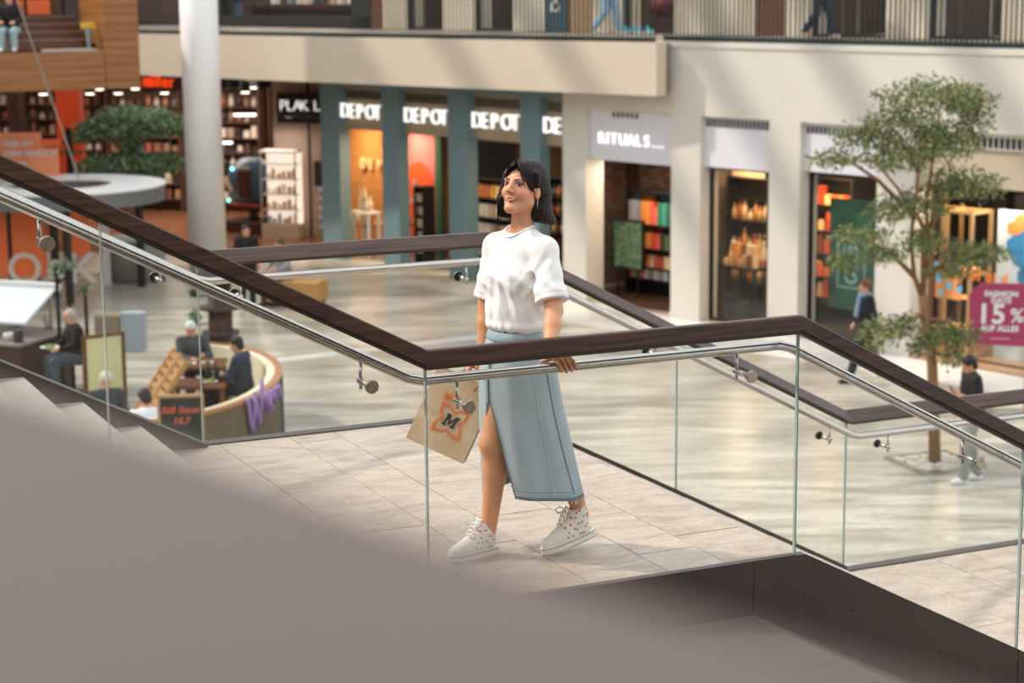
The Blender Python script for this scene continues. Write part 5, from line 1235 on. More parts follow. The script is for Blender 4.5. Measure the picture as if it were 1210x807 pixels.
for i, ch in enumerate('PLAKOLI'):
    mb = MB(PK @ frame((0.12 + 0.19*i, -0.005, 3.33), (1, 0, 0), (0, 0, 1), (0, -1, 0))); mb.text(ch, 0.40, 0.006, ID, offset=-.004); obj('letter', mb, M_LETTER if ch != 'O' else mat('grey logo letter', '#6a6f78', .5), pk)
mb = MB(PK); mb.box((0.30, -0.006, 3.15), (1.35, 0, 3.19)); obj('small_print', mb, M_LETTER, pk)
pw = thing('wall_2', 'taupe wall panel under the black sign', 'wall', PK, kind='structure')
mb = MB(PK); mb.box((-0.2, 0.3, 0), (1.6, 0.45, 4.3)); obj('panel', mb, mat('taupe shop wall', '#a28d7f', 0.6), pw); mb = MB(PK); mb.box((0.78, 0.27, 0), (0.84, 0.31, 4.3)); obj('metal_strip', mb, M_DARKMETAL, pw)
mb = MB(PK); mb.box((0.95, 0.25, 1.35), (1.45, 0.30, 2.0)); obj('frame', mb, M_DARKMETAL, pw)
for k in range(5): mb = MB(PK); mb.box((1.05, 0.24, 0.2 + .25*k), (1.30, 0.29, 0.33 + .25*k)); obj('blue_leaflet', mb, mat('pale blue leaflet', '#a9c4e6', .5), pw)
dc_ = thing('display_case', 'glowing white glass display case of jewellery under the black sign', 'display case', PK)
mb = MB(PK); mb.box((-0.30, -0.45, 0), (0.72, 0.05, 0.38), bev=.02); obj('plinth', mb, mat('taupe case base', '#b3a294', .5), dc_)
mb = MB(PK); mb.box((-0.28, -0.02, 0.38), (0.70, 0.04, 2.25)); obj('light_panel', mb, emit('lit case back', '#fff2e4', 0.6), dc_)
for x in (-0.29, 0.69): mb = MB(PK); mb.box((x - .015, -.43, .38), (x + .015, -.40, 2.28)); obj('corner_post', mb, M_STEEL, dc_)
for z in (0.75, 1.15, 1.55, 1.95): mb = MB(PK); mb.box((-0.27, -.40, z), (0.69, -.03, z + .02)); obj('glass_shelf', mb, mat('lit shelf', '#d9cfc4', .3), dc_)
mb = MB(PK); mb.box((-0.31, -.44, 2.25), (0.71, .04, 2.32)); obj('top_panel', mb, M_WHITE, dc_)
for z in (0.39, 0.77, 1.17, 1.57): row('jar', -0.22, 0.64, -0.22, z, 6, ('#e8d9c4', '#c9b08f', '#fff6ea', '#8fb0cc', '#b59a80'), 0.11, 0.11, 0.2, 'small jewellery bust in the glowing display case', 'jewellery', 'jewellery in the display case', base=PK, hj=.3, many=True)
area('case_lamp', PK @ Vector((0.2, -0.5, 2.9)), 0.6, 14, (1, .9, .8))
HT = frame((-6.95, 52.3, 0), (0.8, -0.6, 0), (0.6, 0.8, 0))
he = thing('ride_on_helicopter', 'blue ride-on toy helicopter with round lights by the drugstore', 'toy ride', HT)
mb = MB(HT @ Matrix.Translation((0, 0, 1.35)) @ Matrix.Diagonal((0.85, 0.5, 0.70, 1))); mb.smooth = True; mb.lathe([(math.sin(a), -math.cos(a)) for a in np.linspace(0.02, math.pi - .02, 14)], 24); obj('cabin', mb, mat('blue toy shell', '#2f5570', 0.35), he)
mb = MB(HT); mb.box((-0.12, -0.54, 0.98), (0.40, -0.30, 1.80), bev=.12); obj('door_opening', mb, mat('dark red seat', '#3a1512', 0.6), he)
mb = MB(HT @ Matrix.Translation((-0.42, -0.36, 1.42)) @ Matrix.Rotation(1.2, 4, 'X') @ Matrix.Diagonal((.2, .25, 1, 1))); mb.lathe([(1, -.03), (1, .03)], 16); obj('window', mb, mat('tan toy window', '#b59a84', .3), he)
mb = MB(HT); mb.box((-0.7, -0.45, 0), (0.8, 0.45, 0.35), bev=.05); obj('base', mb, mat('dark red base', '#3c1a17', .5), he); mb = MB(HT); mb.box((-0.55, -0.4, 0.70), (0.7, 0.4, 0.82), bev=.04); obj('skid', mb, mat('red skid', '#8e2a20', .5), he)
mb = MB(HT); mb.tube([(0, 0, .3), (0, 0, .9)], .12, 12); obj('stem', mb, M_DARKMETAL, he); mb = MB(HT); mb.box((-1.0, -.05, 2.12), (1.0, .05, 2.15)); mb.tube([(0, 0, 1.9), (0, 0, 2.2)], .04, 8); obj('rotor', mb, M_DARKMETAL, he)
for x, y, z, c in ((-.15, -.60, 1.75, '#7ff0e8'), (-.72, -.42, 1.05, '#fff4d8'), (-.86, -.36, 1.06, '#fff4d8'), (-.42, -.50, .88, '#7af0c0')):
    mb = MB(HT @ Matrix.Translation((x, y, z))); mb.lathe([(.05*math.sin(a), -.05*math.cos(a)) for a in np.linspace(.05, 3.09, 7)], 10); obj('light', mb, emit('ride light ' + c, c, 3.0), he)
# drugstore shelves, ceiling lamps and products
DB = frame((-8.6, 56.5, 0), (0.95, -0.31, 0), (0.31, 0.95, 0))
PC = ('#a8958a', '#7d5548', '#b98a70', '#5f5048', '#c9bcb2', '#77828a', '#37312f', '#8f7460', '#a4604a', '#d8d0c8', '#5c443c', '#2f2a28', '#946a5c')
for k, (x0, x1, y) in enumerate(((-9.5, -6.9, 0.2), (-6.6, -4.0, 0.6), (-3.6, -1.2, 0.2), (-0.9, 1.2, 0.5), (1.4, 3.4, 0.8))):
    lab = ['first', 'second', 'third', 'fourth', 'fifth'][k]
    shelf_unit(f'tall brown drugstore shelf, {lab} from the left end of the row', x0, x1, y, 0.5, [0.4, 0.85, 1.3, 1.75, 2.2, 2.65, 3.1], 3.6, mat('brown store shelf', '#5a4034', .6), base=DB)
    for z in (0.4, 0.85, 1.3, 1.75, 2.2, 2.65, 3.1): row(rs.choice(('carton', 'bottle', 'jar')), x0 + .05, x1 - .05, y + 0.16, z, 8, PC, 0.17, 0.2, 0.27, f'product on the {lab} tall drugstore shelf', 'product', f'products on the {lab} drugstore shelf', base=DB, hj=.25, many=True)
for i in range(12):
    x, y = -12.5 + 1.05*(i % 6) + rs.uniform(-.2, .2), 52.6 + 2.4*(i//6)
    y = y + (0.0 if x < -8 else -0.0)
    t = thing('ceiling_light', f'small bright ceiling spotlight in the drugstore, {ORD[i % 6]} from left, {ORD[i // 6]} row', 'lamp', (x, y, 3.75), 'drugstore ceiling lights')
    mb = MB(Matrix.Translation((x, y, 3.72))); mb.lathe([(.11, 0), (.11, .03)], 12); obj('diffuser', mb, emit('spot diffuser', '#fff3e2', 4.0), t)
    mb = MB(Matrix.Translation((x, y, 3.75))); mb.lathe([(.14, 0), (.14, .30), (.02, .32), (.02, .63)], 12); obj('housing', mb, M_DARKMETAL, t)
for x in (-12.5, -9.5, -6.8): area('store_lamp', (x, 54.2, 4.2), 2.4, 170, (1, .82, .66))
for i, (x, y, z) in enumerate(((-8.2, 51.5, 2.55), (-7.6, 51.2, 2.5), (-7.0, 51.6, 3.2))):
    t = thing('hanging_light', f'short white strip lamp hanging in the drugstore, {ORD[i]} from left', 'lamp', (x, y, z), 'white strip lamps')
    mb = MB(); mb.box((x - .3, y - .05, z - .03), (x + .3, y + .05, z + .03), bev=.02); obj('tube', mb, emit('white tube', '#fff6ea', 2.5), t); mb = MB(); mb.tube([(x, y, z + .03), (x, y, 4.36)], .006, 5); obj('cable', mb, M_DARKMETAL, t)
op = thing('orange_pillar', 'tall orange pillar at the drugstore entrance', 'pillar', (-11.3, 50.2, 0), kind='structure')
mb = MB(); mb.box((-11.62, 50.0, 0), (-11.0, 50.5, 4.37)); obj('shaft', mb, mat('deep orange panel', '#e2491c', .5), op)
for z in (2.35, 2.6): mb = MB(); mb.box((-11.64, 49.98, z), (-10.98, 50.52, z + .08)); obj('dark_band', mb, mat('olive band', '#6a5a3c', .6), op)
bp = tag(obj('post', MB().box((-10.95, 48.0, 0), (-10.80, 48.15, 3.15)), M_DARK), 'slim black post standing before the orange pillar', 'post')
OB = frame((-11.9, 44.0, 0), (1, 0.05, 0), (-0.05, 1, 0))
obd = thing('orange_board', 'bright orange advertising boards with white print beside the ring canopy', 'sign', OB)
mb = MB(OB); mb.box((-1.6, 0, 1.0), (1.30, .06, 3.33), bev=.01); obj('panel', mb, M_ORANGEL, obd); mb = MB(OB); mb.box((1.0, -.09, 1.0), (1.68, -.02, 2.98), bev=.01); obj('panel', mb, M_ORANGEL, obd); mb = MB(OB); mb.box((1.32, 0.02, 3.0), (1.72, .05, 3.17)); obj('arrow', mb, M_ORANGE, obd)
OT = lambda x, z: OB @ frame((x, -0.1, z), (1, 0, 0), (0, 0, 1), (0, -1, 0))
for txt, sz, x, z in (('HIER IST', .20, .62, 3.02), ('DEIN EINKAUF', .20, .62, 2.80), ('immer gut', .13, .66, 2.62)): mb = MB(OT(x - .15, z)); mb.text(txt, sz*.85, .003, ID, offset=.006); obj('lettering', mb, M_WHITE, obd)
for x in (-1.2, 1.1): mb = MB(OB); mb.box((x - .05, 0.0, 0), (x + .05, .05, 1.0)); obj('leg', mb, M_DARKMETAL, obd)
# ================================================================== PEOPLE IN THE BACKGROUND
M_SKINB = vcol_mat('background skin', 0.55, 0.3)
def figure(label, T, J, top, trousers, hair, shoe, skin='#d09a78', coat=None, hair_long=False, bald=False, group=None, extra=None, h=0.013, legs=True, sleeve=1.0):
    # local frame: x = right hand side, y = forward, z = up
    root = thing('person', label, 'person', T, group)
    J = {k: A_(*v) for k, v in J.items()}
    hc, f = J['hd'], unit(J['hf']); l = unit(np.cross(UP, f)); u = np.cross(f, l); M = np.stack([l, f, u], 1); hd2 = lambda x, y, z: hc + M @ A_(x, y, z)
    B = Field(); B.ell(hd2(0, -.01, .03), (.074, .092, .085), .02, '+', M); B.ell(hd2(0, .02, -.05), (.058, .065, .068), .03, '+', M); B.cone(hd2(0, .085, .0), hd2(0, .103, -.03), .009, .012, .012)
    for sx in (1, -1): B.ell(hd2(sx*.076, -.01, -.01), (.010, .018, .028), .006, '+', M); B.ell(hd2(sx*.03, .09, .0), (.014, .012, .009), .01, '-', M)
    nb_ = (J['shL'] + J['shR'])/2 + A_(0, 0, .03); B.cone(hd2(0, -.03, -.06), nb_, .052, .06, .03)
    B.cone(J['shL'], J['shR'], .055, .055, .03); B.cone((J['shL']+J['shR'])/2 - A_(0, 0, .1), J['pel'], .095, .105, .05)
    for s in 'LR':
        B.cone(J['sh'+s], J['el'+s], .048, .040, .02); B.cone(J['el'+s], J['ha'+s], .040, .028, .02)
        d = unit(J['ha'+s] - J['el'+s]); sd = unit(np.cross(d, A_(.3, 1, .2)))
        B.cone(J['ha'+s], J['ha'+s] + d*.06, .030, .034, .01)
        for i in range(4): p = J['ha'+s] + d*.07 + sd*(.027 - .018*i); B.cone(p, p + d*.055 - UP*.012, .0105, .008, .004)
        B.cone(J['ha'+s] + d*.03 + sd*.03, J['ha'+s] + d*.07 + sd*.055, .011, .009, .006)
        if legs: B.cone(J['hip'+s], J['kn'+s], .080, .055, .02); B.cone(J['kn'+s], J['an'+s], .053, .038, .02)
    V, Q = field_mesh(B, h); col = np.tile(np.array(lin(skin)), (len(V), 1)); L = (V - hc) @ M
    e = (L[:, 1] > .05) & (np.hypot((np.abs(L[:, 0]) - .03)/.016, (L[:, 2] - .002)/.010) < 1); col[e] = np.array(lin('#3a2620'))
    m = (L[:, 1] > .05) & (np.abs(L[:, 0]) < .026) & (np.abs(L[:, 2] + .065) < .008); col[m] = np.array(lin('#a85f52'))
    np_obj('body', V, Q, M_SKINB, root, col, T=T)
    Tp = Field(); Tp.ell((J['shL']+J['shR'])/2*0.62 + J['pel']*0.38, (.185, .135, .27), .05); Tp.cone(J['shL'], J['shR'], .068, .068, .05); Tp.cone((J['shL']+J['shR'])/2 - A_(0, 0, .08), J['pel'] + A_(0, 0, .03), .135, .15, .05); Tp.ell(J['pel'] + A_(0, 0, .05), (.18, .15, .14), .06)
    for s in 'LR':
        w = J['el'+s]*sleeve + J['sh'+s]*(1-sleeve) if sleeve < 1 else J['el'+s]
        Tp.cone(J['sh'+s], w, .064, .060, .03)
        if sleeve >= 1: Tp.cone(J['el'+s], J['el'+s]*.12 + J['ha'+s]*.88, .060, .045, .02)
    if coat:
        for s in 'LR': Tp.cone(J['hip'+s] + A_(0, 0, .06), J['hip'+s]*(1-coat) + J['kn'+s]*coat, .125, .135, .06)
    wrk = lambda P, D: D + .004*np.sin(P[:, 2]*60 + 3*np.sin(P[:, 0]*14)) * np.sin(P[:, 0]*21 + P[:, 1]*17)
    V, Q = field_mesh(Tp, h, wrk); np_obj('jacket' if coat else 'top', V, Q, mat('cloth ' + top, top, .85), root, T=T)
    if legs:
        Tr = Field(); Tr.ell(J['pel'] - A_(0, 0, .02), (.17, .145, .13), .04)
        for s in 'LR': Tr.cone(J['hip'+s], J['kn'+s], .102, .080, .04); Tr.cone(J['kn'+s], J['an'+s] + A_(0, 0, .02), .080, .068, .03)
        V, Q = field_mesh(Tr, h, wrk); np_obj('trousers', V, Q, mat('cloth ' + trousers, trousers, .85), root, T=T)
        for s in 'LR':
            a = J['an'+s]; fd_ = unit(J.get('ft'+s, A_(0, 1, 0))); S = Field(); S.cone(a - fd_*.035 - UP*.045, a + fd_*.15 - UP*.050, .040, .036, .02); S.cone(a, a + fd_*.05 - UP*.03, .046, .042, .02)
            lo = a[2] - .083
            V, Q = field_mesh(S, h*.8, lambda P, D: np.maximum(D, lo - P[:, 2])); np_obj('shoe', V, Q, mat('shoe ' + shoe, shoe, .6), root, T=T)
    if hair:
        H_ = Field(); H_.ell(hd2(0, -.025, .045), (.086, .100, .090), .02, '+', M)
        H_.ell(hd2(0, -.07, -.03), (.075, .045, .07 + (.07 if hair_long else 0)), .03, '+', M)
        if hair_long:
            for sx in (1, -1): H_.cone(hd2(sx*.075, -.02, .02), hd2(sx*.080, -.02, -.12), .03, .03, .03)
        H_.ell(hd2(0, .10, -.035), (.075, .085, .085), .01, '-', M)
        if bald: H_.ell(hd2(0, .03, .13), (.075, .10, .09), .01, '-', M)
        V, Q = field_mesh(H_, h*.8, lambda P, D: D + .004*np.sin(P[:, 0]*120 + P[:, 2]*60)*np.sin(P[:, 1]*110)); np_obj('hair', V, Q, mat('hair ' + hair, hair, .6), root, T=T)
    if extra: extra(root, T, J, M)
    return root
def stand(fwd_lean=0.0): 
    return dict(pel=(0, 0, .95), hipL=(-.09, 0, .92), hipR=(.09, 0, .92), knL=(-.10, .03, .50), knR=(.10, .03, .50), anL=(-.11, -.01, .085), anR=(.11, -.01, .085),
                shL=(-.18, fwd_lean, 1.41), shR=(.18, fwd_lean, 1.41), elL=(-.23, -.03, 1.14), elR=(.23, -.03, 1.14), haL=(-.22, .08, .92), haR=(.22, .08, .92), hd=(0, .03 + fwd_lean, 1.585), hf=(0, 1, 0))
def sit(seat=.46, lean=.06):
    z = seat
    return dict(pel=(0, 0, z+.10), hipL=(-.10, 0, z+.09), hipR=(.10, 0, z+.09), knL=(-.13, .43, z+.07), knR=(.13, .43, z+.07), anL=(-.14, .40, .09), anR=(.14, .44, .09),
                shL=(-.19, lean, z+.56), shR=(.19, lean, z+.56), elL=(-.24, .10+lean, z+.31), elR=(.24, .10+lean, z+.31), haL=(-.14, .34, z+.27), haR=(.14, .34, z+.27), hd=(0, .07+lean, z+.75), hf=(0, 1, -.25))
def face(p, fwd, z=0): f = Vector((fwd[0], fwd[1], 0)).normalized(); return frame((p[0], p[1], z), (f.y, -f.x, 0), (f.x, f.y, 0))
# young man looking at his phone, walking left
J = stand(.02); J.update(elL=(-.24, .02, 1.13), haL=(-.10, .22, 1.20), haR=(.22, .10, .93), elR=(.25, -.02, 1.14), hd=(0, .07, 1.57), hf=(0, 1, -.45), knL=(-.10, .10, .50), anL=(-.10, .12, .085), anR=(.10, -.14, .085), knR=(.10, -.02, .50))
PT_ = face((6.02, 24.9), (-1, -.12))
figure('young man in black t-shirt looking down at his phone on the mall floor', PT_, J, '#1a1a1c', '#8f918f', '#100d0c', '#eceae6', '#c99673', sleeve=.75, h=.011)
ph = thing('phone', 'dark phone held up by the young man in the black t-shirt', 'phone', PT_ @ Matrix.Translation((-.07, .30, 1.26)) @ Matrix.Rotation(-.9, 4, 'X'))
Tm = PT_ @ Matrix.Translation((-.07, .30, 1.26)) @ Matrix.Rotation(-.5, 4, 'X'); mb = MB(Tm); mb.box((-.037, -.004, -.075), (.037, .004, .075), bev=.003); obj('case', mb, M_DARK, ph)
# man in a dark coat striding left
J = stand(.04); J.update(knL=(-.09, .20, .50), anL=(-.09, .33, .09), knR=(.09, -.02, .50), anR=(.09, -.33, .16), ftR=(0, 1, -.5), haL=(-.24, -.02, .93), haR=(.22, .16, .95), elR=(.24, .02, 1.14), pel=(0, 0, .92), hipL=(-.09, 0, .89), hipR=(.09, 0, .89), hf=(0.0, 1, -.1))
def scarf(root, T, J, M):
    F = Field(); c = (J['shL']+J['shR'])/2 + A_(0, .02, .05); 
    for a in np.linspace(0, 2*math.pi, 12): F.cone(c + A_(.085*math.cos(a), .085*math.sin(a), 0), c + A_(.085*math.cos(a+.5), .085*math.sin(a+.5), .01), .035, .035, .02)
    F.cone(c + A_(-.03, .10, -.02), c + A_(-.05, .16, -.32), .038, .045, .02)
    V, Q = field_mesh(F, .013); np_obj('scarf', V, Q, mat('pale blue scarf', '#7f93a8', .9), root, T=T)
figure('person in long dark coat and blue scarf striding past the show windows', face((5.86, 31.5), (-1, -.12)), J, '#1d2129', '#20242c', '#6b4630', '#17171a', '#d6a184', coat=.45, extra=scarf, h=.011)
# guests at the round cafe booth
J = sit(.62, .12); J.update(hf=(.35, .9, -.35), haL=(-.10, .36, .96), haR=(.10, .40, .93), hd=(.04, .22, 1.36), shL=(-.19, .13, 1.18), shR=(.19, .13, 1.18), anL=(-.14, .30, .09), anR=(.14, .34, .09))
figure('grey haired man in dark grey sweater eating at the wooden cafe table', face((-4.98, 29.55), (.45, -.9)), J, '#4c4f52', '#35363a', '#d4d2cd', '#2a2624', '#d9a084')
J = sit(.55, .02); figure('dark haired guest in navy jacket seated inside the round booth', face((-4.0, 28.3), (-.95, .25)), J, '#2b3042', '#26262c', '#17120f', '#1c1a19', '#caa080', hair_long=False)
J = sit(.62, .05); J.update(hf=(0, 1, -.4)); figure('balding man in black vest seated at the left counter', face((-6.95, 30.6), (-.85, -.5)), J, '#211d1d', '#4a5560', '#b9ada2', '#2a2624', '#d8a488', bald=True)
J = sit(.46, .0); figure('grey haired man in dark pullover seated below the light panel', face((-5.60, 26.2), (.5, -.85)), J, '#3d4144', '#30343a', '#c9c1b4', '#2a2624', '#d9a58a')
J = sit(.46, .03); J.update(hf=(0, 1, -.5)); figure('dark haired guest in white shirt bent over behind the chalkboard', face((-4.78, 24.9), (-.5, .85)), J, '#e6e7ee', '#3a3f4c', '#2a1f1a', '#2a2624', '#c99a7a')
# shopper in black in the drugstore
figure('distant shopper dressed all in black in front of the drugstore', face((-10.3, 59.0), (.3, 1)), stand(), '#131214', '#131214', '#17120f', '#131214', coat=.4, h=.02)
# upper level: man sitting on the wooden steps, two passers-by behind the railing
J = sit(.36, .02); figure('person in black sweater and light jeans sitting on the upper wooden bulkhead', face((-10.72, 42.4), (.05, -1), 5.19), J, '#17181a', '#9db9bd', '#2a201c', '#e8e6e0', '#d6a58a', h=.012)
J = stand(); J.update(knL=(-.09, .14, .5), anL=(-.09, .22, .09), knR=(.09, -.05, .5), anR=(.09, -.30, .14), ftR=(0, 1, -.5))
figure('walker in light blue jeans behind the gallery railing', face((2.2, 43.6), (.9, -.4), GT), J, '#d8d4ce', '#8fb0c8', '#3a2a20', '#d8c9b0', h=.016)
figure('walker in dark blue trousers behind the gallery railing', face((6.2, 39.2), (.8, -.6), GT), J, '#5a4a48', '#23293c', '#3a2a20', '#c9b29a', h=.016)
mb = MB(BK); mb.box((0.15, 0.9, 0.79), (0.62, 1.3, 1.12), bev=.02); tag(obj('backpack_box', mb, mat('sand cube seat', '#a39880', .8)), 'sand coloured cube seat beside the sitting person on the bulkhead', 'seat')
ym = thing('floor_sign', 'grey pointed stand with a yellow top on the upper steps', 'sign', BK @ Matrix.Translation((2.05, 0.45, .86)))
mb = MB(BK @ Matrix.Translation((2.05, .45, .86))); mb.lathe([(.03, 0), (.09, .42)], 4); obj('stand', mb, mat('grey stand', '#8d9696', .5), ym); mb = MB(BK @ Matrix.Translation((2.05, .45, 1.28))); mb.box((-.16, -.03, 0), (.16, .03, .14), bev=.01); obj('yellow_top', mb, mat('yellow sign', '#e0b13c', .5), ym)
rl = thing('railing', 'black metal handrail at the top of the wooden steps', 'railing', BK @ Matrix.Translation((1, 3, .8)))
for x in (0.6, 1.25, 2.1): mb = MB(BK); mb.box((x - .03, 2.6, 1.5), (x + .03, 2.66, 2.9)); obj('post', mb, M_DARK, rl)
for z in (1.9, 2.35): mb = MB(BK); mb.box((-1.5, 2.6, z), (2.2, 2.66, z + .05)); obj('bar', mb, M_DARK, rl)
mb = MB(BK); mb.box((-3, 3.4, .8), (2.2, 3.5, 3.6)); tag(obj('upper_backdrop_wall', mb, mat('brown upper wall', '#5f4636', .8)), None, None, None, 'structure')
mb = MB(BK); mb.box((1.2, 3.2, 1.55), (1.95, 3.3, 2.6), bev=.02); tag(obj('orange_banner', mb, M_ORANGE), 'orange banner behind the black handrail on the upper level', 'banner')
cb = thing('suspension_cable', 'thin slanted steel cable hanging before the wooden bulkhead', 'cable', (-10.05, 40.5, 6.3))
mb = MB(); mb.tube([(-10.4, 40.2, 7.6), (-9.15, 41.2, 2.55)], .018, 6); obj('strand', mb, mat('pale steel cable', '#9a8f86', .5), cb)

# clothes, chairs and books behind the upper shop windows
def dress(s, r, col, label, ln=.95, top=1.75):
    t = thing('mannequin', label, 'mannequin', UW @ Matrix.Translation((s, r, 0)))
    T = UW @ Matrix.Translation((s, r, 0)); mb = MB(T); mb.smooth = True; mb.lathe([(.27, top - ln), (.24, top - ln*.6), (.15, top - .42), (.19, top - .2), (.17, top - .06), (.06, top)], 18); obj('dress', mb, mat('dress ' + col, col, .8), t)
    mb = MB(T); mb.lathe([(.16, 0), (.16, .02), (.02, .03), (.02, top - ln + .05)], 14); obj('stand', mb, M_STEEL, t)
    mb = MB(T @ Matrix.Translation((0, 0, top + .12))); mb.smooth = True; mb.lathe([(.01, -.12), (.05, -.11), (.09, 0), (.06, .11), (.01, .13)], 14); obj('head', mb, M_WHITE, t)
for s, r, c, l in ((5.25, .5, '#3a322e', 'black dress on a mannequin in the upper window, left one'), (5.75, .4, '#d98468', 'salmon pink dress on a mannequin in the upper window'), (6.25, .7, '#8a7262', 'taupe dress on a mannequin in the upper window'),
                   (8.25, .5, '#4f7886', 'teal blue dress on a mannequin in the far right upper window'), (8.72, .8, '#5a4a40', 'dark brown dress between two blue dresses in the upper window'), (9.2, .5, '#557f90', 'blue grey dress on a mannequin next to the right column')):
    dress(s, r, c, l, .95 if c != '#d98468' else .8)
ac = thing('armchair', 'dark red shell armchair in the upper shop window', 'chair', UW @ Matrix.Translation((-0.1, .5, 0)))
T = UW @ Matrix.Translation((-.05, .6, 0)); F = Field(); F.ell((0, 0, .62), (.42, .36, .26), .05); F.ell((0, .22, .85), (.40, .12, .38), .08); F.ell((0, -.1, .95), (.33, .3, .24), .04, '-'); V, Q = field_mesh(F, .02); np_obj('shell', V, Q, mat('dark red cloth', '#5a1f22', .8), ac, T=T)
for x, y in ((-.2, -.2), (.2, -.2), (-.2, .2), (.2, .2)): mb = MB(T); mb.tube([(x*1.3, y*1.3, 0), (x*.6, y*.6, .42)], .018, 6); obj('leg', mb, M_DARKMETAL, ac)
for i in range(3):
    p = UW @ Matrix.Translation((-.42 + .36*i, -.25, .02)); t = thing('shoe', ['cyan sneaker before the red armchair, left one of three', 'cyan sneaker before the red armchair, middle one of three', 'cyan sneaker before the red armchair, right one of three'][i], 'shoe', p, 'cyan sneakers')
    mb = MB(p); mb.box((-.14, -.05, 0), (.14, .05, .03), bev=.01); obj('sole', mb, M_WHITE, t); F = Field(); F.cone((-.08, 0, .07), (.09, 0, .05), .05, .04, .02); F.cone((-.08, 0, .1), (-.08, 0, .13), .045, .04, .02); V, Q = field_mesh(F, .015, lambda P, D: np.maximum(D, .028 - P[:, 2])); np_obj('upper', V, Q, mat('cyan cloth', '#2f9fb4', .7), t, T=p)
shelf_unit('low wooden display of books in the upper bookshop window', -17.2, -11.6, .5, .6, [.55], .6, M_WOODM, base=UW, name='book_display')
row('carton', -16.9, -11.9, .75, .60, 12, ('#e4dcd2', '#c9a89a', '#e9e4de', '#7f8f9c', '#d9bfae', '#3f4a52'), .2, .14, .42, 'upright book in the upper bookshop window', 'book', 'books in the upper window', base=UW)
for s, c, l in ((-19.0, '#a3322a', 'red wall hanging in the far left upper shop'), (-19.6, '#c98f2f', 'ochre wall hanging in the far left upper shop')):
    mb = MB(UW); mb.box((s - .3 - 1.0, .6, .5), (s + .25 - 1.0, .65, 2.2)); tag(obj('wall_hanging', mb, mat('hanging ' + c, c, .8)), l, 'wall hanging')
t = thing('mannequin', 'dark clothed mannequin at the left end of the bookshop window', 'mannequin', UW @ Matrix.Translation((-17.6, .3, 0)))
T = UW @ Matrix.Translation((-17.55, .3, 0)); mb = MB(T); mb.smooth = True; mb.lathe([(.16, .7), (.2, 1.1), (.15, 1.3), (.22, 1.6), (.08, 1.75)], 16); obj('coat', mb, mat('dark coat', '#2c2830', .8), t); mb = MB(T); mb.tube([(-.08, 0, 0), (-.07, 0, .8)], .07, 10); obj('leg', mb, mat('denim leg', '#4a5a70', .8), t); mb = MB(T); mb.tube([(.08, 0, 0), (.07, 0, .8)], .07, 10); obj('leg', mb, mat('denim leg', '#4a5a70', .8), t)

# ================================================================== TREES
def leaf_mesh(n, clumps, seed, ll, lw, cols, name, parent, mats):
    r = np.random.default_rng(seed); w = np.array([c[3]*c[4]*c[5] for c in clumps])**.6; w /= w.sum(); pick = r.choice(len(clumps), n, p=w); c = np.array([k[:3] for k in clumps])[pick]; R = np.array([k[3:6] for k in clumps])[pick]
    d = r.normal(size=(n, 3)); d /= np.linalg.norm(d, axis=1)[:, None]; rad = r.random(n)**.45
    P = c + d*R*rad[:, None] + r.normal(scale=.02, size=(n, 3)); P[:, 2] -= .10*((d[:, 0]*rad)**2 + (d[:, 1]*rad)**2)*R[:, 2]*2
    a = r.normal(size=(n, 3)); a[:, 2] -= .5; a /= np.linalg.norm(a, axis=1)[:, None]; b = np.cross(a, r.normal(size=(n, 3))); b /= np.linalg.norm(b, axis=1)[:, None]; nn_ = np.cross(a, b)
    L = ll*(.6 + .8*r.random(n))[:, None]; Wd = lw*(.7 + .6*r.random(n))[:, None]
    vs = np.stack([P, P + a*L*.5 + b*Wd + nn_*Wd*.3, P + a*L, P + a*L*.5 - b*Wd + nn_*Wd*.3], 1).reshape(-1, 3)
    q = np.arange(n*4).reshape(n, 4); mi = r.integers(0, len(mats), n)
    o = np_obj(name, vs, q, mats, parent, smooth=False, mi=mi); o['kind'] = 'stuff'; return o
GL = [mat('leaf ' + c, c, .6) for c in ('#5f7248', '#74824f', '#8a8f58', '#4c613f', '#9a8f4e')]
GD = [mat('leaf ' + c, c, .6) for c in ('#5f7d5c', '#7c9a70', '#a3b592', '#48644a', '#6f8d66')]
TB = Vector((5.78, 25.9, 0))
tr = thing('tree', 'slender indoor tree with airy layered crown in a floor grate', 'tree', tuple(TB))
M_BARK = mat('tan bark', '#9a7350', .8, col2='#80603f', scale=(20, 20, 5), bump=.3)
tk = MB(); tk.smooth = True
tk.tube([(5.78, 25.9, .0), (5.74, 25.9, .8), (5.70, 25.9, 1.4), (5.58, 25.9, 2.0), (5.54, 25.9, 2.35)], [.085, .075, .07, .062, .058], 10); obj('trunk', tk, M_BARK, tr)
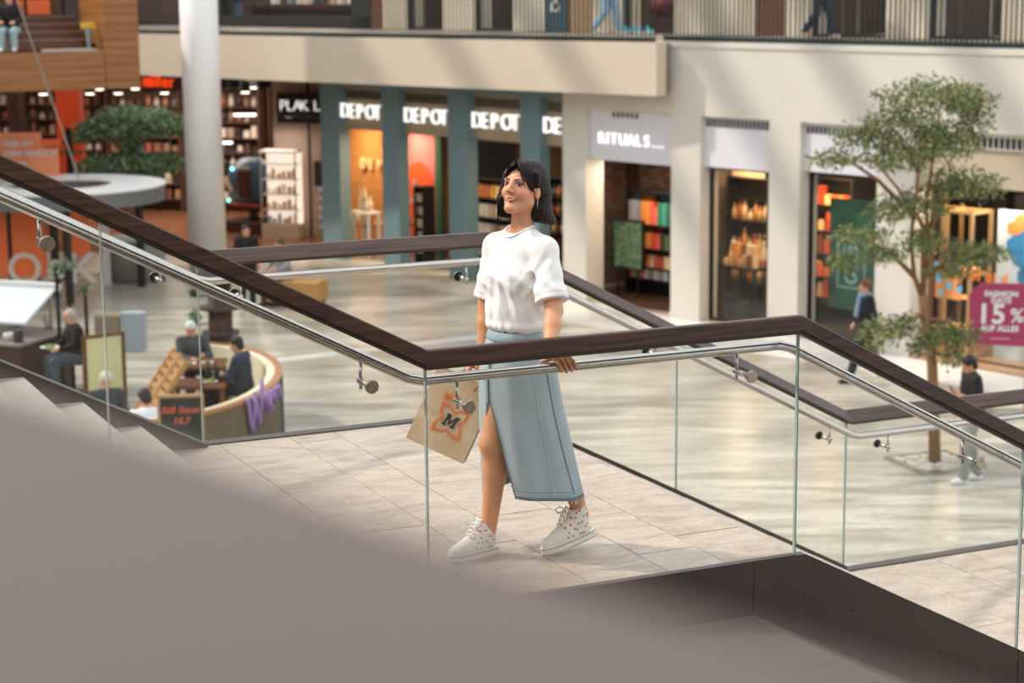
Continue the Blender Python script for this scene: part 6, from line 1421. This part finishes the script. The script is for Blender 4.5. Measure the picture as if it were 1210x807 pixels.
BR = [[(5.54, 25.9, 2.30), (5.42, 25.9, 2.6), (5.36, 25.9, 3.1), (5.42, 25.9, 3.7), (5.45, 25.9, 4.6)], [(5.54, 25.9, 2.30), (5.60, 25.95, 2.9), (5.56, 25.9, 3.6), (5.65, 25.9, 4.4), (5.7, 25.9, 4.9)], [(5.55, 25.9, 2.4), (5.5, 25.8, 3.3), (5.15, 25.8, 3.8), (4.8, 25.8, 4.2)],
      [(5.58, 25.9, 3.2), (5.8, 25.9, 3.6), (6.1, 25.9, 3.8)], [(5.60, 25.9, 2.6), (5.9, 25.8, 2.85), (6.3, 25.8, 3.0)], [(5.42, 25.9, 2.6), (5.1, 25.8, 2.9), (4.8, 25.8, 3.1)], [(5.56, 25.9, 2.1), (5.3, 25.7, 2.0), (5.0, 25.7, 1.8)], [(5.60, 25.9, 2.0), (5.85, 25.8, 2.0), (6.0, 25.8, 1.9)], [(5.45, 25.9, 4.0), (5.2, 25.9, 4.4), (4.5, 25.9, 4.55)], [(5.4, 25.9, 3.4), (4.9, 25.9, 3.9), (4.3, 25.9, 4.3)]]
for b in BR:
    mb = MB(); mb.smooth = True; n = len(b); mb.tube(b, [.042*(1 - .75*i/(n-1)) for i in range(n)], 7); obj('branch', mb, M_BARK, tr)
CL = [(5.55, 25.9, 5.05, .75, .6, .22), (6.05, 25.9, 4.98, .42, .4, .22), (5.25, 25.9, 4.72, .60, .5, .22), (4.75, 25.9, 4.50, .55, .45, .17), (4.30, 25.8, 4.22, .40, .35, .12), (5.1, 25.8, 4.25, .55, .5, .22), (5.75, 25.9, 4.45, .55, .5, .30), (6.15, 25.9, 4.75, .28, .3, .3),
      (6.2, 25.8, 3.86, .40, .4, .20), (5.85, 25.9, 3.9, .30, .3, .25), (5.5, 25.9, 3.6, .40, .4, .25), (5.05, 25.7, 3.55, .35, .35, .2), (4.65, 25.7, 3.20, .45, .4, .14), (4.95, 25.7, 2.95, .35, .35, .14), (4.45, 25.7, 2.85, .30, .3, .12), (5.5, 25.8, 3.1, .35, .35, .2),
      (6.15, 25.7, 2.95, .45, .4, .18), (6.45, 25.7, 2.95, .28, .25, .10), (5.85, 25.7, 2.75, .3, .3, .15), (4.95, 25.6, 1.92, .34, .3, .22), (5.25, 25.6, 2.0, .25, .25, .18), (4.80, 25.6, 1.65, .16, .16, .18), (5.72, 25.7, 1.85, .30, .28, .2), (6.05, 25.7, 1.85, .28, .26, .16), (5.95, 25.7, 1.55, .2, .2, .14), (5.45, 25.6, 1.70, .2, .2, .12)]
leaf_mesh(12500, CL, 4, .085, .0145, None, 'foliage', tr, GL)
gt = thing('tree_grate', 'square metal frame around the foot of the slender tree', 'tree grate', tuple(TB))
GTm = rot_z(.35, tuple(TB))
for a, b in (((-.5, -.5), (.5, -.44)), ((-.5, .44), (.5, .5)), ((-.5, -.44), (-.44, .44)), ((.44, -.44), (.5, .44))): mb = MB(GTm); mb.box((*a, 0), (*b, .05)); obj('frame_bar', mb, M_STEEL, gt)
mb = MB(GTm); r = random.Random(4)
for i in range(260): x, y, q = r.uniform(-.42, .42), r.uniform(-.42, .42), r.uniform(.02, .045); mb.box((x - q, y - q*.7, .0), (x + q, y + q*.7, q), T=None)
o = obj('gravel', mb, mat('pale gravel', '#c9c2b6', .9), gt); o['kind'] = 'stuff'
t2 = thing('tree', 'broad indoor tree of two flat green tiers behind the ring canopy', 'tree', (-9.0, 46.0, 0))
tk = MB(); tk.smooth = True; tk.tube([(-9.0, 46, 0), (-8.95, 46, 1.4), (-9.05, 46, 2.6), (-9.0, 46, 3.4)], [.13, .11, .09, .05], 10); obj('trunk', tk, M_BARK, t2)
for b in ([(-9.0, 46, 1.9), (-9.5, 46, 2.3), (-10.0, 46, 2.4)], [(-9.0, 46, 1.9), (-8.5, 46, 2.3), (-8.0, 46, 2.4)], [(-9.05, 46, 2.6), (-9.5, 46, 3.1), (-9.9, 46, 3.3)], [(-9.05, 46, 2.6), (-8.5, 46, 3.1), (-8.0, 46, 3.35)]): mb = MB(); mb.smooth = True; mb.tube(b, [.05, .04, .02], 7); obj('branch', mb, M_BARK, t2)
CL2 = [(-9.0, 46, 3.52, .85, .7, .30), (-9.7, 46, 3.30, .55, .6, .24), (-8.4, 46, 3.48, .65, .6, .30), (-7.85, 46, 3.32, .45, .5, .24), (-10.0, 46, 3.15, .3, .4, .16), (-9.0, 46, 3.22, 1.0, .6, .16), (-9.0, 46, 2.48, .9, .7, .24), (-9.8, 46, 2.40, .5, .5, .22), (-8.2, 46, 2.48, .65, .6, .24), (-9.4, 46, 2.1, .4, .4, .24), (-8.6, 46, 2.05, .45, .4, .28), (-10.05, 45.9, 2.2, .24, .3, .2), (-8.95, 46, 2.9, .25, .3, .3)]
leaf_mesh(15000, CL2, 8, .11, .026, None, 'foliage', t2, GD)

# ================================================================== RING CANOPY, COUNTERS AND THE CAFE CORNER
RC = (-9.76, 42.0)
rg = thing('ring_canopy', 'white ring shaped canopy above the round grey kiosk', 'canopy', (*RC, 0))
def annulus(z0, z1, ro, ri, mm, name, n=56):
    mb = MB(Matrix.Translation((*RC, 0))); vs = []; fs = []
    for i in range(n): a = 2*math.pi*i/n; vs += [(r_*math.cos(a), r_*math.sin(a), z) for r_, z in ((ro, z0), (ro, z1), (ri, z1), (ri, z0))]
    for i in range(n):
        for k in range(4): a, b = 4*i + k, 4*i + (k+1) % 4; c, d = 4*((i+1) % n) + (k+1) % 4, 4*((i+1) % n) + k; fs.append((a, d, c, b))
    mb.add(vs, fs); return obj(name, mb, mm, rg)
annulus(2.32, 2.36, 2.27, 1.10, mat('bright white lacquer', '#f2f2f0', 0.5), 'top_disc'); annulus(2.00, 2.32, 2.25, 1.14, mat('grey canopy side', '#6c6f70', .5), 'fascia_ring')
for a in (0.4, 1.9, 3.5, 5.0): mb = MB(); x, y = RC[0] + 1.7*math.cos(a), RC[1] + 1.7*math.sin(a); mb.tube([(x, y, 0), (x, y, 2.0)], .09, 12); obj('support_post', mb, M_DARKMETAL, rg)
kc = thing('kiosk_counter', 'round grey counter under the white ring canopy', 'counter', (-8.45, 43.2, 0)); mb = MB(Matrix.Translation((-8.45, 43.6, 0))); mb.smooth = True; mb.lathe([(.62, 0), (.62, .95)], 36); obj('body', mb, mat('grey counter', '#8f8d88', .5), kc); mb = MB(Matrix.Translation((-8.45, 43.6, 0))); mb.lathe([(.66, .95), (.66, 1.0)], 36); obj('counter_top', mb, M_WHITE, kc)
mb = MB(); mb.box((-9.1, 43.0, 0), (-8.95, 43.1, 1.95)); tag(obj('banner_post', mb, M_WHITE), 'narrow white banner post beside the grey round counter', 'banner')
okc = thing('kiosk_stand', 'orange kiosk panels below the ring canopy with pale lettering', 'kiosk', (-10.2, 41.2, 0))
for x0, x1, z0, z1 in ((-11.9, -10.75, .45, 1.75), (-10.65, -9.95, .45, 1.85), (-9.55, -9.0, .9, 1.9)): mb = MB(); mb.box((x0, 41.2, z0), (x1, 41.3, z1), bev=.01); obj('panel', mb, M_ORANGE, okc)
for x in (-10.70, -9.8): mb = MB(); mb.box((x - .05, 41.25, 0), (x + .05, 41.35, 2.0)); obj('post', mb, M_DARKMETAL, okc)
def okl(ch, x, z, sz): mb = MB(frame((x, 41.18, z), (1, 0, 0), (0, 0, 1), (0, -1, 0))); mb.text(ch, sz, .01, ID, align='CENTER', offset=.008); obj('letter', mb, mat('pale kiosk letter', '#e9d9cf', .5), okc)
okl('O', -10.4, .32, .95); okl('&', -9.72, .40, .62); okl('K', -9.15, .32, .95)
# round booth: lattice outside, cream inside, wooden rim
BC = Vector((-5.25, 27.3)); bx, by = 1.85, 2.9
booth = thing('cafe_booth', 'curved cafe booth with wooden lattice outside and cream padded inside', 'bench', (BC.x, BC.y, 0))
angs = np.linspace(-1.32, 1.38, 40)
def bpt(a, o): return (BC.x + (bx + o)*math.cos(a), BC.y + (by + o)*math.sin(a))
def shell(o0, o1, z0, z1, mm, name):
    mb = MB(); vs = []; fs = []; n = len(angs)
    for a in angs: p, q = bpt(a, o0), bpt(a, o1); vs += [(*p, z0), (*p, z1), (*q, z1), (*q, z0)]
    for i in range(n-1):
        for k in range(4): fs.append((4*i+k, 4*i+(k+1) % 4, 4*(i+1)+(k+1) % 4, 4*(i+1)+k))
    fs += [(3, 2, 1, 0), (4*n-4, 4*n-3, 4*n-2, 4*n-1)]
    mb.add(vs, fs); return obj(name, mb, mm, booth)
shell(-.15, -.02, .40, 1.0, mat('cream padding', '#e6dcc0', .7), 'cream_backrest'); shell(-.62, -.16, .0, .45, mat('cream seat', '#d8ccb0', .7), 'seat'); shell(-.03, .08, .97, 1.02, mat('brown wood rim', '#a5734c', .45), 'rim'); shell(-.02, .03, 0, .97, mat('dark lattice backing', '#4c4234', .8), 'backing')
sl = MB(); 
for a in np.linspace(-1.31, 1.37, 150): p = bpt(a, .045); sl.box((-.012, -.012, 0.03), (.012, .012, .97), T=rot_z(a, (*p, 0)))
so = obj('lattice_slat', sl, mat('grey brown slat', '#7d6f5a', .7), booth); so['kind'] = 'stuff'
for a in (-.95, -.45, .1, .6): p = bpt(a, .06); mb = MB(rot_z(a, (*p, 0))); mb.box((-.03, -.045, 0), (.03, .045, .97)); obj('lattice_post', mb, mat('grey blue post', '#56605e', .6), booth)
pl_ = bpt(-.42, .14); LTm = rot_z(-.42 + math.pi/2, (*pl_, 0))
ltr = thing('booth_lettering', 'purple hand-drawn lettering fixed on the booth rim', 'sign', LTm)
M_PUR = mat('purple lettering', '#9a7ab0', .5)
strokes = [[(-.42, 1.02), (-.36, .62), (-.31, .42)], [(-.31, .42), (-.24, .75), (-.21, 1.08)], [(-.21, 1.08), (-.15, .75), (-.10, .52)], [(-.10, .52), (-.02, .9), (.02, 1.25)], [(.02, 1.25), (.0, .9), (-.02, .75)], [(.16, 1.03), (.17, .72), (.20, .80)], [(.20, .80), (.30, .98), (.36, .88)], [(.30, .98), (.55, 1.04)], [(.40, .96), (.42, .78)], [(.55, 1.04), (.57, .82)]]
for st in strokes: mb = MB(LTm @ frame((0, 0, 0), (1, 0, 0), (0, 0, 1), (0, -1, 0))); mb.smooth = True; mb.tube([(x*.85, 1.02 + (z - 1.0)*.85, 0) for x, z in st], .031, 8); obj('letter_stroke', mb, M_PUR, ltr)
# chalkboard in front
CBm = frame((-4.41, 23.6, 0), (1, .1, 0), (-.1, 1, 0))
cbd = thing('chalkboard', 'wood framed chalkboard with orange handwriting before the booth', 'chalkboard', CBm)
mb = MB(CBm); mb.box((.03, 0, .15), (.54, .03, 1.50)); obj('slate', mb, mat('chalkboard slate', '#2b302c', .7, col2='#363b36', scale=(4, 4, 4)), cbd)
for x0, x1, z0, z1 in ((0, .035, 0, 1.54), (.535, .57, 0, 1.54), (.035, .535, 1.50, 1.54), (.035, .535, .11, .15)): mb = MB(CBm); mb.box((x0, -.015, z0), (x1, .045, z1), bev=.004); obj('frame_bar', mb, mat('chalkboard frame', '#b98d62', .5), cbd)
for t, x, z, s in (('Süß Sauer', .285, 1.31, .115), ('18,7', .285, 1.17, .115)): mb = MB(CBm @ frame((x, -.004, z), (1, 0, 0), (0, 0, 1), (0, -1, 0))); mb.text(t, s, .001, ID, align='CENTER', offset=.004, shear=.2); obj('handwriting', mb, mat('orange chalk', '#d0604a', .8), cbd)
# tables and chairs of the cafe
def round_leg_table(label, x, y, w, d, h, mm):
    t = thing('cafe_table', label, 'table', (x, y, 0)); mb = MB(Matrix.Translation((x, y, 0))); mb.box((-w/2, -d/2, h - .06), (w/2, d/2, h), bev=.015); obj('tabletop', mb, mm, t)
    for sx in (-1, 1):
        for sy in (-1, 1): mb = MB(Matrix.Translation((x, y, 0))); mb.box((sx*(w/2 - .06) - .03, sy*(d/2 - .06) - .03, 0), (sx*(w/2 - .06) + .03, sy*(d/2 - .06) + .03, h - .06)); obj('leg', mb, mm, t)
    return t
M_RW = mat('red brown table wood', '#7a4a30', .4, col2='#693d27', scale=(3, 30, 30))
round_leg_table('red brown wooden table in front of the grey haired man', -4.82, 28.9, .95, .7, .93, M_RW); round_leg_table('lower red brown table by the guest in navy', -4.62, 28.15, .85, .6, .78, M_RW)
PLT = lambda x, y, z, lab, r_=.13: (lambda t: (obj('dish', MB(Matrix.Translation((x, y, z))).lathe([(r_*.6, 0), (r_, .018), (r_*.95, .02), (r_*.5, .008), (0, .008)], 20), M_WHITE, t), obj('food', MB(Matrix.Translation((x, y, z + .012))).lathe([(r_*.6, 0), (r_*.5, .03), (r_*.2, .045)], 12), mat('green food', '#7a8a4a', .8), t)))(thing('plate', lab, 'plate', (x, y, z)))
PLT(-4.88, 28.75, .93, 'white plate of food before the grey haired man'); PLT(-4.60, 28.8, .93, 'second white plate beside the plate of food', .10); PLT(-4.45, 28.1, .78, 'white plate before the guest in navy', .11)
for x, y, z, c, l in ((-4.38, 28.2, .78, '#20282a', 'dark bottle on the lower red brown table'), (-4.52, 28.35, .78, '#2c3430', 'second dark bottle on the lower red brown table')): good('bottle', Matrix.Translation((x, y, z)), c, .08, .08, .28, l, 'bottle', None)
tw = thing('dish_tower', 'dark wooden pillar with round shelves behind the booth', 'pillar', (-4.62, 30.4, 0))
mb = MB(Matrix.Translation((-4.62, 30.4, 0))); mb.smooth = True; mb.lathe([(.20, 0), (.19, 2.0)], 20); obj('shaft', mb, mat('dark stained wood', '#3a231a', .6, col2='#4a2c20', scale=(2, 2, 12)), tw)
for z, r_ in ((.7, .28), (1.1, .30), (1.5, .32), (1.95, .30)): mb = MB(Matrix.Translation((-4.62, 30.4, z))); mb.lathe([(r_, 0), (r_, .05)], 22); obj('round_shelf', mb, mat('grey brown shelf wood', '#4a3b33', .6), tw)
mb = MB(Matrix.Translation((-4.62, 30.4, 2.0))); mb.lathe([(.26, 0), (.42, .3)], 4); obj('grey_hood', mb, mat('grey hood', '#6d7073', .5), tw)
for (x, y, z) in ((-4.98, 30.1, 1.30), (-4.98, 30.1, 1.75), (-4.98, 30.15, .9)):
    k = {1.30: 'middle', 1.75: 'top', .9: 'bottom'}[z]; p = thing('potted_plant', f'small potted plant at the {k} tier of the dark wooden pillar', 'plant', (x, y, z)); mb = MB(Matrix.Translation((x, y, z))); mb.lathe([(.05, 0), (.07, .1), (.06, .1)], 12); obj('pot', mb, M_DARKMETAL, p); leaf_mesh(70, [(x, y, z + .16, .1, .1, .08)], int(z*100), .08, .02, None, 'foliage', p, GD)
    mb = MB(); mb.tube([(x, y, z - .01), (-4.75, 30.35, z - .01)], .012, 6); obj('bracket', mb, M_DARKMETAL, p)
# leaning wooden loungers
def lounger(label, T):
    t = thing('wooden_lounger', label, 'chair', T)
    for s in (-.2, .2): mb = MB(T @ Matrix.Translation((s, 0, 0)) @ Matrix.Rotation(-.62, 4, 'X')); mb.box((-.03, -.03, 0), (.03, .05, 1.55), bev=.01); obj('side_rail', mb, M_WOODL, t)
    for i in range(10): mb = MB(T @ Matrix.Rotation(-.62, 4, 'X')); mb.box((-.17, -.01, .25 + .13*i), (.17, .015, .34 + .13*i), bev=.004); obj('slat', mb, M_WOODL, t)
    mb = MB(T); mb.box((-.2, .42, 0), (.2, .47, .62)); obj('rear_support', mb, M_WOODL, t)
lounger('light oak slatted lounger leaning back beside the chalkboard', face((-5.56, 27.2), (.92, .38))); lounger('second oak slatted lounger tucked behind the first', face((-5.75, 27.75), (.92, .38)))
# light panel with wooden frame
LP = frame((-6.70, 29.9, 0), (.78, .62, 0), (-.62, .78, 0))
lp = thing('menu_display', 'cream light panel with wooden frame beside the man in the vest', 'panel', LP)
mb = MB(LP); mb.box((.04, 0, .14), (.66, .05, 1.12)); obj('pane', mb, mat('cream panel', '#ded9a8', .5), lp)
for x0, x1, z0, z1 in ((0, .04, 0, 1.16), (.66, .71, 0, 1.16), (.04, .66, 1.12, 1.16), (.04, .66, .10, .14)): mb = MB(LP); mb.box((x0, -.02, z0), (x1, .07, z1)); obj('frame_bar', mb, M_WOODM, lp)
# counter with slanted white cooling hood, posts and clutter
CT = frame((-8.0, 31.4, 0), (.93, -.36, 0), (.36, .93, 0))
ct = thing('cafe_counter', 'cafe counter with slanted white hood left of the glass seam', 'counter', CT)
mb = MB(CT); mb.box((-2.2, -.9, 0), (.55, .55, .92)); obj('body', mb, mat('dark counter wood', '#4a342a', .6), ct); mb = MB(CT); mb.box((-2.25, -.95, .92), (.6, .6, .97), bev=.01); obj('worktop', mb, mat('stone worktop', '#8a8078', .4), ct)
mb = MB(CT); mb.add([(-2.2, -.45, 1.18), (.35, -.45, 1.18), (.35, .45, 1.62), (-2.2, .45, 1.62), (-2.2, -.45, 1.22), (.35, -.45, 1.22), (.35, .45, 1.66), (-2.2, .45, 1.66)], [(0,3,2,1),(4,5,6,7),(0,1,5,4),(1,2,6,5),(2,3,7,6),(3,0,4,7)]); obj('white_hood', mb, mat('white hood metal', '#d9dde2', .3), ct)
mb = MB(CT); mb.box((-2.25, .42, 1.60), (.42, .52, 1.74), bev=.02); obj('hood_rim', mb, M_WHITE, ct)
for x in (-2.1, .25): mb = MB(CT); mb.box((x - .02, .40, .97), (x + .02, .44, 1.62)); obj('hood_post', mb, M_STEEL, ct)
for i in range(10):
    x, y = -1.9 + .26*i, -.70 + rs.uniform(-.08, .08)
    good(('jar', 'bottle', 'bowl')[i % 3], CT @ Matrix.Translation((x, y, .97)), ('#e8e6e2', '#3a3634', '#c94a3a', '#b9aea2')[i % 4], .16, .16, (.2, .3, .12)[i % 3], f'crockery piece on the cafe counter, {ORD[i]} from left', 'crockery', 'crockery on the counter')
for i, x in enumerate((-2.0, -1.2, -.5, .1)): good(('bottle', 'jar', 'carton', 'bowl')[i], CT @ Matrix.Translation((x, .54, .97)), ('#4a5a8a', '#8ab04a', '#6a4a34', '#ece8e0')[i], .14, .1, (.95, .8, .82, .8)[i] if False else .25, ('blue bottle', 'green jar', 'brown box', 'white bowl')[i] + ' behind the white hood on the cafe counter', 'crockery', None)
for i, (x, h_) in enumerate(((.62, 2.05), (.85, 2.1), (1.15, 1.75))):
    t = thing('lamp_post', ['thin black post with green top nearest the white hood', 'thin black post in the middle of three by the counter', 'shorter thin black post with plant above the man in the vest'][i], 'post', CT @ Matrix.Translation((x, .1, 0)))
    mb = MB(CT); mb.tube([(x, .1, 0), (x, .1, h_)], .03, 8); obj('pole', mb, M_DARK, t); mb = MB(CT @ Matrix.Translation((x, .1, 0))); mb.lathe([(.14, 0), (.14, .03)], 14); obj('foot', mb, M_DARK, t); pos = CT @ Vector((x, .1, h_)); leaf_mesh(50, [(pos.x, pos.y, pos.z, .1, .1, .1)], 30 + i, .09, .022, None, 'foliage', t, GD)
mb = MB(CT); mb.tube([(.62, .1, 1.78), (.85, .1, 1.95)], .02, 6); mb.tube([(.62, .1, 1.98), (.85, .1, 2.0)], .02, 6); tag(obj('cross_bar', mb, M_DARK), 'black bars joining two posts by the counter', 'bar')['kind'] = 'stuff'
PLT(-7.25, 30.0, .97, 'white plate on the counter before the man in the vest', .15)
bx_ = thing('display_box', 'pale grey box standing behind the light panel', 'box', (-6.45, 31.2, 0)); mb = MB(); mb.box((-6.75, 31.0, 0), (-6.35, 31.3, 1.30)); obj('body', mb, mat('tan box', '#9a8672', .6), bx_); mb = MB(); mb.box((-6.34, 31.0, .7), (-5.95, 31.25, 1.35), bev=.02); obj('grey_top', mb, mat('pale blue grey box', '#a9b4bc', .5), bx_)
# bench with two visitors further back
bn_ = thing('wooden_bench', 'light wooden block bench on the mall floor behind the rail', 'bench', (-4.45, 40.0, 0)); BNm = rot_z(-.25, (-4.55, 40.0, 0)); mb = MB(BNm); mb.box((-.62, -.3, .08), (.65, .35, .52), bev=.02); obj('block', mb, mat('light bench wood', '#c99a5c', .5, col2='#b5884c', scale=(2, 20, 20)), bn_); mb = MB(BNm); mb.box((-.55, -.25, 0), (.6, .3, .08)); obj('dark_base', mb, M_DARK, bn_)
J = sit(.50, .05); figure('seated visitor in grey coat on the light wooden bench', face((-4.75, 40.15), (-.6, -.8)), J, '#8d8f8e', '#3a3d42', '#4a3a30', '#2a2a2c', coat=.3, h=.018)
figure('visitor in black standing left of the light wooden bench', face((-5.45, 39.7), (.4, -.9)), stand(), '#17171a', '#1f2430', '#1c1512', '#14232a', coat=.3, h=.018)
